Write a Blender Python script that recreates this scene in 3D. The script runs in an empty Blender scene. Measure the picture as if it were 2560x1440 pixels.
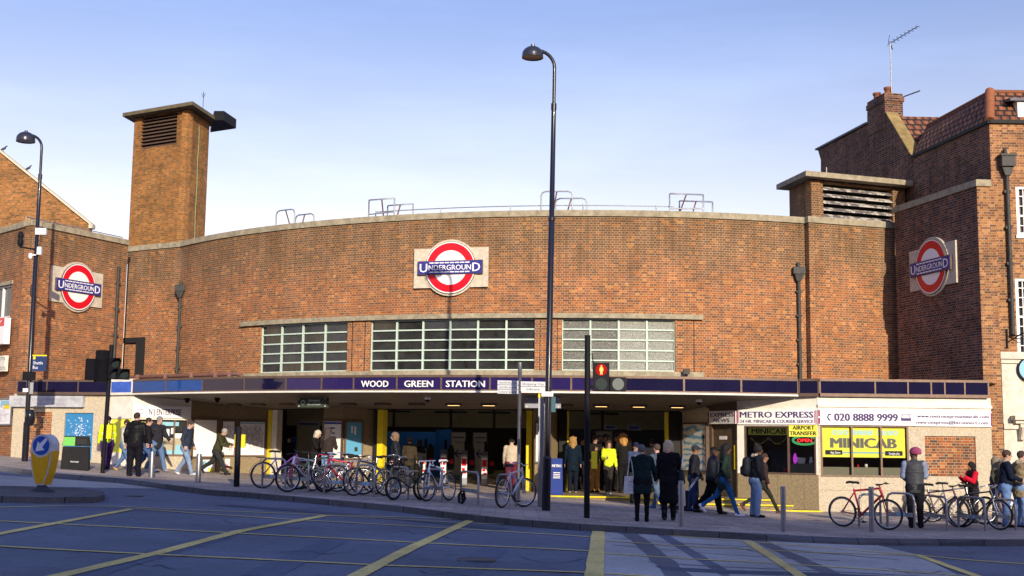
import bpy, math, random
import numpy as np
from mathutils import Vector, Matrix
random.seed(7)
SC = bpy.context.scene
# ------------------------------------------------------------ camera, sky, sun, exposure
F = 3100.0                       # focal length in pixels of the 2560 wide photograph
EYE = Vector((0, 0, 1.5))
PITCH = math.atan(386 / F); ROLL = 0.012
FW = Vector((0, math.cos(PITCH), math.sin(PITCH)))
UP = Vector((0, -math.sin(PITCH), math.cos(PITCH)))
RT = Vector((1, 0, 0))
cr, sr = math.cos(ROLL), math.sin(ROLL)
cam_x = RT * cr + UP * sr
cam_y = UP * cr - RT * sr
cam = bpy.data.objects.new('camera', bpy.data.cameras.new('camera'))
SC.collection.objects.link(cam)
cam.data.sensor_width = 36; cam.data.lens = F / 2560 * 36
cam.data.clip_end = 2000; cam.data.clip_start = 0.1
M = Matrix((cam_x, cam_y, -FW)).transposed().to_4x4(); M.translation = EYE
cam.matrix_world = M
SC.camera = cam
SUN_EL = 17.5
SUN_AZ = math.degrees(math.atan2(0.250, -0.968))       # towards the sun: right and behind the camera
w = bpy.data.worlds.new('World'); SC.world = w; w.use_nodes = True
nt = w.node_tree; bg = nt.nodes['Background']
sky = nt.nodes.new('ShaderNodeTexSky'); sky.sky_type = 'NISHITA'; sky.sun_disc = False
sky.sun_elevation = math.radians(SUN_EL); sky.sun_rotation = math.radians(SUN_AZ)
sky.altitude = 50; sky.air_density = 1.0; sky.dust_density = 0.6; sky.ozone_density = 2.2
tcw = nt.nodes.new('ShaderNodeTexCoord'); spw = nt.nodes.new('ShaderNodeSeparateXYZ'); nt.links.new(tcw.outputs['Generated'], spw.inputs[0])
rw = nt.nodes.new('ShaderNodeValToRGB'); nt.links.new(spw.outputs[2], rw.inputs[0])
TINT = [(.0, (1.42, .95, .84)), (.19, (1.34, .90, .80)), (.26, (1.16, .83, .79)), (.335, (.92, .745, .82)), (.6, (.95, .92, 1.35))]
while len(rw.color_ramp.elements) < len(TINT): rw.color_ramp.elements.new(.5)
for e_, (p_, c_) in zip(rw.color_ramp.elements, TINT): e_.position = p_; e_.color = tuple(x * .5 for x in c_) + (1,)
cn = nt.nodes.new('ShaderNodeTexNoise'); cn.inputs['Scale'].default_value = 2.2; cn.inputs['Detail'].default_value = 7; cn.inputs['Roughness'].default_value = .6
mpw = nt.nodes.new('ShaderNodeMapping'); mpw.inputs['Scale'].default_value = (1, 1, 5); mpw.inputs['Rotation'].default_value = (0, .35, 0); nt.links.new(tcw.outputs['Generated'], mpw.inputs[0]); nt.links.new(mpw.outputs[0], cn.inputs['Vector'])
cm = nt.nodes.new('ShaderNodeMapRange'); nt.links.new(cn.outputs[0], cm.inputs[0]); cm.inputs[1].default_value = .48; cm.inputs[2].default_value = .80; cm.inputs[3].default_value = 2.03; cm.inputs[4].default_value = 2.4
m1 = nt.nodes.new('ShaderNodeMix'); m1.data_type = 'RGBA'; m1.blend_type = 'MULTIPLY'; m1.inputs[0].default_value = 1; nt.links.new(sky.outputs[0], m1.inputs[6]); nt.links.new(rw.outputs[0], m1.inputs[7])
m2 = nt.nodes.new('ShaderNodeVectorMath'); m2.operation = 'SCALE'; nt.links.new(m1.outputs[2], m2.inputs[0]); nt.links.new(cm.outputs[0], m2.inputs['Scale'])
nt.links.new(m2.outputs[0], bg.inputs[0]); bg.inputs[1].default_value = 0.14
sun = bpy.data.objects.new('sun', bpy.data.lights.new('sun', 'SUN'))
SC.collection.objects.link(sun)
az = math.radians(SUN_AZ); el = math.radians(SUN_EL)
TO_SUN = Vector((math.sin(az) * math.cos(el), math.cos(az) * math.cos(el), math.sin(el)))
sun.rotation_euler = (-TO_SUN).to_track_quat('-Z', 'Y').to_euler()
sun.data.energy = 3.6; sun.data.angle = math.radians(0.5); sun.data.color = (1.0, 0.87, 0.68)
SC.view_settings.view_transform = 'Standard'; SC.view_settings.look = "None"
SC.view_settings.gamma = 1; SC.view_settings.exposure = 0.65
SC.cycles.max_bounces = 6
# ------------------------------------------------------------ helpers
COL = SC.collection
def ray(u, v):
    x = (u - 1280) * cr + (v - 720) * sr; y = -(u - 1280) * sr + (v - 720) * cr
    return (RT * x + FW * F - UP * y) / F
def atY(u, v, Y):
    d = ray(u, v); return EYE + d * (Y / d.y)
def gz(X):                                            # height of the sloping pavement
    xs = (-60, -20, -14.5, -10, -6, -2, 1, 3, 8, 14, 60)
    zs = (1.25, .95, .735, .42, .24, .11, -.01, -.13, -.31, -.33, -.33)
    return float(np.interp(X, xs, zs))
def onG(u, v, dz=0.0):                                # point of the pavement (dz=-.12 the road) seen at a pixel
    d = ray(u, v); z = gz(0)
    for _ in range(25):
        t = (EYE.z - (z + dz)) / -d.z if d.z < 0 else 200
        p = EYE + d * t; z = 0.5 * z + 0.5 * gz(p.x)
    return Vector((p.x, p.y, gz(p.x) + dz))
def tag(o, label=None, cat=None, group=None, kind=None):
    if label: o['label'] = label
    if cat: o['category'] = cat
    if group: o['group'] = group
    if kind: o['kind'] = kind
    return o
def thing(name, label, cat, loc=(0, 0, 0), rz=0, group=None, scale=1):
    o = bpy.data.objects.new(name, None); COL.objects.link(o)
    o.location = loc; o.rotation_euler = (0, 0, rz); o.scale = (scale,) * 3
    o.empty_display_size = .2
    return tag(o, label, cat, group)
class MB:
    def __init__(s): s.v = []; s.f = []; s.uv = []; s.mi = []; s.m = 0; s.smooth = []
    def face(s, pts, uv=None, smooth=False):
        b = len(s.v); s.v += [tuple(p) for p in pts]; s.f.append(tuple(range(b, b + len(pts))))
        if uv is None:
            a, bb, c = Vector(pts[0]), Vector(pts[1]), Vector(pts[2])
            n = (bb - a).cross(c - a)
            if n.length > 1e-9: n.normalize()
            if abs(n.z) > .8: uv = [(p[0], p[1]) for p in pts]
            else:
                t = Vector((-n.y, n.x, 0)); t = t.normalized() if t.length > 1e-6 else Vector((1, 0, 0))
                uv = [(p[0] * t.x + p[1] * t.y, p[2]) for p in pts]
        s.uv.append(uv); s.mi.append(s.m); s.smooth.append(smooth); return s
    def hexa(s, p):                                   # p: 8 points, bottom 4 (ccw from above) then top 4
        for q in ((3, 2, 1, 0), (4, 5, 6, 7), (0, 1, 5, 4), (1, 2, 6, 5), (2, 3, 7, 6), (3, 0, 4, 7)):
            s.face([p[i] for i in q])
        return s
    def box(s, x0, x1, y0, y1, z0, z1):
        return s.hexa([(x0, y0, z0), (x1, y0, z0), (x1, y1, z0), (x0, y1, z0), (x0, y0, z1), (x1, y0, z1), (x1, y1, z1), (x0, y1, z1)])
    def fbox(s, fr, a0, a1, b0, b1, d0, d1):          # box on a facade frame; d towards the viewer
        P = fr.p
        return s.hexa([P(a0, b0, d1), P(a1, b0, d1), P(a1, b0, d0), P(a0, b0, d0), P(a0, b1, d1), P(a1, b1, d1), P(a1, b1, d0), P(a0, b1, d0)])
    def prism(s, poly, z0, z1):                       # poly ccw from above, plan points
        n = len(poly)
        z0s = z0 if hasattr(z0, '__len__') else [z0] * n; z1s = z1 if hasattr(z1, '__len__') else [z1] * n
        s.face([(poly[i][0], poly[i][1], z1s[i]) for i in range(n)])
        s.face([(poly[i][0], poly[i][1], z0s[i]) for i in reversed(range(n))])
        for i in range(n):
            j = (i + 1) % n
            s.face([(poly[i][0], poly[i][1], z0s[i]), (poly[j][0], poly[j][1], z0s[j]), (poly[j][0], poly[j][1], z1s[j]), (poly[i][0], poly[i][1], z1s[i])])
        return s
    def fpoly(s, fr, ab, d0, d1):                     # ab ccw seen from the viewer, extruded d0..d1
        n = len(ab); P = fr.p
        s.face([P(a, b, d1) for a, b in ab]); s.face([P(a, b, d0) for a, b in reversed(ab)])
        for i in range(n):
            j = (i + 1) % n
            s.face([P(*ab[i], d0), P(*ab[j], d0), P(*ab[j], d1), P(*ab[i], d1)])
        return s
    def tube(s, pts, r, n=8, closed=False, caps=True, smooth=True):
        pts = [Vector(p) for p in pts]; m = len(pts)
        rs = r if hasattr(r, '__len__') else [r] * m
        rings = []; prev = None
        for i in range(m):
            if closed: t = pts[(i + 1) % m] - pts[i - 1]
            else: t = pts[min(i + 1, m - 1)] - pts[max(i - 1, 0)]
            t.normalize()
            if prev is None:
                ref = Vector((0, 0, 1)) if abs(t.z) < .9 else Vector((1, 0, 0))
                u = t.cross(ref).normalized()
            else: u = (prev - t * prev.dot(t)).normalized()
            prev = u; w_ = t.cross(u)
            rings.append([pts[i] + (u * math.cos(2 * math.pi * k / n) + w_ * math.sin(2 * math.pi * k / n)) * rs[i] for k in range(n)])
        b = len(s.v)
        for R in rings: s.v += [tuple(p) for p in R]
        for i in range(m if closed else m - 1):
            j = (i + 1) % m
            for k in range(n):
                l = (k + 1) % n
                s.f.append((b + i * n + k, b + j * n + k, b + j * n + l, b + i * n + l))
                s.uv.append([(k / n, i), (k / n, i + 1), ((k + 1) / n, i + 1), ((k + 1) / n, i)]); s.mi.append(s.m); s.smooth.append(smooth)
        if caps and not closed:
            for R, rev in ((rings[0], False), (rings[-1], True)):
                s.face(R[::-1] if not rev else R)
                if not rev: pass
        return s
    def lathe(s, prof, o=(0, 0, 0), n=20, ax=None, smooth=True):   # prof [(r,z)], around z at o
        o = Vector(o); b = len(s.v)
        for r, z in prof:
            for k in range(n):
                a = 2 * math.pi * k / n
                s.v.append((o.x + r * math.cos(a), o.y + r * math.sin(a), o.z + z))
        for i in range(len(prof) - 1):
            for k in range(n):
                l = (k + 1) % n
                s.f.append((b + i * n + k, b + i * n + l, b + (i + 1) * n + l, b + (i + 1) * n + k))
                s.uv.append([(k / n, prof[i][1]), ((k + 1) / n, prof[i][1]), ((k + 1) / n, prof[i + 1][1]), (k / n, prof[i + 1][1])]); s.mi.append(s.m); s.smooth.append(smooth)
        return s
    def disc(s, fr, a, b, r, d0, d1, n=40, ri=0):
        P = fr.p; c = [(math.cos(2 * math.pi * k / n), math.sin(2 * math.pi * k / n)) for k in range(n)]
        if ri == 0: return s.fpoly(fr, [(a + r * x, b + r * y) for x, y in c], d0, d1)
        for k in range(n):
            l = (k + 1) % n
            o0, o1 = (a + r * c[k][0], b + r * c[k][1]), (a + r * c[l][0], b + r * c[l][1])
            i0, i1 = (a + ri * c[k][0], b + ri * c[k][1]), (a + ri * c[l][0], b + ri * c[l][1])
            s.face([P(*i0, d1), P(*o0, d1), P(*o1, d1), P(*i1, d1)])
            s.face([P(*o0, d0), P(*o1, d0), P(*o1, d1), P(*o0, d1)])
            s.face([P(*i1, d0), P(*i0, d0), P(*i0, d1), P(*i1, d1)])
        return s
    def build(s, name, mat, parent=None, loc=None, weld=False):
        me = bpy.data.meshes.new(name); me.from_pydata(s.v, [], s.f)
        ul = me.uv_layers.new(name='UVMap').data
        flat = [c for f in s.uv for p in f for c in p]; ul.foreach_set('uv', flat)
        mats = mat if isinstance(mat, (list, tuple)) else [mat]
        for m in mats: me.materials.append(m)
        me.polygons.foreach_set('material_index', [min(i, len(mats) - 1) for i in s.mi])
        me.polygons.foreach_set('use_smooth', s.smooth)
        me.update()
        o = bpy.data.objects.new(name, me); COL.objects.link(o)
        if parent is not None: o.parent = parent
        if loc is not None: o.location = loc
        return o
class Frame:                                          # vertical facade plane through two plan points, left to right as seen
    def __init__(s, p0, p1, z=0):
        s.o = Vector((p0[0], p0[1], z)); r = Vector((p1[0] - p0[0], p1[1] - p0[1], 0)); s.L = r.length
        s.r = r.normalized(); s.n = Vector((s.r.y, -s.r.x, 0)); s.up = Vector((0, 0, 1))
    def p(s, a, b, d=0): return s.o + s.r * a + s.up * b + s.n * d
    def px(s, u, v):
        d = ray(u, v); t = (s.o - EYE).dot(s.n) / d.dot(s.n); q = EYE + d * t - s.o
        return q.dot(s.r), q.dot(s.up)
    def rect(s, u0, v0, u1, v1):                      # pixel rect -> a0,a1,b0,b1
        um, vm = (u0 + u1) / 2, (v0 + v1) / 2
        return s.px(u0, vm)[0], s.px(u1, vm)[0], s.px(um, v1)[1], s.px(um, v0)[1]
class LocalFrame(Frame):
    def __init__(s, o, r, up, n): s.o = Vector(o); s.r = Vector(r).normalized(); s.up = Vector(up).normalized(); s.n = Vector(n).normalized(); s.L = 1
def gridwall(mb, P, as_, bs, solid, d0, d1):
    na, nb = len(as_) - 1, len(bs) - 1
    S = lambda i, j: 0 <= i < na and 0 <= j < nb and solid((as_[i] + as_[i + 1]) / 2, (bs[j] + bs[j + 1]) / 2)
    for i in range(na):
        for j in range(nb):
            if not S(i, j): continue
            a0, a1, b0, b1 = as_[i], as_[i + 1], bs[j], bs[j + 1]
            mb.face([P(a0, b0, d1), P(a1, b0, d1), P(a1, b1, d1), P(a0, b1, d1)], [(a0, b0), (a1, b0), (a1, b1), (a0, b1)])
            mb.face([P(a1, b0, d0), P(a0, b0, d0), P(a0, b1, d0), P(a1, b1, d0)])
            if not S(i - 1, j): mb.face([P(a0, b0, d0), P(a0, b0, d1), P(a0, b1, d1), P(a0, b1, d0)], [(d0, b0), (d1, b0), (d1, b1), (d0, b1)])
            if not S(i + 1, j): mb.face([P(a1, b0, d1), P(a1, b0, d0), P(a1, b1, d0), P(a1, b1, d1)], [(d1, b0), (d0, b0), (d0, b1), (d1, b1)])
            if not S(i, j - 1): mb.face([P(a0, b0, d0), P(a1, b0, d0), P(a1, b0, d1), P(a0, b0, d1)])
            if not S(i, j + 1): mb.face([P(a0, b1, d1), P(a1, b1, d1), P(a1, b1, d0), P(a0, b1, d0)])
    return mb
def holes_wall(mb, fr, a0, a1, b0, b1, holes, d0, d1):
    as_ = sorted({a0, a1, *[h[0] for h in holes], *[h[1] for h in holes]}); bs = sorted({b0, b1, *[h[2] for h in holes], *[h[3] for h in holes]})
    as_ = [a for a in as_ if a0 <= a <= a1]; bs = [b for b in bs if b0 <= b <= b1]
    return gridwall(mb, fr.p, as_, bs, lambda a, b: not any(h[0] < a < h[1] and h[2] < b < h[3] for h in holes), d0, d1)
def glyphs(txt, bold=0.0, res=2, spacing=1.0):
    cu = bpy.data.curves.new('t', 'FONT'); cu.body = txt; cu.offset = bold; cu.resolution_u = res; cu.space_character = spacing; cu.align_x = 'LEFT'
    o = bpy.data.objects.new('t', cu); COL.objects.link(o)
    dg = bpy.context.evaluated_depsgraph_get(); me = bpy.data.meshes.new_from_object(o.evaluated_get(dg))
    vs = [v.co.copy() for v in me.vertices]; fs = [tuple(p.vertices) for p in me.polygons]
    bpy.data.objects.remove(o); bpy.data.curves.remove(cu); bpy.data.meshes.remove(me)
    return vs, fs
def put_text(mb, txt, fr, a, b, h, d, width=None, bold=0.0, align='C', shear=0):
    vs, fs = glyphs(txt, 0)
    if not vs: return
    ref_h = .729; x0 = min(v.x for v in vs); x1 = max(v.x for v in vs)
    sy = h / ref_h; sx = sy if width is None else width / (x1 - x0)
    wd = (x1 - x0) * sx; off = {'C': -wd / 2, 'L': 0, 'R': -wd}[align]
    for k, s_ in enumerate((0,) if bold < .005 else (0, -1.3 * bold * sy, 1.3 * bold * sy)):
        base = len(mb.v)
        for v in vs: mb.v.append(tuple(fr.p(a + off + (v.x - x0) * sx + s_, b + v.y * sy, d + k * .0012)))
        for f in fs:
            mb.f.append(tuple(base + i for i in f)); mb.uv.append([(0, 0)] * len(f)); mb.mi.append(mb.m); mb.smooth.append(False)
# ------------------------------------------------------------ materials
def mat(name, col=(.5, .5, .5), rough=.6, metal=0, noise=0, nscale=8, bump=0, bscale=40, emit=None, estr=1, spec=.22, alpha=None, trans=0, coat=0):
    m = bpy.data.materials.new(name); m.use_nodes = True; n = m.node_tree; b = n.nodes['Principled BSDF']
    b.inputs['Base Color'].default_value = (*col, 1); b.inputs['Roughness'].default_value = rough
    b.inputs['Metallic'].default_value = metal; b.inputs['Specular IOR Level'].default_value = spec
    b.inputs['Coat Weight'].default_value = coat
    if trans: b.inputs['Transmission Weight'].default_value = trans
    if emit: b.inputs['Emission Color'].default_value = (*emit, 1); b.inputs['Emission Strength'].default_value = estr
    if noise or bump:
        tc = n.nodes.new('ShaderNodeTexCoord'); src = tc.outputs['Object']
        if noise:
            t = n.nodes.new('ShaderNodeTexNoise'); t.inputs['Scale'].default_value = nscale; t.inputs['Detail'].default_value = 6; t.inputs['Roughness'].default_value = .65
            n.links.new(src, t.inputs['Vector'])
            r = n.nodes.new('ShaderNodeMapRange'); r.inputs[1].default_value = .3; r.inputs[2].default_value = .7
            r.inputs[3].default_value = 1 - noise; r.inputs[4].default_value = 1 + noise * .6; n.links.new(t.outputs[0], r.inputs[0])
            mx = n.nodes.new('ShaderNodeVectorMath'); mx.operation = 'SCALE'; mx.inputs[0].default_value = col
            n.links.new(r.outputs[0], mx.inputs['Scale']); n.links.new(mx.outputs[0], b.inputs['Base Color'])
        if bump:
            t = n.nodes.new('ShaderNodeTexNoise'); t.inputs['Scale'].default_value = bscale; t.inputs['Detail'].default_value = 4
            n.links.new(src, t.inputs['Vector']); bp = n.nodes.new('ShaderNodeBump'); bp.inputs['Strength'].default_value = bump; bp.inputs['Distance'].default_value = .02
            n.links.new(t.outputs[0], bp.inputs['Height']); n.links.new(bp.outputs[0], b.inputs['Normal'])
    return m
def mixrgb(n, fac, a, b, mode='MIX'):
    x = n.nodes.new('ShaderNodeMix'); x.data_type = 'RGBA'; x.blend_type = mode
    for s, val in ((x.inputs[0], fac), (x.inputs[6], a), (x.inputs[7], b)):
        if isinstance(val, bpy.types.NodeSocket): n.links.new(val, s)
        elif isinstance(val, tuple): s.default_value = (*val, 1) if len(val) == 3 else val
        else: s.default_value = val
    return x.outputs[2]
def ramp(n, src, stops):
    r = n.nodes.new('ShaderNodeValToRGB'); e = r.color_ramp.elements
    while len(e) < len(stops): e.new(.5)
    for k, (p, c) in enumerate(stops): e[k].position = p; e[k].color = (*c, 1)
    n.links.new(src, r.inputs[0]); return r.outputs[0]
def tnoise(n, vec, scale, detail=5, rough=.6):
    t = n.nodes.new('ShaderNodeTexNoise'); t.inputs['Scale'].default_value = scale; t.inputs['Detail'].default_value = detail; t.inputs['Roughness'].default_value = rough
    n.links.new(vec, t.inputs['Vector']); return t.outputs[0]
def brick(name, stops, mortar=(.42, .36, .26), mortar2=None, zlo=None, top_stops=None, course=.075, soot=.35, mean=None, streak=0):
    m = bpy.data.materials.new(name); m.use_nodes = True; n = m.node_tree; b = n.nodes['Principled BSDF']
    uv = n.nodes.new('ShaderNodeUVMap').outputs[0]
    # slight wobble of the courses
    nz = n.nodes.new('ShaderNodeTexNoise'); nz.inputs['Scale'].default_value = 1.3; n.links.new(uv, nz.inputs['Vector'])
    sub = n.nodes.new('ShaderNodeVectorMath'); sub.operation = 'SUBTRACT'; n.links.new(nz.outputs[1], sub.inputs[0]); sub.inputs[1].default_value = (.5, .5, .5)
    sc = n.nodes.new('ShaderNodeVectorMath'); sc.operation = 'SCALE'; sc.inputs['Scale'].default_value = .02; n.links.new(sub.outputs[0], sc.inputs[0])
    ad = n.nodes.new('ShaderNodeVectorMath'); ad.operation = 'ADD'; n.links.new(uv, ad.inputs[0]); n.links.new(sc.outputs[0], ad.inputs[1])
    uvw = ad.outputs[0]
    def mth(op, x, y=None, z=None):
        q = n.nodes.new('ShaderNodeMath'); q.operation = op
        for s_, v_ in zip(q.inputs, (x, y, z)):
            if v_ is None: continue
            if isinstance(v_, bpy.types.NodeSocket): n.links.new(v_, s_)
            else: s_.default_value = v_
        return q.outputs[0]
    sp0 = n.nodes.new('ShaderNodeSeparateXYZ'); n.links.new(uvw, sp0.inputs[0]); U, V = sp0.outputs[0], sp0.outputs[1]
    vr = mth('DIVIDE', V, course); row = mth('FLOOR', vr); fv = mth('SUBTRACT', vr, row)
    par = mth('FLOORED_MODULO', row, 2.0)                # 1 = stretcher course, 0 = header course (English bond)
    wd = mth('MULTIPLY_ADD', par, .1125, .1125)
    off = mth('MULTIPLY_ADD', par, .05625, 0.0)
    uu = mth('DIVIDE', mth('ADD', U, mth('ADD', off, 50.0)), wd); cell = mth('FLOOR', uu); fu = mth('SUBTRACT', uu, cell)
    du = mth('MULTIPLY', mth('MINIMUM', fu, mth('SUBTRACT', 1.0, fu)), wd)
    dv = mth('MULTIPLY', mth('MINIMUM', fv, mth('SUBTRACT', 1.0, fv)), course)
    dist = mth('MINIMUM', du, dv)
    mk = n.nodes.new('ShaderNodeMapRange'); n.links.new(dist, mk.inputs[0]); mk.inputs[1].default_value = .0028; mk.inputs[2].default_value = .0068; mk.inputs[3].default_value = 1; mk.inputs[4].default_value = 0
    cb = n.nodes.new('ShaderNodeCombineXYZ'); n.links.new(cell, cb.inputs[0]); n.links.new(row, cb.inputs[1])
    wn_ = n.nodes.new('ShaderNodeTexWhiteNoise'); wn_.noise_dimensions = '3D'; n.links.new(cb.outputs[0], wn_.inputs['Vector'])
    class T_: outputs = (wn_.outputs['Value'], mk.outputs[0])
    t = T_
    big = tnoise(n, uv, .55, 4); fine = tnoise(n, uv, 5, 6)
    add = n.nodes.new('ShaderNodeMath'); add.operation = 'MULTIPLY_ADD'; n.links.new(fine, add.inputs[0]); add.inputs[1].default_value = .25; add.inputs[2].default_value = -.125
    rnd = n.nodes.new('ShaderNodeMath'); rnd.operation = 'ADD'; n.links.new(t.outputs[0], rnd.inputs[0]); n.links.new(add.outputs[0], rnd.inputs[1])
    c = ramp(n, rnd.outputs[0], stops)
    if top_stops:
        c2 = ramp(n, rnd.outputs[0], top_stops)
        sp = n.nodes.new('ShaderNodeSeparateXYZ'); n.links.new(uv, sp.inputs[0])
        zz = n.nodes.new('ShaderNodeMath'); zz.operation = 'MULTIPLY_ADD'; n.links.new(big, zz.inputs[0]); zz.inputs[1].default_value = 2.4; n.links.new(sp.outputs[1], zz.inputs[2])
        mr = n.nodes.new('ShaderNodeMapRange'); n.links.new(zz.outputs[0], mr.inputs[0]); mr.inputs[1].default_value = zlo + .7; mr.inputs[2].default_value = zlo + 1.9
        c = mixrgb(n, mr.outputs[0], c, c2)
    md = tnoise(n, uv, 1.1, 6)
    mr2 = n.nodes.new('ShaderNodeMapRange'); n.links.new(md, mr2.inputs[0]); mr2.inputs[1].default_value = .35; mr2.inputs[2].default_value = .72; mr2.inputs[3].default_value = 1.12; mr2.inputs[4].default_value = 1 - soot
    mc = mixrgb(n, big, mortar, mortar2 or mortar)
    c = mixrgb(n, .28, c, mean) if mean else c
    c = mixrgb(n, t.outputs[1], c, mc)
    hs = n.nodes.new('ShaderNodeVectorMath'); hs.operation = 'SCALE'; n.links.new(c, hs.inputs[0]); n.links.new(mr2.outputs[0], hs.inputs['Scale'])
    out = hs.outputs[0]
    if streak:                                        # rain streaks and soot running down from the coping
        mp = n.nodes.new('ShaderNodeMapping'); mp.inputs['Scale'].default_value = (1.5, .16, 1); n.links.new(uv, mp.inputs[0]); sn = tnoise(n, mp.outputs[0], 1.0, 6, .7)
        sp9 = n.nodes.new('ShaderNodeSeparateXYZ'); n.links.new(uv, sp9.inputs[0]); zt = n.nodes.new('ShaderNodeMapRange'); n.links.new(sp9.outputs[1], zt.inputs[0]); zt.inputs[1].default_value = streak - 3.2; zt.inputs[2].default_value = streak; zt.inputs[3].default_value = -.10; zt.inputs[4].default_value = .16
        sa = n.nodes.new('ShaderNodeMath'); sa.operation = 'ADD'; n.links.new(sn, sa.inputs[0]); n.links.new(zt.outputs[0], sa.inputs[1])
        sr_ = ramp(n, sa.outputs[0], [(.50, (1, 1, 1)), (.68, (.80, .78, .74)), (.88, (.62, .59, .54))]); out = mixrgb(n, 1.0, out, sr_, 'MULTIPLY')
    n.links.new(out, b.inputs['Base Color']); b.inputs['Roughness'].default_value = .9; b.inputs['Specular IOR Level'].default_value = .25
    bp = n.nodes.new('ShaderNodeBump'); bp.invert = True; bp.inputs['Strength'].default_value = .35; bp.inputs['Distance'].default_value = .008
    n.links.new(t.outputs[1], bp.inputs['Height']); n.links.new(bp.outputs[0], b.inputs['Normal'])
    return m
RED = [(0, (.11, .060, .036)), (.2, (.17, .075, .036)), (.42, (.28, .092, .028)), (.58, (.36, .110, .026)), (.68, (.20, .10, .052)), (.86, (.39, .118, .026)), (.95, (.46, .17, .045)), (1, (.55, .25, .07))]
BRN = [(0, (.085, .058, .034)), (.3, (.12, .072, .034)), (.55, (.16, .085, .035)), (.75, (.13, .085, .045)), (.93, (.28, .11, .035)), (1, (.42, .20, .05))]
YEL = [(0, (.12, .065, .028)), (.3, (.19, .090, .028)), (.55, (.27, .115, .030)), (.8, (.34, .130, .034)), (1, (.42, .19, .05))]
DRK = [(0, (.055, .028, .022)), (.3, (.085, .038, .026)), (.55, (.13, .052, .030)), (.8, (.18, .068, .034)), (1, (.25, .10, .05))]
MT = {}
MT['brick'] = brick('brick_red', RED, (.50, .38, .24), (.44, .34, .22), 7.0, BRN, soot=.25, mean=(.255, .105, .042), streak=8.7)
MT['brick_left'] = brick('brick_left_wing', RED, (.42, .30, .19), None, 7.4, BRN, soot=.3, mean=(.255, .105, .042), streak=8.7)
MT['brick_tower'] = brick('brick_tower', YEL, (.36, .24, .12), None, soot=.35, mean=(.25, .12, .03), streak=13.6)
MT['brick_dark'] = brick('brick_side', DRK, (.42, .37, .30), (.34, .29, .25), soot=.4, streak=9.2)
MT['brick_shop'] = brick('brick_shop', RED, (.50, .42, .30), course=.0775)
MT['brick_nb'] = brick('brick_neighbour', [(0, (.12, .06, .035)), (.4, (.24, .10, .045)), (.8, (.34, .145, .055)), (1, (.42, .21, .08))], (.42, .33, .20))
MT['brick_gable'] = brick('brick_gable', YEL[:3] + [(.8, (.30, .125, .04)), (1, (.40, .17, .05))], (.32, .23, .12))
MT['capedge'] = mat('mossy_slab', (.13, .11, .065), .9, noise=.4, nscale=4)
MT['coping'] = mat('concrete_coping', (.33, .29, .20), .9, noise=.4, nscale=5, bump=.3)
MT['stone'] = mat('stone', (.56, .50, .38), .85, noise=.25, nscale=7, bump=.2)
MT['portland'] = mat('portland_stone', (.62, .58, .48), .8, noise=.25, nscale=3, bump=.25, bscale=20)
MT['granite'] = mat('granite_cladding', (.50, .43, .31), .75, noise=.35, nscale=22, bump=.1)
MT['granite_d'] = mat('granite_cladding_brown', (.26, .20, .115), .7, noise=.4, nscale=22, bump=.1)
MT['black'] = mat('black_paint', (.009, .009, .012), .6, spec=.12, noise=.3, nscale=6)
MT['blackm'] = mat('black_matt', (.02, .02, .02), .7)
MT['lampblack'] = mat('lamp_black', (.012, .012, .018), .22, coat=.3)
MT['iron'] = mat('iron_pipe', (.05, .05, .048), .55, noise=.4, nscale=9)
MT['mint'] = mat('mint_paint', (.50, .62, .53), .5, noise=.12, nscale=12)
MT['white'] = mat('white_paint', (.78, .77, .74), .5, noise=.08, nscale=9)
MT['cream'] = mat('cream_render', (.74, .70, .60), .6, noise=.15, nscale=4)
MT['offwhite'] = mat('sign_white', (.80, .80, .80), .35)
MT['red'] = mat('enamel_red', (.62, .008, .02), .22, coat=.15)
MT['blue'] = mat('enamel_blue', (.035, .035, .22), .25, coat=.15)
MT['enwhite'] = mat('enamel_white', (.82, .82, .80), .25, coat=.15)
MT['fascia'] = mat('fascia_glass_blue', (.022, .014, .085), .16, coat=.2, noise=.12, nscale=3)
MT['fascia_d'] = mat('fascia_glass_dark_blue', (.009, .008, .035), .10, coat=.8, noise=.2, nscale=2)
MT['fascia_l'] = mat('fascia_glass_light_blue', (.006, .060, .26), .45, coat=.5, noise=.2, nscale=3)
MT['bronze'] = mat('bronze_frame', (.15, .10, .075), .45, metal=.3, noise=.25, nscale=8)
MT['soffit'] = mat('soffit_boards', (.16, .13, .105), .6, noise=.2, nscale=3)
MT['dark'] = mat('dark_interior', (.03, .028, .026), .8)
MT['tile'] = mat('interior_tiles', (.40, .36, .26), .5, noise=.15, nscale=4)
MT['yellow'] = mat('yellow_paint', (.80, .62, .02), .5, noise=.15, nscale=12)
MT['yellowsign'] = mat('yellow_sign', (.85, .80, .10), .4)
MT['dgreyink'] = mat('dark_grey_ink', (.10, .10, .08), .6)
MT['steel'] = mat('brushed_steel', (.27, .28, .31), .38, metal=.8, noise=.15, nscale=20)
MT['galv'] = mat('galvanised_steel', (.36, .37, .38), .5, metal=.6, noise=.35, nscale=15)
MT['rust'] = mat('rusty_steel', (.20, .10, .08), .8, noise=.4, nscale=14)
MT['purpleink'] = mat('purple_ink', (.055, .03, .13), .5)
MT['redink'] = mat('maroon_ink', (.30, .02, .08), .5)
MT['oldsign'] = mat('shade_greyed_sign', (.44, .45, .47), .5, noise=.3, nscale=4)  # faded white board, its shadows put into the grey colour
MT['ink'] = mat('black_ink', (.02, .02, .02), .5)
MT['greyink'] = mat('grey_ink', (.30, .30, .36), .5)
MT['blueink'] = mat('blue_ink', (.03, .05, .35), .5)
MT['lblue'] = mat('light_blue_ink', (.25, .50, .62), .5)
MT['hoard'] = mat('blue_hoarding', (.012, .10, .42), .5, noise=.1)
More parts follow.
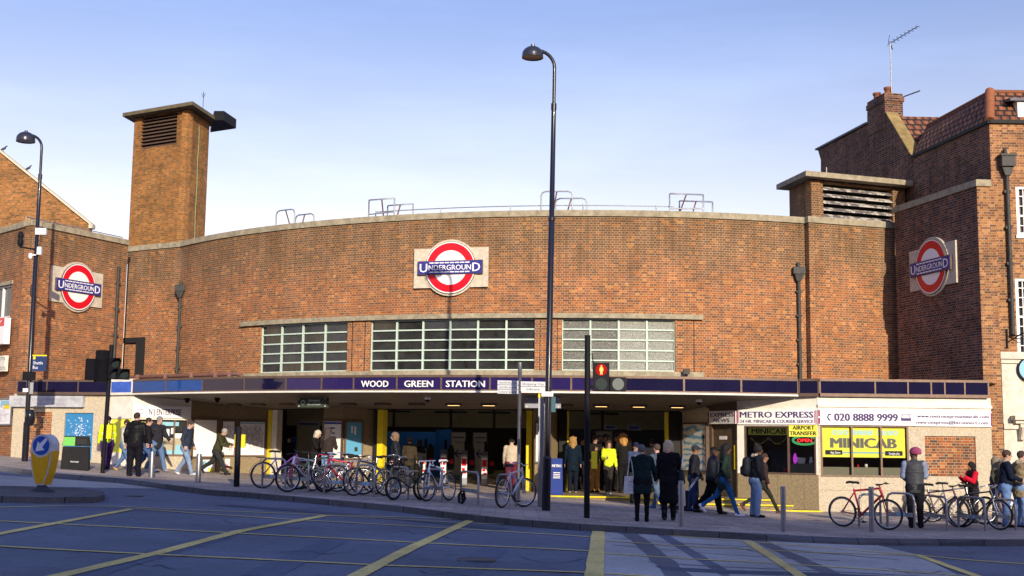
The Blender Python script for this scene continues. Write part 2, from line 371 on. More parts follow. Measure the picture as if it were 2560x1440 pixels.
MT['poster_blue'] = mat('poster_blue', (.04, .20, .42), .35, noise=.1)
MT['green'] = mat('bin_green', (.10, .42, .05), .5)
MT['lead'] = mat('lead_roof', (.12, .12, .14), .6, noise=.3, nscale=3)
MT['glassdark'] = mat('window_glass_dark', (.030, .031, .031), .09, noise=.6, nscale=2.5, spec=.7, bump=.05, bscale=3)
MT['skin_l'] = mat('skin_light', (.55, .32, .24), .55)
MT['skin_d'] = mat('skin_dark', (.16, .08, .05), .5)
def ground_mat(name, col, tint=(0, 0, 0), spots=.5, bump=.5, joints=None, jcol=None, wear=None):
    m = bpy.data.materials.new(name); m.use_nodes = True; n = m.node_tree; b = n.nodes['Principled BSDF']
    tc = n.nodes.new('ShaderNodeTexCoord').outputs['Object']
    a = tnoise(n, tc, .35, 5); c = tnoise(n, tc, 60, 3, .8)
    base = ramp(n, a, [(.3, tuple(x * .72 for x in col)), (.7, tuple(x * 1.25 for x in col))])
    sp = ramp(n, c, [(.3, (.55, .55, .55)), (.55, (1, 1, 1)), (.75, (1.0 + spots,) * 3)])
    x = mixrgb(n, 1.0, base, sp, 'MULTIPLY')
    gr = ramp(n, tnoise(n, tc, 16, 5, .8), [(.3, (.80, .80, .80)), (.7, (1.22, 1.22, 1.22))]); x = mixrgb(n, 1.0, x, gr, 'MULTIPLY')
    st = tnoise(n, tc, 3.1, 6, .7); gum = ramp(n, st, [(.0, (1.12, 1.12, 1.12)), (.45, (1, 1, 1)), (.56, (1, 1, 1)), (.70, (.62, .62, .64))]); x = mixrgb(n, 1.0, x, gum, 'MULTIPLY')
    if joints:
        t = n.nodes.new('ShaderNodeTexBrick'); t.offset = .5; t.inputs['Scale'].default_value = 1; t.inputs['Brick Width'].default_value = joints[0]; t.inputs['Row Height'].default_value = joints[1]
        t.inputs['Mortar Size'].default_value = joints[2]; t.inputs['Color1'].default_value = (.75, .75, .75, 1); t.inputs['Color2'].default_value = (1.15, 1.1, 1.05, 1); t.inputs['Mortar'].default_value = (.35, .35, .35, 1)
        n.links.new(tc, t.inputs['Vector']); x = mixrgb(n, 1.0, x, t.outputs[0], 'MULTIPLY')
    if wear:
        wf = tnoise(n, tc, 9, 7, .75); wr = ramp(n, wf, [(.56, (0, 0, 0)), (.70, (1, 1, 1))]); x = mixrgb(n, wr, x, wear)
    n.links.new(x, b.inputs['Base Color']); b.inputs['Roughness'].default_value = .88; b.inputs['Specular IOR Level'].default_value = .3
    bp = n.nodes.new('ShaderNodeBump'); bp.inputs['Strength'].default_value = bump; bp.inputs['Distance'].default_value = .01; n.links.new(c, bp.inputs['Height']); n.links.new(bp.outputs[0], b.inputs['Normal'])
    return m
MT['asphalt'] = ground_mat('asphalt', (.142, .162, .200), spots=.6)
MT['asphalt_l'] = ground_mat('asphalt_light', (.45, .43, .38), spots=.5)
MT['asphalt_d'] = ground_mat('asphalt_repair', (.085, .105, .14), spots=.6)
MT['tar'] = ground_mat('tar', (.075, .09, .12), spots=.3)
MT['skid'] = ground_mat('skid_mark', (.15, .15, .165), spots=.5)
MT['skid2'] = ground_mat('tyre_polish', (.108, .134, .18), spots=.5)
MT['paving'] = ground_mat('paving', (.43, .36, .30), spots=.3, bump=.2, joints=(.6, .4, .008))
MT['kerb'] = ground_mat('kerb_granite', (.11, .11, .115), spots=.6, joints=(.9, 50, .012))
MT['line'] = ground_mat('road_paint_yellow', (.86, .64, .20), spots=.3, wear=(.36, .30, .18))
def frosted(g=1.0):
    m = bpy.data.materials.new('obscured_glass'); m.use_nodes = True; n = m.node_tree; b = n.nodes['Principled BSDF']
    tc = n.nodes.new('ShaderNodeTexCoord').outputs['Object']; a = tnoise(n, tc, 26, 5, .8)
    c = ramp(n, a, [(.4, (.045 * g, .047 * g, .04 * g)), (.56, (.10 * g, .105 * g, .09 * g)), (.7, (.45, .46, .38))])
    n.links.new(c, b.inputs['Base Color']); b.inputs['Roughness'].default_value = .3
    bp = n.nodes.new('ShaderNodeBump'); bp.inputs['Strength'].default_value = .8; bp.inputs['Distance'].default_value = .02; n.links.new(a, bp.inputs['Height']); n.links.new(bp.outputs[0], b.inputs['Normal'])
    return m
MT['frost'] = frosted(); MT['frost_glare'] = frosted(2.6)  # second glass is paler: bright reflection painted into its colour
def rooftile():
    m = bpy.data.materials.new('clay_pantiles'); m.use_nodes = True; n = m.node_tree; b = n.nodes['Principled BSDF']
    uv = n.nodes.new('ShaderNodeUVMap').outputs[0]
    t = n.nodes.new('ShaderNodeTexBrick'); t.offset = .0; t.inputs['Scale'].default_value = 1; t.inputs['Brick Width'].default_value = .26; t.inputs['Row Height'].default_value = .22
    t.offset = .5; t.inputs['Mortar Size'].default_value = .045; t.inputs['Mortar Smooth'].default_value = .5; t.inputs['Color1'].default_value = (.17, .06, .028, 1); t.inputs['Color2'].default_value = (.30, .115, .045, 1); t.inputs['Mortar'].default_value = (.018, .012, .012, 1)
    n.links.new(uv, t.inputs['Vector']); n.links.new(t.outputs[0], b.inputs['Base Color']); b.inputs['Roughness'].default_value = .85
    wv = n.nodes.new('ShaderNodeTexWave'); wv.inputs['Scale'].default_value = 1.21; wv.bands_direction = 'X'; n.links.new(uv, wv.inputs['Vector'])
    bp = n.nodes.new('ShaderNodeBump'); bp.inputs['Distance'].default_value = .06; bp.inputs['Strength'].default_value = 1; n.links.new(wv.outputs[1], bp.inputs['Height']); n.links.new(bp.outputs[0], b.inputs['Normal'])
    return m
MT['tiles'] = rooftile()
# ------------------------------------------------------------ ground
def sheet(name, mt, poly_px, dz, kind='structure'):     # small ground patch from its outline, following the slope
    mb = MB(); pts = [onG(u, v, dz) for u, v in poly_px]; c = sum(pts, Vector()) / len(pts)
    def sub_(a, b, c_, n):
        if n == 0:
            q = [Vector((p.x, p.y, gz(p.x) + dz)) for p in (a, b, c_)]
            if (q[1] - q[0]).cross(q[2] - q[0]).z < 0: q.reverse()
            mb.face(q); return
        ab, bc, ca = (a + b) / 2, (b + c_) / 2, (c_ + a) / 2
        for t in ((a, ab, ca), (ab, b, bc), (ca, bc, c_), (ab, bc, ca)): sub_(*t, n - 1)
    for i in range(len(pts)): sub_(pts[i], pts[(i + 1) % len(pts)], c, 4)
    return tag(mb.build(name, mt), kind=kind)
ROAD = -.12
KERB_PX = [(-200, 1150), (0, 1166), (140, 1184), (300, 1197), (420, 1212), (520, 1225), (620, 1232), (750, 1243), (1000, 1266), (1150, 1285), (1300, 1300), (1450, 1311), (1600, 1319), (1700, 1325), (1850, 1333), (2000, 1341), (2150, 1347), (2300, 1349), (2450, 1350), (2620, 1350), (2900, 1352)]
KERB = [onG(u, v, 0) for u, v in KERB_PX]
xs_ = sorted({*[k.x for k in KERB], *[-60 + 2 * i for i in range(61)]})
KX = [k.x for k in KERB]; KY = [k.y for k in KERB]
def kerb_y(X): return float(np.interp(X, KX, KY)) if X > KX[0] else KY[0] + (KX[0] - X) * .15
mb = MB()
for i in range(len(xs_) - 1):
    x0, x1 = xs_[i], xs_[i + 1]
    for (ya, yb) in ((-60, 10), (10, 30), (30, 60)):
        mb.face([(x0, ya, gz(x0) + ROAD), (x1, ya, gz(x1) + ROAD), (x1, yb, gz(x1) + ROAD), (x0, yb, gz(x0) + ROAD)])
mb.box(-900, 900, -900, 900, -1.2, -1.1)
tag(mb.build('road', MT['asphalt']), kind='structure')
mb = MB(); kb = MB()
for i in range(len(xs_) - 1):
    x0, x1 = xs_[i], xs_[i + 1]; a, b = kerb_y(x0), kerb_y(x1); z0, z1 = gz(x0), gz(x1)
    mb.face([(x0, a + .17, z0), (x1, b + .17, z1), (x1, 75, z1), (x0, 75, z0)])
def drop(X):                                           # dropped kerb at the crossings
    return float(np.interp(X, (-12, -9.4, -8.6, 4.6, 5.4, 8.6, 9.4, 12), (.10, .10, 0, 0, .07, .07, 0, 0)))
fx = sorted({*xs_, *[-14 + .5 * i for i in range(60)]})
for i in range(len(fx) - 1):
    x0, x1 = fx[i], fx[i + 1]
    if x0 < -30 or x1 > 30: continue
    a, b = kerb_y(x0), kerb_y(x1); z0, z1 = gz(x0) + .004, gz(x1) + .004; d0, d1 = drop(x0), drop(x1)
    kb.face([(x0, a, z0 - d0), (x1, b, z1 - d1), (x1, b + .17, z1), (x0, a + .17, z0)])
    kb.face([(x0, a - .015, z0 - .15), (x1, b - .015, z1 - .15), (x1, b, z1 - d1), (x0, a, z0 - d0)])
tag(mb.build('pavement', MT['paving']), kind='structure')
tag(kb.build('kerb', MT['kerb']), kind='structure')
sheet('road_patch', MT['asphalt_l'], [(1508, 1321), (1700, 1333), (2150, 1352), (2290, 1386), (2410, 1445), (2560, 1530), (1440, 1530), (1490, 1440)], ROAD + .003)
sheet('road_patch', MT['asphalt_l'], [(0, 1188), (140, 1197), (300, 1208), (430, 1222), (200, 1218), (0, 1214)], ROAD + .003)
sheet('road_patch', MT['asphalt_l'], [(-60, 1180), (0, 1188), (0, 1214), (-60, 1212)], ROAD + .0035)
sk = MB()
def strip(mb, pxs, w, dz, wob=0):
    P = [onG(u, v, dz) for u, v in pxs]; n = len(P); L = []; R_ = []
    Q = []
    for i in range(n - 1):
        for k in range(6): Q.append(P[i].lerp(P[i + 1], k / 6))
    Q.append(P[-1])
    for i, p in enumerate(Q):
        t = (Q[min(i + 1, len(Q) - 1)] - Q[max(i - 1, 0)]); t.z = 0; t.normalize(); s_ = Vector((-t.y, t.x, 0)) * w / 2 * (1 + wob * random.uniform(-1, 1))
        a = p + s_; b = p - s_; a.z = gz(a.x) + dz; b.z = gz(b.x) + dz; L.append(a); R_.append(b)
    for i in range(len(Q) - 1): mb.face([L[i], R_[i], R_[i + 1], L[i + 1]])
strip(sk, [(1560, 1326), (1600, 1352), (1650, 1395), (1720, 1460)], .36, ROAD + .006, .15)
strip(sk, [(1895, 1350), (1960, 1380), (2060, 1425), (2130, 1460)], .30, ROAD + .006, .15)
sk2 = MB()
for a in ([(560, 1340), (420, 1375), (260, 1420), (120, 1470)], [(840, 1350), (760, 1385), (650, 1440)], [(1240, 1370), (1180, 1410), (1140, 1450)]):
    strip(sk2, a, .4, ROAD + .0045, .08)
for a in ([(1530, 1345), (1900, 1368), (2250, 1400)], [(1530, 1362), (1900, 1392), (2100, 1402)], [(1620, 1405), (2000, 1425), (2300, 1440)]):
    strip(sk, a, .10, ROAD + .005, .5)
tag(sk.build('skid_marks', MT['skid']), kind='structure'); tag(sk2.build('tyre_tracks', MT['skid2']), kind='structure')
yl = MB(); k_ = 0
for pts, w_ in [
    ([(-40, 1269), (150, 1264), (300, 1266), (500, 1275), (820, 1287), (1200, 1299), (1500, 1318)], .10),
    ([(1500, 1322), (1860, 1352), (2100, 1372), (2300, 1388), (2600, 1412)], .14),
    ([(-40, 1300), (300, 1317), (640, 1335), (1060, 1357), (1490, 1378)], .12),
    ([(1500, 1382), (1860, 1403), (2300, 1430), (2420, 1440)], .12),
    ([(-40, 1362), (360, 1384), (940, 1412), (1500, 1432), (2000, 1460)], .12),
    ([(340, 1271), (760, 1300), (1200, 1325), (1500, 1344)], .11),
    ([(1500, 1350), (1860, 1372), (2020, 1380), (2300, 1388)], .10),
    ([(820, 1288), (1130, 1305), (1500, 1322)], .09),
    ([(-40, 1341), (130, 1309), (330, 1272)], .16), ([(120, 1445), (400, 1380), (600, 1327), (815, 1288)], .2),
    ([(870, 1450), (1020, 1373), (1180, 1299)], .2), ([(1480, 1500), (1488, 1410), (1497, 1320)], .25),
    ([(2010, 1445), (1935, 1395), (1870, 1353)], .2), ([(2500, 1460), (2400, 1425), (2290, 1386)], .18)]:
    strip(yl, pts, w_ * .95, ROAD + .009 + .0003 * k_, .08); k_ += 1
tag(yl.build('road_markings', MT['line']), kind='structure')
mb = MB()                                              # end of the traffic island at bottom left
top = [onG(u, v, -.0) for u, v in [(-120, 1236), (0, 1240), (120, 1243), (240, 1242), (262, 1236), (258, 1228), (200, 1220), (0, 1214), (-120, 1212)]]
mb.face(top)
for i in range(len(top)):
    a, b = top[i], top[(i + 1) % len(top)]; mb.face([a - Vector((0, 0, .16)), b - Vector((0, 0, .16)), b, a])
tag(mb.build('traffic_island', MT['kerb']), kind='structure')
rp = MB()                                              # repaired trenches and tar sealed cracks
for pts, w_ in (([(560, 1262), (900, 1288), (1250, 1322)], .55), ([(1650, 1420), (2050, 1436), (2400, 1452)], .5)): strip(rp, pts, w_, ROAD + .0075, .03)
tag(rp.build('road_repair', MT['asphalt_d']), kind='structure')
ck = MB(); rr_ = random.Random(5)
for u, v in ((120, 1300), (700, 1380), (980, 1330), (1300, 1390), (1340, 1330), (300, 1400), (1760, 1360), (2200, 1420), (2380, 1375), (1050, 1425), (560, 1300)):
    pts = [(u, v)]
    for _ in range(6): pts.append((pts[-1][0] + rr_.uniform(14, 50), pts[-1][1] + rr_.uniform(-6, 9)))
    strip(ck, pts, .022, ROAD + .0078, .6)
tag(ck.build('road_cracks', MT['tar']), kind='structure')
# litter / chewed paper on the road
lit = MB()
for i in range(34):
    u = random.uniform(20, 2540); v = random.uniform(1255, 1435); p = onG(u, v, ROAD + .016); s_ = random.uniform(.012, .035)
    lit.face([p + Vector((random.uniform(-1, 1) * s_ * 2, random.uniform(-1, 1) * s_, 0)) for _ in range(3)])
tag(lit.build('litter', MT['offwhite']), 'scattered scraps of white litter on the dark road', 'litter', kind='stuff')
# ------------------------------------------------------------ station building
ST = thing('station_building', 'curved red brick underground station with a square chimney-like tower and blue canopy', 'building', (3.5, 38.8, 0))
def sb(mb, name, m, parent=None, label=None):           # part of the station, geometry given in world coordinates
    o = mb.build(name, m); o.parent = parent or ST
    if parent is None: o.matrix_parent_inverse = Matrix.Translation((-3.5, -38.8, 0))
    elif parent is not ST and parent.type == 'EMPTY': o.matrix_parent_inverse = Matrix.Translation(-parent.location)
    if label: o['label'] = label
    return o
def wpart(mb, name, m, root, label=None):               # world-space geometry under any root that is moved but not turned
    o = mb.build(name, m); o.parent = root
    t = root
    inv = Matrix.Identity(4)
    while t is not None: inv = inv @ Matrix.Translation(-t.location) if t.type == 'EMPTY' else inv; t = t.parent
    o.matrix_parent_inverse = inv if root.type == 'EMPTY' else Matrix.Identity(4)
    if label: o['label'] = label
    return o
AC = Vector((3.5, 59.8, 0)); R0 = 21.0
def arcP(a, b, d=0):
    t = a / R0; return Vector((AC.x + (R0 + d) * math.sin(t), AC.y - (R0 + d) * math.cos(t), b))
def arc_hit(u, v, R=R0):
    d = ray(u, v); o = EYE - AC; A = d.x ** 2 + d.y ** 2; B = 2 * (o.x * d.x + o.y * d.y); C_ = o.x ** 2 + o.y ** 2 - R * R
    disc = B * B - 4 * A * C_
    t = (-B - math.sqrt(max(disc, 0))) / (2 * A); p = EYE + d * t
    return math.atan2(p.x - AC.x, AC.y - p.y) * R0, p.z
def arc_range(a0, a1, step=.5):
    n = max(1, int(math.ceil((a1 - a0) / step))); return [a0 + (a1 - a0) * i / n for i in range(n + 1)]
def arcbox(mb, a0, a1, b0, b1, d0, d1, step=.5):
    return gridwall(mb, arcP, arc_range(a0, a1, step), [b0, b1], lambda a, b: True, d0, d1)
AL = arc_hit(449, 700)[0]; AR = arc_hit(2013, 700)[0]
ZC = 8.66                                             # underside of the coping
WIN = []
for (u0, u1, nc) in ((650, 868, 4), (925, 1337, 6), (1405, 1688, 4)):
    WIN.append((arc_hit(u0, 870)[0], arc_hit(u1, 870)[0], nc))
WZ0, WZ1 = 3.76, 5.39
cols = sorted({*arc_range(AL, AR, .45), *[x for W_ in WIN for x in W_[:2]]})
cols = [c for i, c in enumerate(cols) if i == 0 or c - cols[i - 1] > .004]
mb = MB(); gridwall(mb, arcP, cols, [2.7, WZ0, WZ1, ZC], lambda a, b: not (WZ0 < b < WZ1 and any(W_[0] < a < W_[1] for W_ in WIN)), -.3, 0)
sb(mb, 'curved_wall', MT['brick'])
mb = MB(); arcbox(mb, AL - .02, AR, ZC, 8.86, -.36, .06); sb(mb, 'curved_coping', MT['coping'])
la, lb = arc_hit(605, 800)[0], arc_hit(1756, 790)[0]
mb = MB(); arcbox(mb, la, lb, 5.405, 5.56, -.1, .12); sb(mb, 'lintel', MT['coping'])
mb = MB(); arcbox(mb, la, lb, 3.54, 3.745, -.1, .14); sb(mb, 'window_sill', MT['coping'])
mb = MB()                                              # thin joints and projecting brick jambs beside the windows
for u in (880, 912, 1350, 1393, 1735):
    mb = MB(); a = arc_hit(u, 870)[0]; arcbox(mb, a - .012, a + .012, WZ0, WZ1, -.02, .004); sb(mb, 'movement_joint', MT['blackm'])
for wi, (a0, a1, nc) in enumerate(WIN):
    g = MB(); n_ = nc
    gl = MB()
    for i in range(nc):                               # every pane sits at a slightly different angle, as old steel windows do
        for j in range(5):
            x0, x1 = a0 + (a1 - a0) * i / nc, a0 + (a1 - a0) * (i + 1) / nc; y0, y1 = WZ0 + (WZ1 - WZ0) * j / 5, WZ0 + (WZ1 - WZ0) * (j + 1) / 5; e1, e2 = random.uniform(-.006, .006), random.uniform(-.008, .008)
            gl.face([arcP(x0, y0, -.14 + e1 + e2), arcP(x1, y0, -.14 - e1 + e2), arcP(x1, y1, -.14 - e1 - e2), arcP(x0, y1, -.14 + e1 - e2)])
    fr_ = MB()
    for i in range(nc + 1):
        a = a0 + (a1 - a0) * i / nc; w_ = .03 if 0 < i < nc else .028
        aa0 = max(a0, a - w_); aa1 = min(a1, a + w_); arcbox(fr_, aa0, aa1, WZ0, WZ1, -.129, -.07)
    for j in range(6):
        b = WZ0 + (WZ1 - WZ0) * j / 5; w_ = .022 if 0 < j < 5 else .035
        arcbox(fr_, a0, a1, max(WZ0, b - w_), min(WZ1, b + w_), -.128, -.075, .4)
    fo = sb(fr_, 'window', MT['mint'])
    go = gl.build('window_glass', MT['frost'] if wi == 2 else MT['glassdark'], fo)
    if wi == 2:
        am_ = (a0 + a1) / 2; g3 = MB(); arcbox(g3, am_, a1, WZ0, WZ1, -.128, -.1295 + .002, .4); g3 = MB(); arcbox(g3, am_ + .02, a1, WZ0, WZ1, -.1299, -.1275, .4); g3.build('window_glass', MT['frost_glare'], fo)  # right half gets the glass with the reflection painted in
# canopy
FR = 4.0; CZ0, CZ1 = 2.89, 3.39
CL = arc_hit(332, 975, R0 + FR)[0]; CR = arc_hit(1995, 975, R0 + FR)[0]
mb = MB()
A_ = arc_range(CL - .02, CR + .05, .4)
for i in range(len(A_) - 1):                           # roof deck and sloping soffit
    a, b = A_[i], A_[i + 1]
    mb.face([arcP(a, 3.3, -.1), arcP(a, 3.3, FR - .1), arcP(b, 3.3, FR - .1), arcP(b, 3.3, -.1)][::-1])
sb(mb, 'canopy_roof', MT['lead'])
mb = MB()
nb_ = 9
for i in range(len(A_) - 1):
    a, b = A_[i], A_[i + 1]
    for k in range(nb_):
        d0 = FR - .08 - (FR - .1) * k / nb_; d1 = FR - .08 - (FR - .1) * (k + 1) / nb_ + .035
        z0 = 2.885 - .36 * k / nb_; z1 = 2.885 - .36 * (k + .96) / nb_
        mb.face([arcP(a, z0, d0), arcP(b, z0, d0), arcP(b, z1, d1), arcP(a, z1, d1)][::-1])
        mb.face([arcP(a, z1, d1), arcP(b, z1, d1), arcP(b, z1 + .05, d1), arcP(a, z1 + .05, d1)][::-1])
        mb.face([arcP(a, z1 + .05, d1), arcP(b, z1 + .05, d1), arcP(b, z1 + .05, d1 - .036), arcP(a, z1 + .05, d1 - .036)][::-1])
sb(mb, 'soffit', MT['soffit'])
mb = MB(); arcbox(mb, CL, CR, CZ0, CZ0 + .05, FR - .12, FR + .02); sb(mb, 'canopy_edge_trim', MT['cream'])
mb = MB(); arcbox(mb, CL, CR, CZ0 + .05, CZ0 + .09, FR - .1, FR + .012); arcbox(mb, CL, CR, CZ1 - .07, CZ1, FR - .1, FR + .02)
joints = [332, 415, 507, 611, 715, 804, 884, 992, 1103, 1225, 1330, 1428, 1563, 1710, 1853, 1992]
ja = [arc_hit(u, 965, R0 + FR)[0] for u in joints]; ja[0] = CL; ja[-1] = CR
for a in ja: arcbox(mb, max(CL, a - .022), min(CR, a + .022), CZ0 + .09, CZ1 - .07, FR - .05, FR + .012)
sb(mb, 'fascia_frame', MT['bronze'])
for i in range(len(ja) - 1):
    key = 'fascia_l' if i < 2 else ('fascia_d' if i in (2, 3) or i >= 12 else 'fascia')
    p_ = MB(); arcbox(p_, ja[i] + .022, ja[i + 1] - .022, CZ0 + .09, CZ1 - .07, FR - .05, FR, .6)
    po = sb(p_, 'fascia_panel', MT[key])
    for k, wd in ((6, 'WOOD'), (7, 'GREEN'), (8, 'STATION')):
        if i == k:
            am = (ja[i] + ja[i + 1]) / 2; c0 = arcP(am - .5, 0, FR + .004); c1 = arcP(am + .5, 0, FR + .004); fr = Frame(c0, c1)
            wpx = {6: 75, 7: 76, 8: 100}[k]
            tb = MB(); put_text(tb, wd, fr, fr.L / 2, 3.045, .19, .022, width=wpx / 88.5, bold=.022); to = tb.build('lettering', MT['enwhite'], po)
# drainage pipe along the canopy at left
def hit_arc_pt(u, v, R): a, z = arc_hit(u, v, R); return arcP(a, z, R - R0)
mb = MB(); pts = [hit_arc_pt(u, v, R0 + 1.2) for u, v in ((318, 944), (400, 941), (500, 938), (590, 935), (603, 938), (607, 950))]
mb.tube(pts, .065, 8)
for u, v in ((345, 943), (415, 941), (480, 939), (540, 937), (575, 936)): p = hit_arc_pt(u, v, R0 + 1.2); mb.box(p.x - .07, p.x + .07, p.y - .08, p.y + .08, p.z - .09, p.z + .09); mb.box(p.x - .02, p.x + .02, p.y - .02, p.y + .02, p.z - .25, p.z)
sb(mb, 'rusty_pipe', MT['rust'])
# left pier below the tower: (322..449)
def XY(u, v, z):                                       # plan point seen at a pixel at height z
    d = ray(u, v); t = (z - EYE.z) / d.z; p = EYE + d * t; return (p.x, p.y)
TC = arcP(AL, 0, 0); TL = XY(321, 617, 8.86)
FT = Frame(TL, (TC.x, TC.y))
mb = MB(); holes_wall(mb, FT, 0, FT.L, 2.7, ZC, [], -.3, 0); sb(mb, 'pier_wall', MT['brick'])
mb = MB(); mb.fbox(FT, -.02, FT.L + .05, ZC, 8.86, -.35, .06); sb(mb, 'pier_coping', MT['coping'])
# left wing with roundel
BL = XY(81, 549, 8.9); BR = XY(321, 600, 8.9); BLL = XY(-60, 588, 8.9)
FB = Frame(BL, BR); FBL = Frame(BLL, BL)
mb = MB(); holes_wall(mb, FB, 0, FB.L, 2.4, 8.7, [], -.3, 0); sb(mb, 'wing_wall', MT['brick_left'])
mb = MB(); mb.fbox(FB, -.03, FB.L, 8.7, 8.9, -.35, .06); mb.fbox(FBL, 0, FBL.L + .02, 8.7, 8.9, -.35, .055); sb(mb, 'wing_coping', MT['coping'])
wa = FBL.rect(-25, 716, 27, 796)
mb = MB(); holes_wall(mb, FBL, 0, FBL.L, 0.3, 8.7, [wa], -.3, 0)
sb(mb, 'side_wall', MT['brick_left'])
mb = MB(); a0, a1, b0, b1 = wa
for q in ((a0, a0 + .06, b0, b1), (a1 - .06, a1, b0, b1), (a0 + .06, a1 - .06, b0, b0 + .06), (a0 + .06, a1 - .06, b1 - .06, b1), ((a0 + a1) / 2 - .03, (a0 + a1) / 2 + .03, b0 + .06, b1 - .06)): mb.fbox(FBL, *q, -.15, -.07)
wo = sb(mb, 'window', MT['white'], label='white framed window in the far left side wall')
mb = MB(); mb.fbox(FBL, a0, a1, b0, b1, -.17, -.151); mb.build('window_glass', MT['glassdark'], wo)
mb = MB(); mb.fbox(FBL, a0 - .1, a1 + .1, b1, b1 + .13, -.1, .04); sb(mb, 'lintel', MT['coping'])
mb = MB(); mb.fbox(FBL, a0 - .05, a1 + .05, b0 - .08, b0, -.1, .05); sb(mb, 'window_sill', MT['coping'])
# roof bar on the left wing
mb = MB(); P = [FB.p(FB.L * k / 8, 9.02 , -.3) for k in range(9)]; mb.tube([p for p in P], .02, 6)
for p in P[::2]: mb.tube([p - Vector((0, 0, .2)), p], .02, 6)
sb(mb, 'roof_rail', MT['galv'])
# tower
tB = (TC.x + .02, TC.y + .12); tA = (TL[0] - .05, TL[1] + .12)
_d = ray(447, 273); Tz = EYE.z + _d.z * tB[1] / _d.y; tD = XY(524, 307, Tz)
tC = (tA[0] + tD[0] - tB[0], tA[1] + tD[1] - tB[1])
FA_ = Frame(tA, tB); FD_ = Frame(tB, tD)
lo = FA_.rect(335, 302, 432, 372)
mb = MB(); lo = (.38, FA_.L * .80, Tz - 1.28, Tz - .04)
holes_wall(mb, FA_, 0, FA_.L, 8.2, Tz, [lo], -.25, 0)
holes_wall(mb, FD_, 0, FD_.L, 8.2, Tz, [], -.25, 0)
for fa in (Frame(tD, tC), Frame(tC, tA)): holes_wall(mb, fa, 0, fa.L, 8.2, Tz, [], -.25, 0)
tw = sb(mb, 'tower', MT['brick_tower'])
mb = MB()
nl = 9
for k in range(nl):
    b0 = lo[2] + (lo[3] - lo[2]) * k / nl; h = (lo[3] - lo[2]) / nl
    P = FA_.p
    mb.hexa([P(lo[0], b0, -.02), P(lo[1], b0, -.02), P(lo[1], b0 + h * .8, -.2), P(lo[0], b0 + h * .8, -.2), P(lo[0], b0 + .03, -.02), P(lo[1], b0 + .03, -.02), P(lo[1], b0 + h * .8 + .03, -.2), P(lo[0], b0 + h * .8 + .03, -.2)])
mb.fbox(FA_, lo[0], lo[1], lo[2], lo[3], -.24, -.22)
mb.build('tower_louvre', mat('brown_louvre', (.10, .065, .045), .8, noise=.3), tw)
ex = Vector((0, 0, 0))
def offs(p, q, r, k1, k2): return (p[0] + k1 * q.x + k2 * r.x, p[1] + k1 * q.y + k2 * r.y)
ra, rd = FA_.r, FD_.r
cap = [offs(tA, ra, rd, -.40, -.42), offs(tB, ra, rd, .42, -.42), offs(tD, ra, rd, .42, .5), offs(tC, ra, rd, -.40, .5)]
mb = MB(); mb.prism(cap, Tz + .01, Tz + .15); mb.build('tower_cap', MT['capedge'], tw)
c2 = [offs(tD, ra, rd, .38, -.30), offs(tD, ra, rd, .80, -.10), offs(tD, ra, rd, .80, 1.2), offs(tD, ra, rd, -.6, 1.2)]
mb = MB(); mb.prism(c2, Tz - .02, Tz + .36); mb.build('rear_fascia', MT['black'], tw)
mb = MB(); tp = FA_.p(FA_.L * .95, Tz + .2, -.9); mb.tube([tp, tp + Vector((0, 0, .75))], .012, 5)
for dx, dy in ((.08, 0), (-.08, 0), (0, .08)): mb.tube([tp + Vector((0, 0, .5)), tp + Vector((dx, dy, .68))], .008, 4)
mb.build('lightning_rod', MT['iron'], tw)
mb = MB(); q = FD_.p(FD_.L * .52, 8.8, .02); zs = [8.8 + i * .3 for i in range(17)]
mb.tube([FD_.p(FD_.L * (.50 + .01 * math.sin(i)), z, .015) for i, z in enumerate(zs)], .012, 5)
mb.build('earthing_cable', mat('verdigris', (.25, .38, .2), .7), tw)
# right block with ventilator
VB = XY(2021, 541, 8.86); VR = XY(2238, 557, 8.86); VB2 = arcP(AR, 0, 0)
FV = Frame(VB, VR); FVs = Frame((VB2.x - .0, VB2.y + .3), VB)
mb = MB(); holes_wall(mb, FV, 0, FV.L, 2.7, ZC, [], -.3, 0); holes_wall(mb, FVs, 0, FVs.L - .001, 2.7, ZC, [], -.2, 0); sb(mb, 'right_block_wall', MT['brick'])
mb = MB(); mb.fbox(FV, -.05, FV.L + .05, ZC, 8.865, -.35, .06); sb(mb, 'right_block_coping', MT['coping'])
vz = 1.5 + 8.62
vA = XY(2027, 447, vz); vB = XY(2262, 470, vz); vL = XY(1973, 474, vz)
k = Vector((FV.n.x, FV.n.y, 0)); FVv = Frame(vA, vB); FVl = Frame(vL, vA)
a_l0, a_l1, bl0, bl1 = FVv.rect(2058, 462, 2232, 548)
mb = MB(); holes_wall(mb, FVv, 0, FVv.L, 8.5, vz, [(a_l0, a_l1, 8.6, vz - .08)], -.3, 0); holes_wall(mb, FVl, 0, FVl.L, 8.5, vz, [], -.3, 0)
bk = Frame(vB, (vB[0] - FVl.r.x * FVl.L, vB[1] - FVl.r.y * FVl.L)); holes_wall(mb, bk, 0, bk.L, 8.5, vz, [], -.3, 0)
vo = sb(mb, 'ventilator', MT['brick'])
mb = MB(); P = FVv.p; nl = 6
for kk in range(nl):
    b0 = 8.66 + (vz - .1 - 8.66) * kk / nl; h = (vz - .1 - 8.66) / nl
    mb.hexa([P(a_l0, b0, .02), P(a_l1, b0, .02), P(a_l1, b0 + h * .55, -.2), P(a_l0, b0 + h * .55, -.2), P(a_l0, b0 + .03, .02), P(a_l1, b0 + .03, .02), P(a_l1, b0 + h * .55 + .03, -.2), P(a_l0, b0 + h * .55 + .03, -.2)])
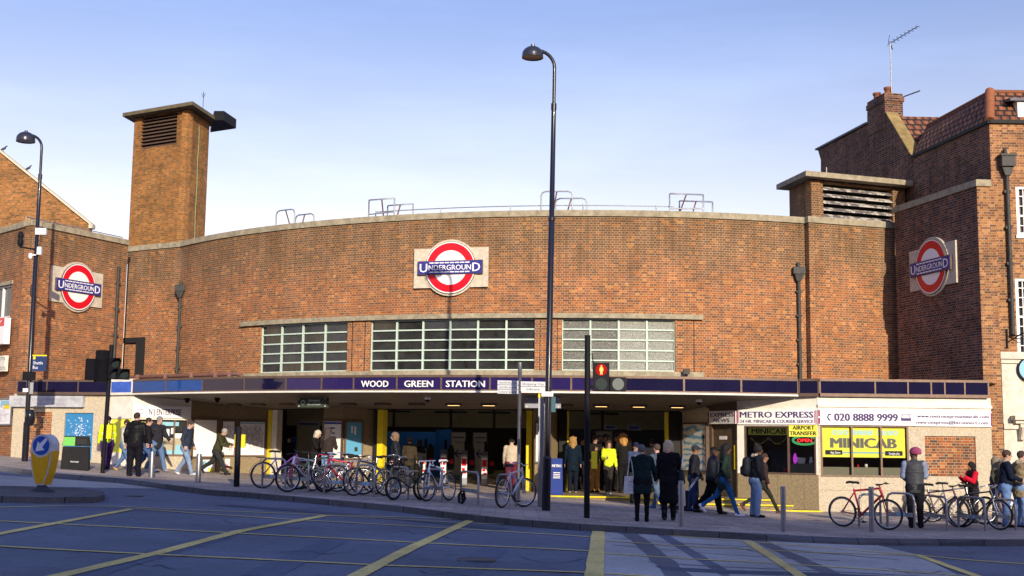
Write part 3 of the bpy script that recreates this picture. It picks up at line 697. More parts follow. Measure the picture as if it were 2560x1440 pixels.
def peel():
    m = bpy.data.materials.new('peeling_paint'); m.use_nodes = True; n = m.node_tree; b = n.nodes['Principled BSDF']
    tc = n.nodes.new('ShaderNodeTexCoord').outputs['Object']; a = tnoise(n, tc, 4, 6, .7); c = ramp(n, a, [(.5, (.13, .12, .12)), (.54, (.5, .47, .42))]); n.links.new(c, b.inputs['Base Color']); b.inputs['Roughness'].default_value = .8; return m
mb.build('ventilator_louvre', peel(), vo)
mb = MB(); mb.fbox(FVv, a_l0, a_l1, 8.6, vz - .05, -.5, -.3); mb.build('ventilator_shaft', MT['blackm'], vo)
mb = MB()
nV = FVv.n; c_ = [Vector((*vL, 0)) - FVl.r * .1 + FVl.n * .42, Vector((*vA, 0)) + FVl.n * .42 + FVv.n * .42, Vector((*vB, 0)) + FVv.n * .42 + FVv.r * .12, Vector((*vB, 0)) - FVl.r * FVl.L, Vector((*vL, 0)) - FVl.r * .1]
mb.prism([(p.x, p.y) for p in (c_[0], c_[1], c_[2], c_[3])], vz, vz + .17); mb.build('ventilator_cap', MT['coping'], vo)
mb = MB(); q = Vector((*vA, vz + .17)) + FVv.r * .95 - FVv.n * .5; mb.tube([q, q + Vector((0, 0, .4))], .02, 6); mb.build('finial', MT['galv'], vo)
# right wing: shaded return wall with roundel, narrow lit front
DZ = 9.27
DA = XY(2236, 518, DZ); DB = XY(2441, 449, DZ); DCx = XY(2478, 452, DZ)
FD = Frame(DA, DB); FE = Frame(DB, (DB[0] + .42, DB[1] + .02))
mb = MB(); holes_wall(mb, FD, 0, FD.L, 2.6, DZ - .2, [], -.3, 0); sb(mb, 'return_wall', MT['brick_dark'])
mb = MB(); holes_wall(mb, FE, -.0, FE.L + .1, -.3, DZ - .2, [], -.3, -.0); sb(mb, 'end_wall', MT['brick_nb'])
mb = MB(); mb.fbox(FD, -.05, FD.L + .05, DZ - .2, DZ, -.35, .05); mb.fbox(FE, .0, FE.L, DZ - .2, DZ - .002, -.3, .05); sb(mb, 'end_coping', MT['coping'])
# drain pipes with hopper heads
def hopper_pipe(P0, z1, z0, rr=.055, name='drainpipe', m='iron', sq=True):
    mb = MB(); x, y = P0[0], P0[1]
    mb.tube([(x, y, z0), (x, y, z1 - .35)], rr, 8)
    if sq:
        mb.box(x - .19, x + .19, y - .14, y + .08, z1 - .22, z1)
        mb.hexa([(x - .07, y - .08, z1 - .45), (x + .07, y - .08, z1 - .45), (x + .07, y + .06, z1 - .45), (x - .07, y + .06, z1 - .45), (x - .15, y - .12, z1 - .22), (x + .15, y - .12, z1 - .22), (x + .15, y + .07, z1 - .22), (x - .15, y + .07, z1 - .22)])
        mb.tube([(x, y, z1), (x, y + .02, z1 + .15)], .06, 8)
    for k in range(1, 5): z = z0 + (z1 - z0) * k / 5; mb.box(x - .09, x + .09, y - .03, y + .09, z - .03, z + .03)
    return sb(mb, name, MT[m])
a, z = arc_hit(457, 735); p = arcP(a, 0, .1); hopper_pipe(p, 1.5 + (1096 - 712) / 67.8, 3.3)
a, z = arc_hit(1993, 700); p = arcP(a, 0, .1); hopper_pipe(p, 1.5 + (1114 - 672) / 77.6, 3.3)
q = FB.px(285, 800)[0]; p = FB.p(q, 0, .1); hopper_pipe(p, 1.5 + (1094 - 640) / 68, 3.3, .06, sq=False)
p = FT.p(FT.px(353, 850)[0], 0, .08); mb = MB(); mb.fbox(FT, FT.px(345, 880)[0], FT.px(362, 880)[0], 3.1, 5.3, .0, .12); mb.fbox(FT, FT.px(310, 848)[0], FT.px(345, 848)[0], 5.1, 5.3, .02, .12); sb(mb, 'duct', MT['blackm'])
# small wall lamp and fittings
mb = MB(); a, z = arc_hit(1716, 929, R0 + .3); p = arcP(a, z, .3); mb.box(p.x - .1, p.x + .1, p.y - .08, p.y + .08, p.z - .08, p.z + .08); mb.tube([p, arcP(a + .02, z - .25, .1)], .02, 6)
mb.tube([arcP(a - .35, z - .1, .05), arcP(a - .22, z + .0, .1), arcP(a - .1, z - .2, .12)], .012, 5); sb(mb, 'floodlight', MT['iron'])
# ------------------------------------------------------------ roundels
def roundel(fr, a, b, label, s=1.0):
    c = fr.p(a, b, 0); t = thing('underground_sign', label, 'sign', c, group='roundel signs on the brick walls')
    mb = MB(); mb.fbox(fr, a - 1.25 * s, a + 1.25 * s, b - .64 * s, b + .64 * s, 0, .07)
    mb.disc(fr, a, b, .915 * s, 0, .09, 48); wpart(mb, 'stone_backing', MT['stone'], t)
    mb = MB(); mb.disc(fr, a, b, .85 * s, .09, .13, 56, .835 * s); wpart(mb, 'rim', MT['bronze'], t)
    mb = MB(); mb.disc(fr, a, b, .835 * s, .09, .128, 56, .80 * s); mb.disc(fr, a, b, .56 * s, .09, .126, 48); wpart(mb, 'white_disc', MT['enwhite'], t)
    mb = MB(); mb.disc(fr, a, b, .80 * s, .09, .127, 56, .56 * s); wpart(mb, 'red_ring', MT['red'], t)
    mb = MB(); mb.fbox(fr, a - 1.07 * s, a + 1.07 * s, b - .205 * s, b + .205 * s, .09, .17); bar = wpart(mb, 'blue_bar', MT['blue'], t)
    mb = MB(); mb.fbox(fr, a - 1.09 * s, a + 1.09 * s, b - .225 * s, b + .225 * s, .088, .155); mb.build('bar_frame', MT['bronze'], bar).matrix_parent_inverse = Matrix.Identity(4)
    mb = MB(); k = s
    put_text(mb, 'U', fr, a - .885 * k, b - .14 * k, .29 * k, .175, width=.25 * k, bold=.012)
    put_text(mb, 'D', fr, a + .885 * k, b - .14 * k, .29 * k, .175, width=.25 * k, bold=.012)
    put_text(mb, 'NDERGROUN', fr, a + .0 * k, b - .085 * k, .175 * k, .175, width=1.42 * k, bold=.012)
    for yy in (-.165, .135):
        for q in range(8):
            x = -.69 + q * .1725
            mb.fbox(fr, a + x * k, a + (x + .145) * k, b + yy * k, b + (yy + .035) * k, .171, .175)
    o = mb.build('lettering', MT['enwhite'], bar); return t
ar, zr = arc_hit(1129, 665); c0 = arcP(ar - 2, 0, .16); c1 = arcP(ar + 2, 0, .16); FRD = Frame(arcP(ar - .8, 0, .0), arcP(ar + .8, 0, .0))
FRD.o = arcP(ar, 0, .0) + FRD.n * .02 - FRD.r * 1.0
roundel(FRD, 1.0, 1.5 + (1104.5 - 665) / 79.3, 'underground sign in the middle of the curved wall above the wide window')
q = FB.px(190, 718); roundel(FB, q[0], q[1], 'sunlit underground sign on the left wing beside the tall pipe', .98)
q = FD.px(2335, 667); roundel(FD, q[0], q[1], 'shaded underground sign on the dark right return wall', 1.0)
# ------------------------------------------------------------ rails on the roof
def arc_rail():
    mb = MB(); a0 = arc_hit(930, 530)[0]; a1 = arc_hit(1690, 520)[0]; A = arc_range(a0, a1, .6)
    mb.tube([arcP(a, 9.06, -.25) for a in A], .018, 6)
    for a in A[::4]: mb.tube([arcP(a, 8.84, -.25), arcP(a, 9.1, -.25)], .022, 6)
    o = mb.build('roof_rail', MT['galv']); tag(o, 'long thin grey safety rail along the curved parapet', 'railing')
arc_rail()
def hoop(u, wd, h, rounded, label):
    a = arc_hit(u, 520)[0]; p = arcP(a, 8.78, -.15)
    t = thing('roof_access_rail', label, 'railing', p, rz=a / R0, group='access rails standing on the roof edge')
    for k, (yy, xx, hh) in enumerate(((0, -.14, h), (.5, .3, h * .82))):
        mb = MB(); x0, x1 = xx - wd / 2, xx + wd / 2; c = .14 if rounded else .01
        pts = [(x0, yy, 0), (x0, yy, hh - c)] + ([(x0 + c * .3, yy, hh - c * .3)] if rounded else []) + [(x0 + c, yy, hh), (x1 - c, yy, hh)] + ([(x1 - c * .3, yy, hh - c * .3)] if rounded else []) + [(x1, yy, hh - c), (x1, yy, 0)]
        mb.tube(pts, .025, 6)
        if not rounded: mb.tube([(x0, yy, hh * .28), (x1, yy, hh * .34)], .022, 6)
        mb.build('hoop', MT['galv'], t)
        mb = MB(); mb.tube([(xx, yy, hh), (xx - .16, yy + .5 * (1 - k), 0)], .025, 6); mb.build('brace', MT['rust'], t)
hoop(714, .85, .62, True, 'leftmost roof rail with rounded corners')
hoop(958, .95, .68, False, 'square cornered roof rail above the gap between the first two windows')
hoop(1402, 1.0, .72, True, 'rounded roof rail directly behind the tall lamp post')
hoop(1730, 1.1, .68, False, 'square cornered roof rail at the right end of the roof')
# ------------------------------------------------------------ inside the station
def zline(a, b, n=6): return [a + (b - a) * i / n for i in range(n + 1)]
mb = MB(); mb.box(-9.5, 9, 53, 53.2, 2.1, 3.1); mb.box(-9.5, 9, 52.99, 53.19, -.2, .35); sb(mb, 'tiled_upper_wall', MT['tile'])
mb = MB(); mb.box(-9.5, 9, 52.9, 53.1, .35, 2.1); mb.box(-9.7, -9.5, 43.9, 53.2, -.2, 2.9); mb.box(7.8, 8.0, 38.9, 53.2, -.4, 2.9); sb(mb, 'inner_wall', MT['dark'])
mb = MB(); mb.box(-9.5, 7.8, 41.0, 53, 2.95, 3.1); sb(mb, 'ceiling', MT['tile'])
for x in (-4.3, -2.2, -.6, 3.4):                      # hanging conduits seen against the tiles
    mb = MB(); mb.box(x - .05, x + .05, 46, 46.1, 2.0, 2.9); mb.box(x - .6, x + .6, 45.9, 46.0, 2.55, 2.62); sb(mb, 'conduit', MT['iron'])
mb = MB(); mb.box(1.5, 7.7, 51, 51.2, -.1, 2.08); sb(mb, 'navy_wall', mat('navy_wall', (.015, .018, .05), .5))
for u0, v0, u1, v1 in ((1568, 1062, 1602, 1076), (1510, 1062, 1542, 1074)):
    p = atY(u0, v1, 50.9); q = atY(u1, v0, 50.9); mb = MB(); mb.box(p.x, q.x, 50.85, 50.95, p.z, q.z); mb2 = MB(); mb2.box(p.x + .06, q.x - .06, 50.84, 50.849, p.z + .05, q.z - .05)
    o = sb(mb, 'wall_sign', MT['greyink']); mb2.build('sign_face', MT['blueink'], o).matrix_parent_inverse = Matrix.Identity(4)
for (x0, x1) in ((-8, -5.5), (-3.5, -1), (1.0, 3.0), (4.5, 6.8)):     # glowing strips added under the ceiling to brighten the ticket hall
    mb = MB(); mb.box(x0, x1, 46.9, 47.05, 2.90, 2.948); sb(mb, 'added_ceiling_light', mat('added_hall_glow', (.8, .75, .6), emit=(1, .86, .62), estr=4.5))
# header beam and pillars on the line of the curved wall
eR = lambda u, v=1080, R=R0: arc_hit(u, v, R)[0]
mb = MB(); arcbox(mb, eR(668), eR(1700), 2.50, 2.72, -.35, -.02); sb(mb, 'entrance_header', MT['blackm'])
def pillar(u0, u1, d0, d1, m, name='pillar', z1=2.5, z0=-.4):
    mb = MB(); arcbox(mb, eR(u0), eR(u1), z0, z1, d0, d1, .2); return sb(mb, name, m)
pillar(672, 681, -.2, .06, MT['yellow'], 'yellow_post'); pillar(681, 694, -.22, .04, MT['cream'], 'door_frame')
pillar(945, 959, -.25, .05, MT['yellow'], 'yellow_post'); pillar(933, 944, -.3, -.02, MT['blackm'], 'door_frame')
pillar(1316, 1330, -.6, .02, MT['yellow'], 'yellow_post'); pillar(1418, 1422, -.2, .03, MT['yellow'], 'yellow_post'); pillar(1664, 1671, -.2, .03, MT['yellow'], 'yellow_post')
pillar(1672, 1706, -.6, .0, MT['blackm'], 'door_frame'); pillar(1398, 1416, -.6, 0, MT['blackm'], 'door_frame')
def bigpillar(ua, ub, uc, ud, z1=2.62):                # canted pillar: two visible faces
    A = arcP(eR(ua), 0, .05); B = arcP(eR(ub), 0, .55); C = arcP(eR(uc), 0, .55); D = arcP(eR(ud), 0, -.3)
    mb = MB(); mb.prism([(A.x, A.y), (B.x, B.y), (C.x, C.y), (D.x, D.y), (arcP(eR(ua), 0, -.3).x, arcP(eR(ua), 0, -.3).y)], -.5, z1); sb(mb, 'pillar', MT['granite_d'])
    return Frame(A, B), Frame(B, C), Frame(C, D)
P1a, P1b, P1c = bigpillar(826, 832, 880, 936)
P2a, P2b, P2c = bigpillar(1334, 1342, 1380, 1398)
# ceiling downlights in the soffit and dome cameras
for i, (u, v, on) in enumerate([(645, 1013, 0), (718, 1013, 0), (872, 1012, 0), (957, 1012, 0), (1043, 1011, 0), (1134, 1013, 1), (1222, 1013, 1), (1413, 1014, 0), (1503, 1016, 1), (1597, 1018, 1), (1693, 1018, 1), (1787, 1021, 0), (586, 1014, 0), (520, 1016, 1)]):
    R = R0 + 1.45; a, z = arc_hit(u, v, R); zz = 2.885 - .36 * (FR - .08 - 1.45) / (FR - .1) - .03
    p = arcP(a, zz, 1.45); t = Frame(arcP(a - .2, 0, 1.45), arcP(a + .2, 0, 1.45)); t.o = Vector((p.x, p.y, 0))
    mb = MB(); mb.fbox(t, -.24, .24, zz - .03, zz + .03, -.12, .12); o = sb(mb, 'downlight', MT['bronze'])
    if on:
        mb = MB(); mb.fbox(t, -.17, .17, zz - .036, zz - .031, -.08, .08); l = mb.build('lamp', mat('warm_lamp', (.8, .6, .3), emit=(1, .62, .22), estr=2.2), o); l.matrix_parent_inverse = Matrix.Identity(4)
for k, (u, v, lab) in enumerate(((468, 1002, 'dark dome camera under the left end of the canopy'), (543, 1004, 'dark dome camera beside the first one under the canopy'), (1069, 996, 'white dome camera under the canopy near the word STATION'), (1747, 1006, 'white dome camera under the right part of the canopy'))):
    R = R0 + 2.9; a, z = arc_hit(u, v, R); p = arcP(a, 2.80, 2.9); t = thing('dome_camera', lab, 'camera', p, group='dome cameras under the canopy')
    mb = MB(); mb.lathe([(.09, 0), (.09, -.06), (.07, -.08)], n=16); mb.build('housing', MT['black'] if k < 2 else MT['white'], t)
    mb = MB(); mb.lathe([(.07, -.08), (.065, -.12), (.04, -.15), (0, -.16)], n=16); mb.build('dome', MT['black'], t)
# hanging emergency signs
for u, v, lit, lab in ((780, 1006, 1, 'hanging green emergency do not enter sign left of the WOOD panel'), (1357, 1007, 0, 'hanging grey sign case under the canopy behind the lamp post')):
    R = R0 + 3.2; a, z = arc_hit(u, v, R); fr = Frame(arcP(a - .45, 0, 3.2), arcP(a + .45, 0, 3.2)); zz = z
    t = thing('hanging_sign', lab, 'sign', fr.p(fr.L / 2, zz)); L = fr.L
    mb = MB(); mb.fbox(fr, 0, L, zz - .15, zz + .15, -.12, .0); mb.tube([fr.p(.2, zz + .15, -.06), fr.p(.2, 2.86, -.06)], .015, 5); mb.tube([fr.p(L - .2, zz + .15, -.06), fr.p(L - .2, 2.86, -.06)], .015, 5)
    wpart(mb, 'case', mat('sign_case', (.05, .06, .05), .4) if lit else MT['greyink'], t)
    mb = MB()
    for x in (.06, L - .06):
        for z_ in (-.11, .11): mb.disc(fr, x, zz + z_, .018, 0, .006, 8)
    if lit:
        put_text(mb, 'Emergency', fr, L / 2 + .08, zz + .03, .075, .006, width=.38); put_text(mb, 'Do not enter', fr, L / 2 + .08, zz - .08, .075, .006, width=.46)
        mb.disc(fr, .2, zz, .065, 0, .006, 20, .05)
    wpart(mb, 'lettering', mat('pale_green', (.70, .85, .72), .5), t)
# hoarding, way-in boards
p = atY(962, 1166, 48.5); q = atY(1090, 1080, 48.5); r_ = atY(1128, 1074, 46.5)
t = thing('blue_hoarding', 'bright blue site hoarding standing inside the middle entrance', 'hoarding', (p.x, p.y, .05))
mb = MB(); mb.box(p.x, q.x, 48.5, 48.56, .0, q.z); wpart(mb, 'panel', MT['hoard'], t)
mb = MB(); fr = Frame((q.x + .01, 48.49), (r_.x, 46.5)); mb.fbox(fr, 0, fr.L, 0, r_.z, -.05, 0); wpart(mb, 'side_panel', MT['hoard'], t)
for i, (u0, v0, u1, v1, Y, lab) in enumerate(((1126, 1080, 1165, 1165, 45.6, 'left of the two way in boards behind the ticket gates'), (1181, 1081, 1218, 1165, 45.9, 'right of the two way in boards behind the ticket gates'), (1489, 1077, 1532, 1165, 46.5, 'way in board in the right entrance behind the waiting people'))):
    a = atY(u0, v1, Y); b = atY(u1, v0, Y); fr = Frame((a.x, Y), (b.x, Y)); t = thing('direction_board', lab, 'sign', (a.x, Y, .05), group='way in boards inside the station'); L = fr.L; z1 = b.z
    mb = MB(); mb.fbox(fr, 0, L, .1, z1, -.06, 0); wpart(mb, 'frame', MT['steel'], t)
    mb = MB(); mb.fbox(fr, .04, L - .04, .3, z1 - .03, 0, .004); wpart(mb, 'board', mat('board_white', (.62, .62, .62), .4), t)
    mb = MB(); mb.fbox(fr, .07, L - .07, z1 - .22, z1 - .18, .004, .007); put_text(mb, 'Way in', fr, L / 2, z1 - .40, .10, .008, width=L * .55)
    c, zc = L / 2, z1 - .78
    mb.fbox(fr, c - .1, c + .16, zc - .025, zc + .025, .004, .007); mb.fpoly(fr, [(c - .16, zc), (c - .02, zc - .14), (c + .04, zc - .14), (c - .09, zc), (c + .04, zc + .14), (c - .02, zc + .14)], .004, .0072)
    wpart(mb, 'lettering', MT['blueink'], t)
# ticket gates
def gate_proto(u, lab, first=None):
    X = atY(u, 1180, 41.6).x
    if first is None:
        t = thing('ticket_gate', lab, 'ticket gate', (X, 41.6, gz(X)), group='ticket gates in the middle entrance')
        mb = MB(); mb.box(-.10, .10, 0, 1.7, 0, .98); mb.box(-.085, .085, -.03, 0, .02, .9); mb.build('cabinet', MT['steel'], t)
        mb = MB(); mb.hexa([(-.10, -.04, .98), (.10, -.04, .98), (.10, .3, .98), (-.10, .3, .98), (-.10, .05, 1.12), (.10, .05, 1.12), (.10, .3, 1.12), (-.10, .3, 1.12)]); mb.build('reader', MT['steel'], t)
        mb = MB(); mb.box(-.09, .09, -.045, -.031, .22, .92); fp = mb.build('front_panel', MT['offwhite'], t)
        mb = MB(); mb.box(-.075, .075, -.05, -.046, .62, .86); mb.box(-.07, .03, -.05, -.046, .47, .55); mb.box(-.03, .07, -.05, -.046, .36, .43); mb.build('red_notice', MT['red'], fp)
        mb = MB(); fr = LocalFrame((0, .7, 0), (1, 0, 0), (0, 0, 1), (0, -1, 0))
        mb.fpoly(fr, [(.10, .35), (.30, .40), (.34, .6), (.32, 1.15), (.26, 1.28), (.16, 1.3), (.10, 1.1)], 0, .03); pd = mb.build('paddle', MT['blackm'], t)
        mb = MB(); mb.disc(fr, .23, .72, .085, .03, .036, 20); mb.build('red_disc', MT['red'], pd)
        mb = MB(); mb.lathe([(.05, .98), (.05, 1.42), (.03, 1.45), (0, 1.46)], o=(0, 1.3, 0), n=10); mb.build('signal_post', MT['blackm'], t)
        return t
    r = first.copy(); COL.objects.link(r); r.location = (X, 41.6, gz(X)); r['label'] = lab
    for ch in list(first.children):
        c = ch.copy(); COL.objects.link(c); c.parent = r
        for g in ch.children: d = g.copy(); COL.objects.link(d); d.parent = c
    return r
G0 = gate_proto(1056, 'steel ticket gate with red and white panel, leftmost of the four')
for u, lab in ((1108, 'steel ticket gate, second from the left behind the white road bicycle'), (1160, 'steel ticket gate, third from the left above the empty cycle stand'), (1211, 'steel ticket gate, rightmost of the four')): gate_proto(u, lab, G0)
# poster cases
def poster(fr, a0, a1, b0, b1, lab, m, deco=None, frame='bronze', cat='poster', name='poster_case', grp=None):
    t = thing(name, lab, cat, fr.p((a0 + a1) / 2, b0, 0), group=grp)
    mb = MB(); w_ = .05
    for q in ((a0 - w_, a1 + w_, b0 - w_, b0), (a0 - w_, a1 + w_, b1, b1 + w_), (a0 - w_, a0, b0, b1), (a1, a1 + w_, b0, b1)): mb.fbox(fr, *q, .0, .07)
    wpart(mb, 'frame', MT[frame], t)
    mb = MB(); mb.fbox(fr, a0, a1, b0, b1, .0, .035); wpart(mb, 'sheet', m if not isinstance(m, str) else MT[m], t)
    if deco:
        for nm, mm, fn in deco:
            mb = MB(); fn(mb, a0, a1, b0, b1, .037); wpart(mb, nm, MT[mm], t)
    return t
def rows(fr, n, x0, x1, y0, y1, h):
    def fn(mb, a0, a1, b0, b1, d):
        for i in range(n):
            y = b0 + (b1 - b0) * (y0 + (y1 - y0) * i / max(1, n - 1)); x = x1 - random.uniform(0, .25) * (x1 - x0)
            mb.fbox(fr, a0 + (a1 - a0) * x0, a0 + (a1 - a0) * x, y, y + h, d, d + .002)
    return fn
def blocks(fr, L):
    def fn(mb, a0, a1, b0, b1, d):
        for x0, x1, y0, y1 in L: mb.fbox(fr, a0 + (a1 - a0) * x0, a0 + (a1 - a0) * x1, b0 + (b1 - b0) * y0, b0 + (b1 - b0) * y1, d, d + .002)
    return fn
def webs(fr, n, th=.006):                             # the tangle of lines of a route map
    def fn(mb, a0, a1, b0, b1, d):
        for i in range(n):
            x, y = random.uniform(.08, .92), random.uniform(.08, .92); pts = [(x, y)]; an = random.choice((0, .785, 1.57, 2.356)) + random.choice((0, 3.14159))
            for _ in range(4):
                l = random.uniform(.05, .2); x2, y2 = x + l * math.cos(an), y + l * math.sin(an); an += random.choice((-.785, .785))
                if not (.05 < x2 < .95 and .05 < y2 < .93): break
                A = (a0 + (a1 - a0) * x, b0 + (b1 - b0) * y); B = (a0 + (a1 - a0) * x2, b0 + (b1 - b0) * y2); x, y = x2, y2
                dx, dy = B[0] - A[0], B[1] - A[1]; L = math.hypot(dx, dy) or 1; nx, ny = -dy / L * th / 2, dx / L * th / 2
                mb.face([fr.p(A[0] + nx, A[1] + ny, d), fr.p(A[0] - nx, A[1] - ny, d), fr.p(B[0] - nx, B[1] - ny, d), fr.p(B[0] + nx, B[1] + ny, d)])
    return fn
# left side under the canopy
L0 = (atY(41, 975, 41.55).x, 41.55); L1 = (atY(275, 975, 40.95).x, 40.95); CLp = arcP(CL, 0, FR); L2 = (CLp.x, CLp.y)
NJ1 = (-11.35, 43.5); 
def planpt(u, Y, v=1080): p = atY(u, v, Y); return (p.x, p.y)
NJ1 = planpt(476, 41.25); NJ2 = planpt(547, 41.9); NJ3 = arcP(eR(671), 0, 0); NJ3 = (NJ3.x, NJ3.y)
FL1 = Frame((L0[0], L0[1] + .12), (L1[0], L1[1] + .12)); FL2 = Frame(L0, L1); FNJ = Frame((L2[0] - .0, L2[1] + .1), NJ1); FP1 = Frame(NJ1, NJ2); FP2 = Frame(NJ2, NJ3)
FC = Frame((L1[0], L1[1] + .12), (L2[0], L2[1] + .1))
def fascia_flat(fr, us, mats, d0=-.1, d1=.0, nm='shop_fascia'):
    AA = [fr.px(u, 975)[0] for u in us]; z0, z1 = 2.89, 3.39
    mb = MB(); mb.fbox(fr, AA[0], AA[-1], z0, z0 + .09, d0, d1 + .02); mb.fbox(fr, AA[0], AA[-1], z1 - .07, z1, d0, d1 + .022)
    for a in AA: mb.fbox(fr, a - .02, a + .02, z0 + .09, z1 - .07, d0, d1 + .012)
    base = sb(mb, nm, MT['bronze'])
    for i in range(len(AA) - 1):
        mb = MB(); mb.fbox(fr, AA[i] + .02, AA[i + 1] - .02, z0 + .09, z1 - .07, d0, d1); o = mb.build('fascia_panel', MT[mats[i]], base); o.matrix_parent_inverse = Matrix.Identity(4)
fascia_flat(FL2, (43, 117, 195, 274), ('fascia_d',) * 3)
FCf = Frame(L1, L2); zz0, zz1 = 2.89, 3.39
mb = MB(); mb.fbox(FCf, 0, FCf.L, zz0, zz1 + .02, -.1, .01); o = sb(mb, 'corner_fascia', MT['cream']); mb = MB(); mb.fbox(FCf, .07, FCf.L - .07, zz0 + .08, zz1 - .07, .01, .016); o2 = mb.build('fascia_panel', mat('bright_blue_panel', (.05, .12, .50), .3, noise=.3, nscale=5), o); o2.matrix_parent_inverse = Matrix.Identity(4)
mb = MB(); mb.face([(L0[0], L0[1], 3.36), (L1[0], L1[1], 3.36), (L2[0], L2[1], 3.36), (TC.x, TC.y, 3.36), (TL[0], TL[1], 3.36), (BL[0], BL[1], 3.36)]); sb(mb, 'shop_roof', MT['lead'])
LS = thing('corner_shop', 'pale clad newsagent shop under the left end of the blue fascia', 'shop', (L1[0], L1[1], gz(L1[0])))
# (the shops are parts of the long low storey; their own walls, windows and doors follow)
a_s = [FL1.px(u, 1080)[0] for u in (30, 72, 128, 160, 228)]
mb = MB(); holes_wall(mb, FL1, a_s[0], FL1.L, -.2, 2.92, [(a_s[1], a_s[2], 1.0 + .05, 2.32), (a_s[3], a_s[4] + .05, .75, 2.30)], -.3, 0); wpart(mb, 'clad_wall', MT['granite'], LS)
mb = MB(); mb.fbox(FL1, a_s[1], a_s[2], 1.05, 2.32, -.2, -.03); mb.fbox(FL1, a_s[1] + .001, a_s[2] - .001, .4, 1.05, -.2, .006); wpart(mb, 'brick_panel', MT['brick_shop'], LS)
mb = MB(); mb.fbox(FL1, a_s[3], a_s[4] + .05, .75, 2.30, -.2, -.06)
o = wpart(mb, 'boarded_window', MT['poster_blue'], LS, 'blue board with peeling white scraps')
mb = MB()
for _ in range(150):
    x = random.gauss((a_s[3] + a_s[4]) / 2, .22); y = random.gauss(1.65, .28); s1, s2 = random.uniform(.01, .06), random.uniform(.008, .03)
    if a_s[3] + .05 < x < a_s[4] - .05 and .85 < y < 2.2: mb.fpoly(FL1, [(x, y), (x + s1, y + random.uniform(-.01, .01)), (x + s1 * .8, y + s2), (x + .01, y + s2 * .8)], -.06, -.056)
mb.build('paper_scraps', MT['offwhite'], o).matrix_parent_inverse = Matrix.Identity(4)
sgn = FL1.rect(30, 990, 213, 1016); 
def signboard(fr, a0, a1, b0, b1, lab, texts, m='offwhite', d0=0.0, d1=.06, edge=None, cat='sign', name='shop_sign', loc=None, group=None):
    t = thing(name, lab, cat, fr.p((a0 + a1) / 2, b0, d1), group=group)
    mb = MB(); mb.fbox(fr, a0, a1, b0, b1, d0, d1); wpart(mb, 'board', MT[m], t)
    bym = {}
    for tx in texts:
        s_, xf, yf, hf, wf, mm = tx[:6]
        k = bym.setdefault(mm, MB()); put_text(k, s_, fr, a0 + (a1 - a0) * xf, b0 + (b1 - b0) * yf, (b1 - b0) * hf, d1 + .004, width=(a1 - a0) * wf, bold=tx[6] if len(tx) > 6 else 0)
    if edge:
        for (x0, x1, y0, y1, mm) in edge: bym.setdefault(mm, MB()).fbox(fr, a0 + (a1 - a0) * x0, a0 + (a1 - a0) * x1, b0 + (b1 - b0) * y0, b0 + (b1 - b0) * y1, d1, d1 + .003)
    for mm, k in bym.items(): wpart(k, 'lettering', MT[mm], t)
    return t
signboard(FL1, sgn[0], sgn[1], sgn[2] - .02, sgn[3], 'faded white newsagent sign with grey lettering at far left', m='oldsign', texts=[('SNACKS', .12, .55, .22, .14, 'greyink'), ('TOPUPS', .35, .58, .22, .1, 'greyink'), ('BOOKS & FILM PROCESSING', .64, .58, .22, .3, 'greyink'), ('PHONECARDS', .9, .6, .22, .15, 'greyink'), ('DRINKS', .12, .18, .2, .1, 'greyink'), ('SANDWICHES', .46, .16, .2, .14, 'greyink'), ('MAGAZINES', .7, .16, .2, .14, 'greyink')], d1=.16)
# recess / corner window (yellow) and NJ shop front
mb = MB(); holes_wall(mb, FC, 0, FC.L, -.2, 2.92, [(.04, FC.L - .04, 1.02, 2.12)], -.2, 0); wpart(mb, 'corner_wall', MT['cream'], LS)
mb = MB(); mb.fbox(FC, 0, FC.L, 1.02, 2.12, -.2, -.05); wpart(mb, 'corner_window', MT['yellowsign'], LS)
NH = [(.08, FNJ.L - .08, .92, 2.10)]
mb = MB(); holes_wall(mb, FNJ, 0, FNJ.L, .55 + .37, 2.99, NH, -.2, 0); wpart(mb, 'shop_wall', MT['cream'], LS)
mb = MB(); mb.fbox(FNJ, 0, FNJ.L, -.2, .92, -.2, 0.005); wpart(mb, 'stall_riser', MT['granite'], LS)
mb = MB(); mb.fbox(FNJ, .08, FNJ.L - .08, .92, .98, -.15, .03)
for k in range(5): x = .08 + (FNJ.L - .2) * k / 4; mb.fbox(FNJ, x, x + .04, .98, 2.10, -.12, .01)
wn = wpart(mb, 'shop_window', MT['bronze'], LS)
def sub(mb, name, m, par):
    o = mb.build(name, m if not isinstance(m, str) else MT[m], par); o.matrix_parent_inverse = Matrix.Identity(4); return o
mb = MB(); mb.fbox(FNJ, .08, FNJ.L - .08, .98, 2.10, -.16, -.13); sub(mb, 'window_glass', 'glassdark', wn)
for k, (m, L) in enumerate([('yellowsign', [(.02, .2, .8, .95), (.0, .1, .1, .3), (.1, .24, .02, .28)]), ('offwhite', [(.5, .57, .55, .72), (.6, .67, .5, .75), (.7, .76, .6, .78), (.52, .57, .38, .5), (.76, .95, .45, .62)]), ('lblue', [(.45, .85, .84, .96), (.45, .97, .0, .12), (.8, .97, .12, .3)]), ('tile', [(.5, .8, .12, .4), (.55, .95, .28, .48)])]):
    for q_ in L: mb = MB(); blocks(FNJ, [q_])(mb, .12, FNJ.L - .12, .98, 2.08, -.13 + .002 * k); sub(mb, 'window_notice', m, wn)
a0, a1, b0, b1 = FNJ.rect(279, 1017, 473, 1045)
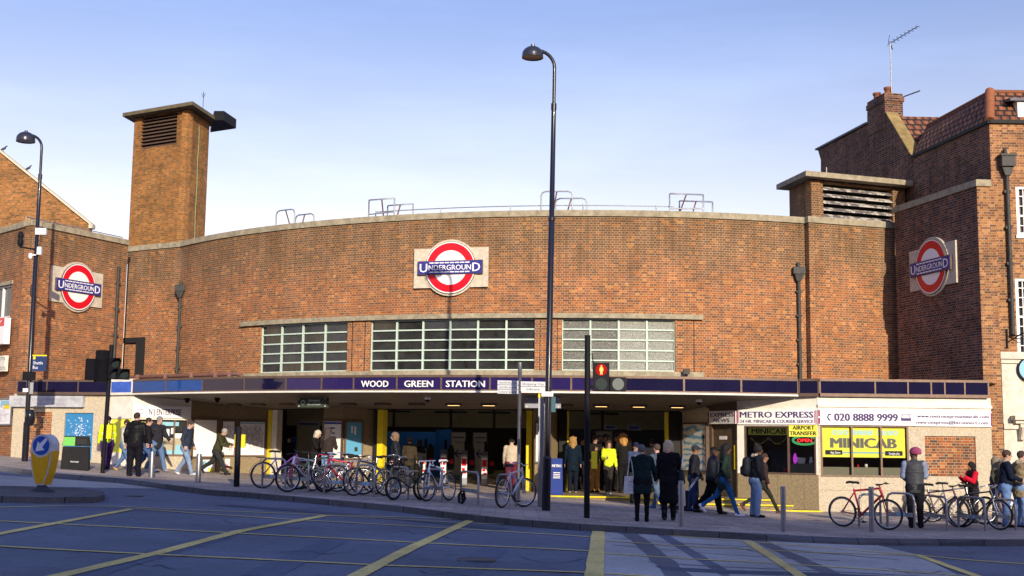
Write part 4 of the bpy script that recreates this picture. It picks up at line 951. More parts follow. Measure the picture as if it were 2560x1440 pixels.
signboard(FNJ, .02, FNJ.L - .02, 2.16, 2.56, 'white newsagent sign with grey serif lettering left of the entrance', [('N J ENTERPRISE', .55, .25, .5, .56, 'purpleink', .01), ('Newspapers', .12, .6, .2, .12, 'purpleink'), ('Magazines', .12, .25, .2, .12, 'purpleink')], d1=.05)
mb = MB(); mb.fbox(FP1, 0, FP1.L, -.2, 3.0, -.2, 0); mb.fbox(FP2, 0, FP2.L, -.2, 3.0, -.2, 0.0); sb(mb, 'clad_wall', MT['granite_d'])
poster(FP1, .10, FP1.L - .10, .92, 2.12, 'big blank white sunlit poster case beside the newsagent window', 'offwhite', frame='bronze')
poster(FP1, .45, FP1.L - .12, .38, .82, 'small colourful notice low on the wall below the white poster', 'offwhite', [('print', 'yellowsign', blocks(FP1, [(.5, 1, .05, .35)])), ('print', 'lblue', blocks(FP1, [(.05, .3, .3, .9)])), ('print', 'purpleink', blocks(FP1, [(0, .12, .1, .8)]))], name='notice', cat='notice')
r1 = FP2.rect(556, 1056, 585, 1128); r2 = FP2.rect(599, 1055, 661, 1128)
poster(FP2, r1[0], r1[1], .98, 2.08, 'tall narrow white route map case left of the wide map', 'offwhite', [('map', 'greyink', webs(FP2, 60)), ('print', 'greyink', rows(FP2, 7, .1, .9, .06, .35, .012))])
poster(FP2, r2[0], r2[1], .98, 2.08, 'wide white street map case beside the yellow door post', 'offwhite', [('map', 'greyink', webs(FP2, 170)), ('print', 'lblue', blocks(FP2, [(.02, .98, .94, .98)]))])
q = FP2.rect(563, 1137, 575, 1155); t = thing('no_smoking_sign', 'small red and white no smoking sign low on the brown wall', 'sign', FP2.p(q[0], q[2], .01))
mb = MB(); mb.fbox(FP2, q[0], q[1], .52, .84, 0, .012); wpart(mb, 'plate', MT['offwhite'], t); mb = MB(); c_ = (q[0] + q[1]) / 2; mb.disc(FP2, c_, .72, .065, .012, .015, 20, .05); mb.fbox(FP2, q[0] + .01, q[1] - .01, .53, .60, .012, .015); wpart(mb, 'symbol', MT['red'], t)
# timetable and blue poster on the pillar, other pillar poster
poster(P1b, .05, P1b.L - .03, .93, 2.10, 'bright white timetable case with blue bars on the pillar', 'offwhite', [('print', 'blueink', blocks(P1b, [(.02, .98, .93, .985), (.36, .62, .80, .84), (.36, .62, .66, .70), (.36, .62, .42, .47)])), ('text_lines', 'greyink', blocks(P1b, [(.08, .34, .81, .83), (.08, .34, .67, .69), (.08, .62, .56, .57), (.08, .34, .44, .45), (.08, .62, .29, .30), (.06, .9, .12, .125), (.06, .5, .06, .065)]))])
poster(P1c, .10, .62, .95, 2.08, 'narrow blue poster case on the angled side of the pillar', mat('sky_blue_poster', (.10, .33, .52), .3), [('print', 'offwhite', blocks(P1c, [(.0, 1, 0, .08), (.3, .42, .7, .9), (.5, .62, .65, .88)])), ('figure', 'ink', blocks(P1c, [(.55, .75, .18, .3)]))])
poster(P2b, .04, P2b.L - .02, .93, 2.10, 'white poster case behind the tall lamp post', 'offwhite', [('text_lines', 'greyink', rows(P2b, 9, .1, .85, .1, .9, .012))])
# interior notice case seen through the left opening
fr = Frame((atY(745, 1100, 45.5).x, 45.5), (atY(795, 1100, 45.5).x, 45.5)); t = poster(fr, 0, fr.L, .9, 2.15, 'grey notice case inside the left entrance behind the blond woman', mat('dim_sheet', (.35, .34, .32), .5), [('text_lines', 'greyink', rows(fr, 9, .1, .85, .3, .85, .012)), ('header', 'blueink', blocks(fr, [(.02, .98, .92, .97)]))], frame='steel')
mb = MB(); p = atY(731, 1140, 46.5); mb.box(p.x - .15, p.x + .2, 46.5, 46.6, .7, 1.6); tag(mb.build('blue_bin', MT['hoard']), 'bright blue box against the wall inside the left entrance', 'box')
# right: news kiosk door, minicab office
M0 = (5.97, 37.45); M1 = (6.60, 36.3); M2 = (8.66, 35.15); M3 = (13.50, 35.0)
FM0, FM1, FS = Frame(M0, M1), Frame(M1, M2), Frame(M2, M3)
J = arcP(eR(1706), 0, 0); FJ = Frame((J.x, J.y), M0)
mb = MB(); mb.fbox(FJ, 0, FJ.L, -.3, 2.9, -.2, 0); sb(mb, 'clad_wall', MT['granite'])
def wavy():
    m = bpy.data.materials.new('wave_picture'); m.use_nodes = True; n = m.node_tree; b = n.nodes['Principled BSDF']
    tc = n.nodes.new('ShaderNodeTexCoord').outputs['Object']; wv = n.nodes.new('ShaderNodeTexWave'); wv.inputs['Scale'].default_value = 1.6; wv.inputs['Distortion'].default_value = 9; wv.inputs['Detail'].default_value = 3; wv.bands_direction = 'Z'; n.links.new(tc, wv.inputs[0])
    c = ramp(n, wv.outputs[1], [(0, (.10, .28, .5)), (.35, (.45, .66, .75)), (.6, (.8, .85, .85)), (.8, (.62, .45, .25)), (1, (.85, .87, .9))]); n.links.new(c, b.inputs['Base Color']); b.inputs['Roughness'].default_value = .3; return m
q = FJ.rect(1716, 1063, 1768, 1160); 
poster(FJ, .10, FJ.L - .12, .72, 2.12, 'backlit poster case with blue and white ripples right of the entrance', wavy(), [('figure', 'ink', blocks(FJ, [(.86, .9, .58, .78), (.84, .92, .70, .74)]))])
SH = thing('minicab_office', 'granite clad minicab office with yellow window posters at the right', 'shop', (M2[0], M2[1], gz(M2[0])))
dh = (.12, FM0.L - .06, 0.0, 2.08)
mb = MB(); holes_wall(mb, FM0, 0, FM0.L, -.4, 2.99, [dh], -.25, 0); wpart(mb, 'door_surround', MT['bronze'], SH)
mb = MB(); mb.fbox(FM0, dh[0], dh[1], .0, 2.08, -.12, -.07); do = wpart(mb, 'door', mat('brown_door', (.10, .07, .045), .5, noise=.3), SH)
mb = MB(); x = dh[1] - .12; mb.fbox(FM0, x, x + .04, .8, 1.5, -.07, -.02); sub(mb, 'handle', 'yellow', do)
mb = MB(); mb.fbox(FM0, .4, .75, 1.66, 1.76, -.07, -.06); sub(mb, 'notice', 'offwhite', do)
w1 = FM1.rect(1860, 1066, 2040, 1183); spl = FM1.px(1968, 1120)[0]
mb = MB(); holes_wall(mb, FM1, 0, FM1.L, .70, 2.99, [(w1[0], w1[1], .70 + .0, 2.06)], -.25, 0); wpart(mb, 'office_wall', MT['cream'], SH)
mb = MB(); mb.fbox(FM1, 0, FM1.L, -.5, .70, -.25, .004); wpart(mb, 'granite_plinth', MT['granite_d'], SH)
mb = MB()
for x in (w1[0], spl, w1[1] - .05): mb.fbox(FM1, x, x + .05, .74, 2.02, -.2, -.02)
mb.fbox(FM1, w1[0], w1[1], .70, .74, -.2, .03); mb.fbox(FM1, w1[0], w1[1], 2.02, 2.06, -.2, -.02)
wf = wpart(mb, 'window_frame', MT['bronze'], SH)
w2 = FS.rect(2050, 1064, 2272, 1190); s1, s2 = FS.px(2128, 1120)[0], FS.px(2201, 1120)[0]; bp_ = FS.rect(2313, 1092, 2440, 1190)
mb = MB(); holes_wall(mb, FS, 0, FS.L, -.6, 2.45, [(w2[0] + .02, w2[1], .66, 2.09), (bp_[0], bp_[1], .70, 1.82)], -.28, 0); wpart(mb, 'granite_wall', MT['granite'], SH)
mb = MB(); mb.fbox(FS, bp_[0], bp_[1], .70, 1.82, -.2, -.04); wpart(mb, 'brick_panel', MT['brick_shop'], SH)
mb = MB()                                              # joints of the cladding
for b in (.28,): mb.fbox(FS, 0, FS.L, b - .004, b + .004, -.01, .003)
for a in [FS.px(u, 1210)[0] for u in (2152, 2258, 2345)]: mb.fbox(FS, a - .004, a + .004, -.6, .66, -.01, .0025)
for a in [FM1.px(u, 1210)[0] for u in (1944, 2010)]: mb.fbox(FM1, a - .004, a + .004, -.5, .70, -.01, .0065)
wpart(mb, 'cladding_joints', MT['bronze'], SH)
mb = MB(); mb.fbox(FS, 0, FS.L, 2.45, 2.89, -.3, .02); mb.fbox(FS, 0, FS.L + .02, 2.60, 2.68, .02, .07); wpart(mb, 'cream_band', MT['cream'], SH)
mb = MB()
for x in (w2[0] + .02, s1, s2, w2[1] - .05): mb.fbox(FS, x, x + .05, .70, 2.05, -.22, .01)
mb.fbox(FS, w2[0] + .02, w2[1], .66, .70, -.2, .03); mb.fbox(FS, w2[0] + .02, w2[1], 2.05, 2.09, -.2, .01)
wf2 = wpart(mb, 'window_frame', MT['bronze'], SH)
glass = mat('clear_glass', (1, 1, 1), .03, trans=1.0)
glass.node_tree.nodes['Principled BSDF'].inputs['IOR'].default_value = 1.02
gm = bpy.data.materials.new('shop_glass'); gm.use_nodes = True; n = gm.node_tree; n.nodes.clear()
o_ = n.nodes.new('ShaderNodeOutputMaterial'); g1 = n.nodes.new('ShaderNodeBsdfTransparent'); g2 = n.nodes.new('ShaderNodeBsdfGlossy'); g2.inputs['Roughness'].default_value = .03; mx = n.nodes.new('ShaderNodeMixShader'); lw = n.nodes.new('ShaderNodeFresnel'); lw.inputs[0].default_value = 1.5
g1.inputs[0].default_value = (.8, .82, .8, 1); n.links.new(lw.outputs[0], mx.inputs[0]); n.links.new(g1.outputs[0], mx.inputs[1]); n.links.new(g2.outputs[0], mx.inputs[2]); n.links.new(mx.outputs[0], o_.inputs[0])
MT['glass'] = gm
mb = MB(); mb.face([FM1.p(w1[0], .72, -.08), FM1.p(w1[1], .72, -.08), FM1.p(w1[1], 2.04, -.08), FM1.p(w1[0], 2.04, -.08)]); sub(mb, 'window_glass', 'glass', wf)
mb = MB(); mb.face([FS.p(w2[0], .68, -.08), FS.p(w2[1], .68, -.08), FS.p(w2[1], 2.07, -.08), FS.p(w2[0], 2.07, -.08)]); sub(mb, 'window_glass', 'glass', wf2)
# office interior
mb = MB(); mb.prism([(M1[0] + .25, M1[1] + 1.9), (M2[0] + .2, M2[1] + 1.6), (12.1, 36.9), (12.1, 37.0), (M2[0] + .2, 37.2), (M1[0] + .2, 38.4)], .0, 2.8)
wpart(mb, 'office_back_wall', mat('office_wall_dark', (.10, .09, .08), .8), SH)
mb = MB(); mb.fbox(FM1, spl + .05, w1[1] - .05, .74, 1.0, -.5, -.12); mb.fbox(FS, w2[0] + .07, w2[1] - .05, .70, .92, -.5, -.13); wpart(mb, 'window_shelf', mat('shelf', (.20, .19, .14), .6), SH)
def sign_in(fr, a0, a1, b0, b1, d, lab, texts, m='yellowsign', edge=None): return signboard(fr, a0, a1, b0, b1, lab, texts, m, d - .012, d, edge, name='window_poster', cat='poster')
q = FM1.rect(1865, 1066, 1968, 1092)
sign_in(FM1, w1[0] + .1, spl - .01, 1.80, 2.0, -.1, 'yellow poster band at the top of the left office window', [('MINICAB', .52, .18, .75, .86, 'ink', .03)])
q = FM1.rect(1972, 1062, 2045, 1088)
signboard(FM1, spl + .06, FM1.L - .01, 1.76, 2.11, 'yellow airport transfer sign above the neon wreath', [('AIRPORT', .52, .56, .33, .76, 'ink', .03), ('TRANSFER', .5, .12, .33, .94, 'ink', .03)], 'yellowsign', -.015, .012)
wx0, wx1 = w2[0] + .07, w2[1] - .07; bz0 = FS.px(2100, 1143)[1]
pn = sign_in(FS, wx0, wx1, bz0, 2.05, -.085, 'big yellow minicab poster across the three panes of the office window', [('020 8888 3000', .52, .74, .16, .78, 'lblue', .03), ('MINICAB', .5, .31, .34, .78, 'dgreyink', .05), ('App Store', .16, .115, .085, .12, 'offwhite'), ('Google play', .865, .10, .085, .13, 'offwhite')], edge=[(.04, .245, .08, .23, 'ink'), (.755, .965, .07, .22, 'ink'), (.25, .75, .13, .18, 'lblue')])
for o in pn.children:
    if o.name.startswith('lettering') and o.data.materials[0] is MT['offwhite']: o.location = FS.n * .004
# big signs over the windows
sg = FM0.rect(1777, 1031, 1843, 1061)
signboard(FM0, .02, FM0.L, 2.12, 2.50, 'white express news sign over the dark kiosk door', [('EXPRESS', .52, .55, .32, .85, 'purpleink', .03), ('NEWS', .5, .12, .30, .58, 'purpleink', .03)], 'offwhite', 0, .06, [(0, .04, .05, .95, 'redink'), (.96, 1, .05, .95, 'redink')])
signboard(FM1, .02, FM1.L - .01, 2.10, 2.53, 'white metro express minicab sign over the left office window', [('METRO EXPRESS', .5, .45, .42, .92, 'purpleink', .03), ('24 HR. MINICAB & COURIER SERVICE', .5, .10, .22, .92, 'purpleink', .02)], 'offwhite', 0, .06, [(.0, .012, .05, .95, 'redink'), (.02, .028, .1, .9, 'redink'), (.988, 1, .05, .95, 'redink'), (.972, .98, .1, .9, 'redink')])
xm = FS.px(2283, 1047)[0]
T = signboard(FS, .01, xm, 2.10, 2.53, 'white sign with the purple telephone number over the yellow posters', [('020 8888 9999', .50, .26, .52, .66, 'purpleink', .035)], 'offwhite', 0, .065, [(.0, .02, .05, .45, 'redink'), (.0, .02, .55, .95, 'redink')])
mb = MB(); mb.disc(FS, .32, 2.315, .155, .065, .068, 28, .148); mb.tube([FS.p(.32 + dx, 2.315 + dz, .07) for dx, dz in ((.05, .08), (-.02, .07), (-.05, 0), (-.02, -.07), (.03, -.09))], .02, 6); wpart(mb, 'telephone_symbol', MT['purpleink'], T)
mb = MB(); cx = xm - .22
mb.tube([FS.p(cx + dx, 2.33 + dz, .07) for dx, dz in ((-.12, -.02), (-.09, .09), (.09, .09), (.12, -.02))], .012, 5); mb.fbox(FS, cx - .14, cx + .14, 2.23, 2.31, .065, .069); mb.fbox(FS, cx - .16, cx + .16, 2.19, 2.205, .065, .069); wpart(mb, 'car_symbol', MT['purpleink'], T)
signboard(FS, xm + .005, FS.L, 2.09, 2.50, 'white sign with the web and mail address at the right end', [('www.metroexpressminicab.com', .5, .58, .24, .92, 'purpleink', .03), ('metroexpress@btconnect.com', .49, .16, .24, .92, 'purpleink', .03)], 'offwhite', 0, .063, [(.985, 1, .05, .95, 'redink')])
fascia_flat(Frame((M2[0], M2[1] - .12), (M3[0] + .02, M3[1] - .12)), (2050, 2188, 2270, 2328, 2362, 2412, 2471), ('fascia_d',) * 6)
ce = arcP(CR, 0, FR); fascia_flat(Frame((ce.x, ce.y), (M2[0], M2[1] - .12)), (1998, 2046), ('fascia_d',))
mb = MB(); mb.face([(ce.x, ce.y, 3.33), (M2[0], M2[1] - .1, 3.33), (M3[0], M3[1] - .1, 3.33), (DB[0] + .42, DB[1] + .0, 3.33), (DB[0], DB[1], 3.33), (DA[0], DA[1], 3.33), (VR[0], VR[1], 3.33), (VB[0], VB[1], 3.33)]); sb(mb, 'shop_roof', MT['lead'])
# things in and on the office windows
t = thing('neon_sign', 'glowing red open sign ringed by a green wreath in the office window', 'neon sign', FM1.p((spl + w1[1]) / 2, 1.6, -.2))
mb = MB(); cc = (spl + w1[1]) / 2 + .05; pts = [FM1.p(cc + .34 * math.cos(2 * math.pi * k / 20), 1.66 + .12 * math.sin(2 * math.pi * k / 20), -.15 + random.uniform(-.01, .01)) for k in range(20)]; mb.tube(pts, .035, 6, closed=True); wpart(mb, 'wreath', mat('wreath', (.05, .3, .08), .4, emit=(.1, .6, .2), estr=.5, noise=.5, nscale=60), t)
mb = MB(); put_text(mb, 'OPEN', FM1, cc, 1.61, .10, -.14, width=.42, bold=.02); wpart(mb, 'letters', mat('neon_red', (.8, .02, .02), emit=(1, .03, .03), estr=2.5), t)
t = thing('tinsel', 'gold tinsel garland looped across the left office window', 'tinsel', FM1.p(w1[0] + .2, 1.7, -.14)); L_ = spl - w1[0]
mb = MB(); pts = [FM1.p(w1[0] + .15 + (L_ - .2) * k / 40, 1.72 - .17 * abs(math.sin(math.pi * 2 * k / 40)) + random.uniform(-.012, .012), -.14) for k in range(41)]
mb.tube(pts, [random.uniform(.012, .035) for _ in pts], 5); wpart(mb, 'garland', mat('gold_foil', (.55, .42, .08), .3, metal=.7, noise=.5, nscale=70), t)
for lab, fr, a, b, m, prof in (('small red cup standing on the window ledge of the office', FM1, spl - .12, .74, 'red', [(0, 0), (.045, 0), (.05, .12), (.04, .12)]), ('white teddy like figure on the shelf in the right pane', FM1, w1[1] - .2, 1.0, 'offwhite', [(0, 0), (.06, .01), (.065, .08), (.03, .12), (.045, .17), (0, .2)]), ('white mug on the shelf behind the middle pane', FS, (s1 + s2) / 2 + .05, .92, 'offwhite', [(0, 0), (.04, 0), (.04, .09), (.03, .09)]), ('tiny red ornament on the shelf behind the middle pane', FS, (s1 + s2) / 2 - .18, .92, 'red', [(0, 0), (.035, 0), (.02, .07), (0, .09)])):
    mb = MB(); mb.lathe(prof, o=fr.p(a, b + .002, -.2), n=14); tag(mb.build('ornament', MT[m]), lab, 'ornament')
t = thing('desk_lamp', 'purple glowing lamp on the shelf below the wreath', 'lamp', FM1.p(spl + .15, 1.0, -.25)); mb = MB(); mb.lathe([(.02, 0), (.05, .05), (.06, .15), (.03, .26), (0, .3)], n=12); mb.build('shade', mat('magenta_glow', (.4, .02, .4), emit=(.6, .05, .7), estr=.6), t)
mb = MB(); fr = FM1; mb.fpoly(fr, [(spl + .22, 1.0), (spl + .42, 1.0), (spl + .45, 1.16), (spl + .2, 1.18)], -.3, -.25); tag(mb.build('papers', MT['offwhite']), 'white folder of papers propped on the office shelf', 'papers')
# ------------------------------------------------------------ steps
mb = MB(); st = thing('entrance_steps', 'three stone entrance steps with bright yellow nosings', 'steps', (4, 36, -.2))
e = [(1.15, 36.0, 7.35, 35.15, 0.0), (2.9, 35.72, 7.9, 34.95, -.14), (6.9, 34.82, 8.62, 34.62, -.27)]
for k, (x0, y0, x1, y1, z) in enumerate(e):
    mb = MB(); yb = 41.5 if k == 0 else (37.2 if k == 1 else 36)
    mb.prism([(x0, y0 + .05), (x1, y1 + .05), (x1 + (.3 if k == 0 else 0), yb), (x0, yb)], z - .16 - (.1 if k == 2 else 0), z); wpart(mb, 'step', MT['granite_d'], st)
    mb = MB(); fr = Frame((x0, y0), (x1, y1)); mb.fbox(fr, 0, fr.L, z - .035, z + .004, -.055, .0); wpart(mb, 'nosing', MT['yellow'], st)
# ------------------------------------------------------------ right neighbour building
NZ = 11.05
nA = XY(2473, 309, NZ); nB = (nA[0] + 8, nA[1] + .1); nR = XY(2281, 396, NZ)
FN = Frame(nA, nB); FNs = Frame(nR, nA); FNs2 = Frame((nR[0] - FNs.r.x * 9, nR[1] - FNs.r.y * 9), nR)
NB = thing('brick_house', 'tall red brick corner building with tiled roof and stone doorway at right', 'building', (nA[0], nA[1], gz(nA[0])))
r1 = FN.rect(2541, 466, 2622, 588); r2 = FN.rect(2541, 696, 2622, 888)
mb = MB(); holes_wall(mb, FN, 0, FN.L, -.6, NZ, [r1, r2], -.3, 0); wpart(mb, 'front_wall', MT['brick_nb'], NB)
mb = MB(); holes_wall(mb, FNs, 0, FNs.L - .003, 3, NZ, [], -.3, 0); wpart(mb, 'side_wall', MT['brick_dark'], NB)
mb = MB(); mb.fbox(FNs, -.02, FNs.L + .05, NZ, NZ + .10, -.2, .07); mb.fbox(FN, -.0, FN.L, NZ, NZ + .105, -.2, .09); wpart(mb, 'eaves', MT['blackm'], NB)
T1 = XY(2463, 237, NZ + 1.15); T1 = Vector((nA[0] + .35, nA[1] + .75, NZ + 1.2)); T0 = Vector((nR[0] + .55, nR[1] + .1, NZ + 1.15)); T2 = Vector((nB[0], nB[1] + .75, NZ + 1.2))
n0, n1, n2 = Vector((*nR, NZ + .1)), Vector((*nA, NZ + .1)), Vector((*nB, NZ + .105))
mb = MB(); L_ = (n1 - n0).length; mb.face([n0, n1, T1, T0], [(0, 0), (L_, 0), (L_ - .3, 1.25), (.3, 1.25)]); mb.face([n1, n2, T2, T1], [(0, 0), (8, 0), (8, 1.3), (.3, 1.3)]); mb.face([T0, T1, T2, T2 + Vector((0, 4, 0)), T0 + Vector((.8, 4, 0))], None); roof = wpart(mb, 'roof', MT['tiles'], NB)
mb = MB(); mb.tube([n1 + Vector((.02, 0, 0)), T1 + Vector((0, 0, .02))], .14, 8); mb.build('hip_tiles', mat('terracotta', (.27, .10, .045), .8, noise=.2), roof).matrix_parent_inverse = Matrix.Identity(4)
mb = MB(); mb.tube([T0, T1], .05, 6); mb.tube([T1, T2], .06, 6); sub(mb, 'ridge', mat('ridge_tiles', (.2, .08, .04), .8), roof)
for rr in (r1, r2):
    a0, a1, b0, b1 = rr; mb = MB()
    for q in ((a0, a0 + .10, b0, b1), (a1 - .1, a1, b0, b1), (a0 + .1, a1 - .1, b0, b0 + .08), (a0 + .1, a1 - .1, b1 - .08, b1)): mb.fbox(FN, *q, -.14, -.03)
    for k in (1, 2, 3): x = a0 + (a1 - a0) * k / 4; mb.fbox(FN, x - .012, x + .012, b0 + .08, b1 - .08, -.12, -.06)
    nr = 5 if rr is r1 else 8
    for k in range(1, nr): z = b0 + (b1 - b0) * k / nr; mb.fbox(FN, a0 + .1, a1 - .1, z - (.03 if k == nr // 2 else .012), z + (.03 if k == nr // 2 else .012), -.119, -.062)
    wo = wpart(mb, 'window', MT['white'], NB); mb = MB(); mb.fbox(FN, a0, a1, b0, b1, -.18, -.15); sub(mb, 'window_glass', 'glassdark', wo)
    mb = MB(); mb.fbox(FN, a0 - .05, a1 + .05, b0 - .1, b0, -.1, .06); sub(mb, 'window_sill', 'white', wo)
# dormer at the right edge
mb = MB(); dx = FN.px(2548, 280)[0]; mb.fbox(FN, dx, dx + 2, NZ + .12, NZ + .75, -.9, -.1); wpart(mb, 'dormer', MT['white'], NB)
mb = MB(); P = FN.p; mb.hexa([P(dx - .25, NZ + .72, .0), P(dx + 2.2, NZ + .72, .0), P(dx + 2.2, NZ + .9, -1.2), P(dx - .25, NZ + .9, -1.2), P(dx - .25, NZ + .8, .0), P(dx + 2.2, NZ + .8, .0), P(dx + 2.2, NZ + .98, -1.2), P(dx - .25, NZ + .98, -1.2)]); wpart(mb, 'dormer_roof', MT['lead'], NB)
# downpipe and hopper
def zat(fr, u, v): return fr.px(u, v)[1]
a = FN.px(2522, 650)[0] ; z1 = zat(FN, 2515, 392); z0 = zat(FN, 2528, 842)
mb = MB(); mb.tube([FN.p(a, z0, .1), FN.p(a, z1 - .3, .1)], .06, 8); mb.fbox(FN, a - .2, a + .2, z1 - .33, z1, .02, .28); mb.fbox(FN, a - .24, a + .24, z1 - .03, z1 + .03, .01, .31); mb.tube([FN.p(a - .03, z1, .14), FN.p(a - .03, z1 + .22, .08)], .06, 8); mb.fpoly(FN, [(a - .08, z1 - .6), (a + .08, z1 - .6), (a + .17, z1 - .33), (a - .17, z1 - .33)], .05, .2)
for k in range(1, 5): z = z0 + (z1 - z0) * k / 5; mb.fbox(FN, a - .1, a + .1, z - .04, z + .04, .03, .12)
wpart(mb, 'drainpipe', MT['iron'], NB)
# stone doorway
pz = zat(FN, 2530, 882); x0 = FN.px(2499, 1000)[0]
mb = MB(); mb.fbox(FN, x0, FN.L, -.6, pz - .2, -.05, .22)
mb.fbox(FN, x0 - .06, FN.L, pz - .2, pz, -.05, .34); mb.fbox(FN, x0 - .03, FN.L, pz - .32, pz - .2, -.05, .28)
z2 = zat(FN, 2530, 1040); xq = FN.px(2518, 1040)[0]
mb.fbox(FN, xq, FN.L, z2 - .12, z2 + .0, .22, .55); mb.fbox(FN, xq + .06, FN.L, z2 - .22, z2 - .12, .22, .45)
for z in (2.9, 3.3, 3.7): mb.fbox(FN, x0, x0 + .35, z, z + .012, .22, .225)
mb.fbox(FN, x0 - .02, x0 + .42, 2.05, 2.2, .22, .30)
wpart(mb, 'stone_doorway', MT['portland'], NB)
mb = MB(); xs0 = FN.px(2538, 1080)[0]; mb.fbox(FN, xs0, xs0 + .14, 1.75, z2 - .22, .22, .4); mb.tube([FN.p(xs0 + .07, z2 - .32, .42), FN.p(xs0 + .07, 1.8, .34)], .08, 8); wpart(mb, 'scroll_bracket', MT['portland'], NB)
mb = MB(); xd = FN.px(2552, 1100)[0]; mb.fbox(FN, xd, FN.L, -.5, z2 - .3, .2, .235); wpart(mb, 'doorway', MT['dark'], NB)
t = thing('round_sign', 'blue round sign on the stone wall at the right edge', 'sign', FN.p(FN.px(2562, 925)[0], zat(FN, 2562, 925), .25)); q = FN.px(2564, 925)
mb = MB(); mb.disc(FN, q[0], q[1], .36, .24, .30, 32, .31); wpart(mb, 'rim', MT['black'], t); mb = MB(); mb.disc(FN, q[0], q[1], .31, .24, .29, 32); wpart(mb, 'face', MT['lblue'], t)
t = thing('wall_bracket', 'black wrought iron bracket beside the downpipe at the right edge', 'bracket', FN.p(a, z0, .1)); mb = MB(); q = FN.px(2520, 845)
mb.fbox(FN, q[0] - .06, q[0] - .02, q[1] - .3, q[1] + .25, .0, .05); mb.tube([FN.p(q[0], q[1] - .1, .1), FN.p(q[0] + .25, q[1] + .1, .35), FN.p(q[0] + .7, q[1] + .2, .6)], .02, 6); mb.tube([FN.p(q[0], q[1] + .1, .1), FN.p(q[0] + .35, q[1] + .02, .4), FN.p(q[0] + .7, q[1] + .08, .6)], .015, 6); wpart(mb, 'bracket', MT['black'], t)
# white pipe and alarm box by the doorway
mb = MB(); a = FN.px(2482, 1050)[0]; mb.tube([FN.p(a, .2, .05), FN.p(a, 2.9, .05), FN.p(a - .1, 3.0, .05), FN.p(a - .12, 3.35, .05)], .022, 6); wpart(mb, 'cable_pipe', MT['galv'], NB)
# gable with chimney, farther back in the line of the side wall
G1 = FNs2; gp = lambda u, v: G1.px(u, v)
ab = [gp(2052, 640), gp(2283, 640), gp(2283, 395), gp(2214, 282), gp(2213, 262), gp(2168, 280), gp(2168, 312), gp(2045, 376), gp(2052, 400)]
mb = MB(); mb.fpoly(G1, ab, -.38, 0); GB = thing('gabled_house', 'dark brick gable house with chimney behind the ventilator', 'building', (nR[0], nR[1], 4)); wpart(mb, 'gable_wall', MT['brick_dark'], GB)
mb = MB(); A = gp(2045, 374); B = gp(2168, 310); mb.fpoly(G1, [(A[0] - .15, A[1]), (B[0], B[1]), (B[0], B[1] + .07), (A[0] - .15, A[1] + .07)], -.45, .06); wpart(mb, 'parapet_coping', MT['lead'], GB)
A = gp(2283, 397); B = gp(2214, 284); mb = MB(); mb.fpoly(G1, [(A[0], A[1]), (A[0] + .06, A[1]), (B[0] + .06, B[1] + .04), (B[0], B[1] + .04)], -.42, .03); wpart(mb, 'sloping_coping', mat('mossy_coping', (.27, .20, .08), .9, noise=.4, nscale=4), GB)
A = gp(2170, 290); B = gp(2213, 250); zt = gp(2213, 231)[1]; mb = MB(); mb.fbox(G1, A[0], B[0], B[1] - 1.0, zt, -.66, .02); mb.fbox(G1, A[0] - .04, B[0] + .04, zt - .3, zt - .12, -.7, .05); ch = wpart(mb, 'chimney', MT['brick_dark'], GB)
for k, (f_, d_) in enumerate(((.25, -.2), (.8, -.25))):
    mb = MB(); p = G1.p(A[0] + (B[0] - A[0]) * f_, zt, d_); mb.lathe([(.13, 0), (.12, .1), (.12, .18), (.15, .2), (.15, .27), (.11, .27)], o=p, n=16); sub(mb, 'chimney_pot', mat('chimney_pot', (.22, .085, .045), .8, noise=.2), ch)
g0, g1 = Vector(G1.p(gp(2283, 395)[0], gp(2283, 395)[1] - .1, -.4)), Vector(G1.p(gp(2214, 282)[0], gp(2214, 282)[1] - .1, -.4))
mb = MB(); mb.face([g0, g0 + Vector((6, .2, 0)), g1 + Vector((6, .2, 0)), g1], [(0, 0), (6, 0), (6, 1.9), (0, 1.9)]); wpart(mb, 'tiled_roof', MT['tiles'], GB)
# aerials
t = thing('tv_aerial', 'tall television aerial on a mast above the chimney', 'aerial', (G1.p(B[0] - .1, zt, -.3)))
p = G1.p(B[0] - .1, zt, -.3); Yp = p.y; tp = atY(2224, 108, Yp); mb = MB(); mb.tube([(0, 0, 0), (.0, 0, tp.z - p.z)], .022, 6); mb.build('mast', MT['galv'], t)
h = tp.z - p.z; e_ = Vector((atY(2298, 61, Yp).x - tp.x, 0, atY(2298, 61, Yp).z - tp.z)); mb = MB(); mb.tube([(-.05, 0, h - .03), (e_.x, .2, h + e_.z)], .014, 5)
for k in range(16):
    f_ = k / 15; c = Vector((e_.x * f_, .2 * f_, h + e_.z * f_)); s_ = .17 - .06 * f_; dv = Vector((-.45, .8, .45)) if k % 2 else Vector((.55, .8, -.2)); mb.tube([c - dv * s_, c + dv * s_], .006, 4)
mb.tube([(-.12, -.1, h - .15), (-.02, 0, h + .3)], .008, 4); mb.tube([(.1, .1, h - .2), (0, 0, h)], .02, 4); mb.build('antenna', MT['black'], t)
t = thing('small_aerial', 'small horizontal aerial sticking out right of the chimney', 'aerial', G1.p(B[0], zt - .15, -.6)); e1 = atY(2300, 227, t.location.y) - t.location
mb = MB(); mb.tube([(0, 0, 0), e1], .014, 5)
for k in range(10): c = e1 * (.15 + .09 * k); mb.tube([c - Vector((0, .12, 0)), c + Vector((0, .12, 0))], .008, 4); mb.tube([c - Vector((0, 0, .02)), c + Vector((0, 0, .03))], .012, 4)
mb.build('antenna', MT['black'], t)
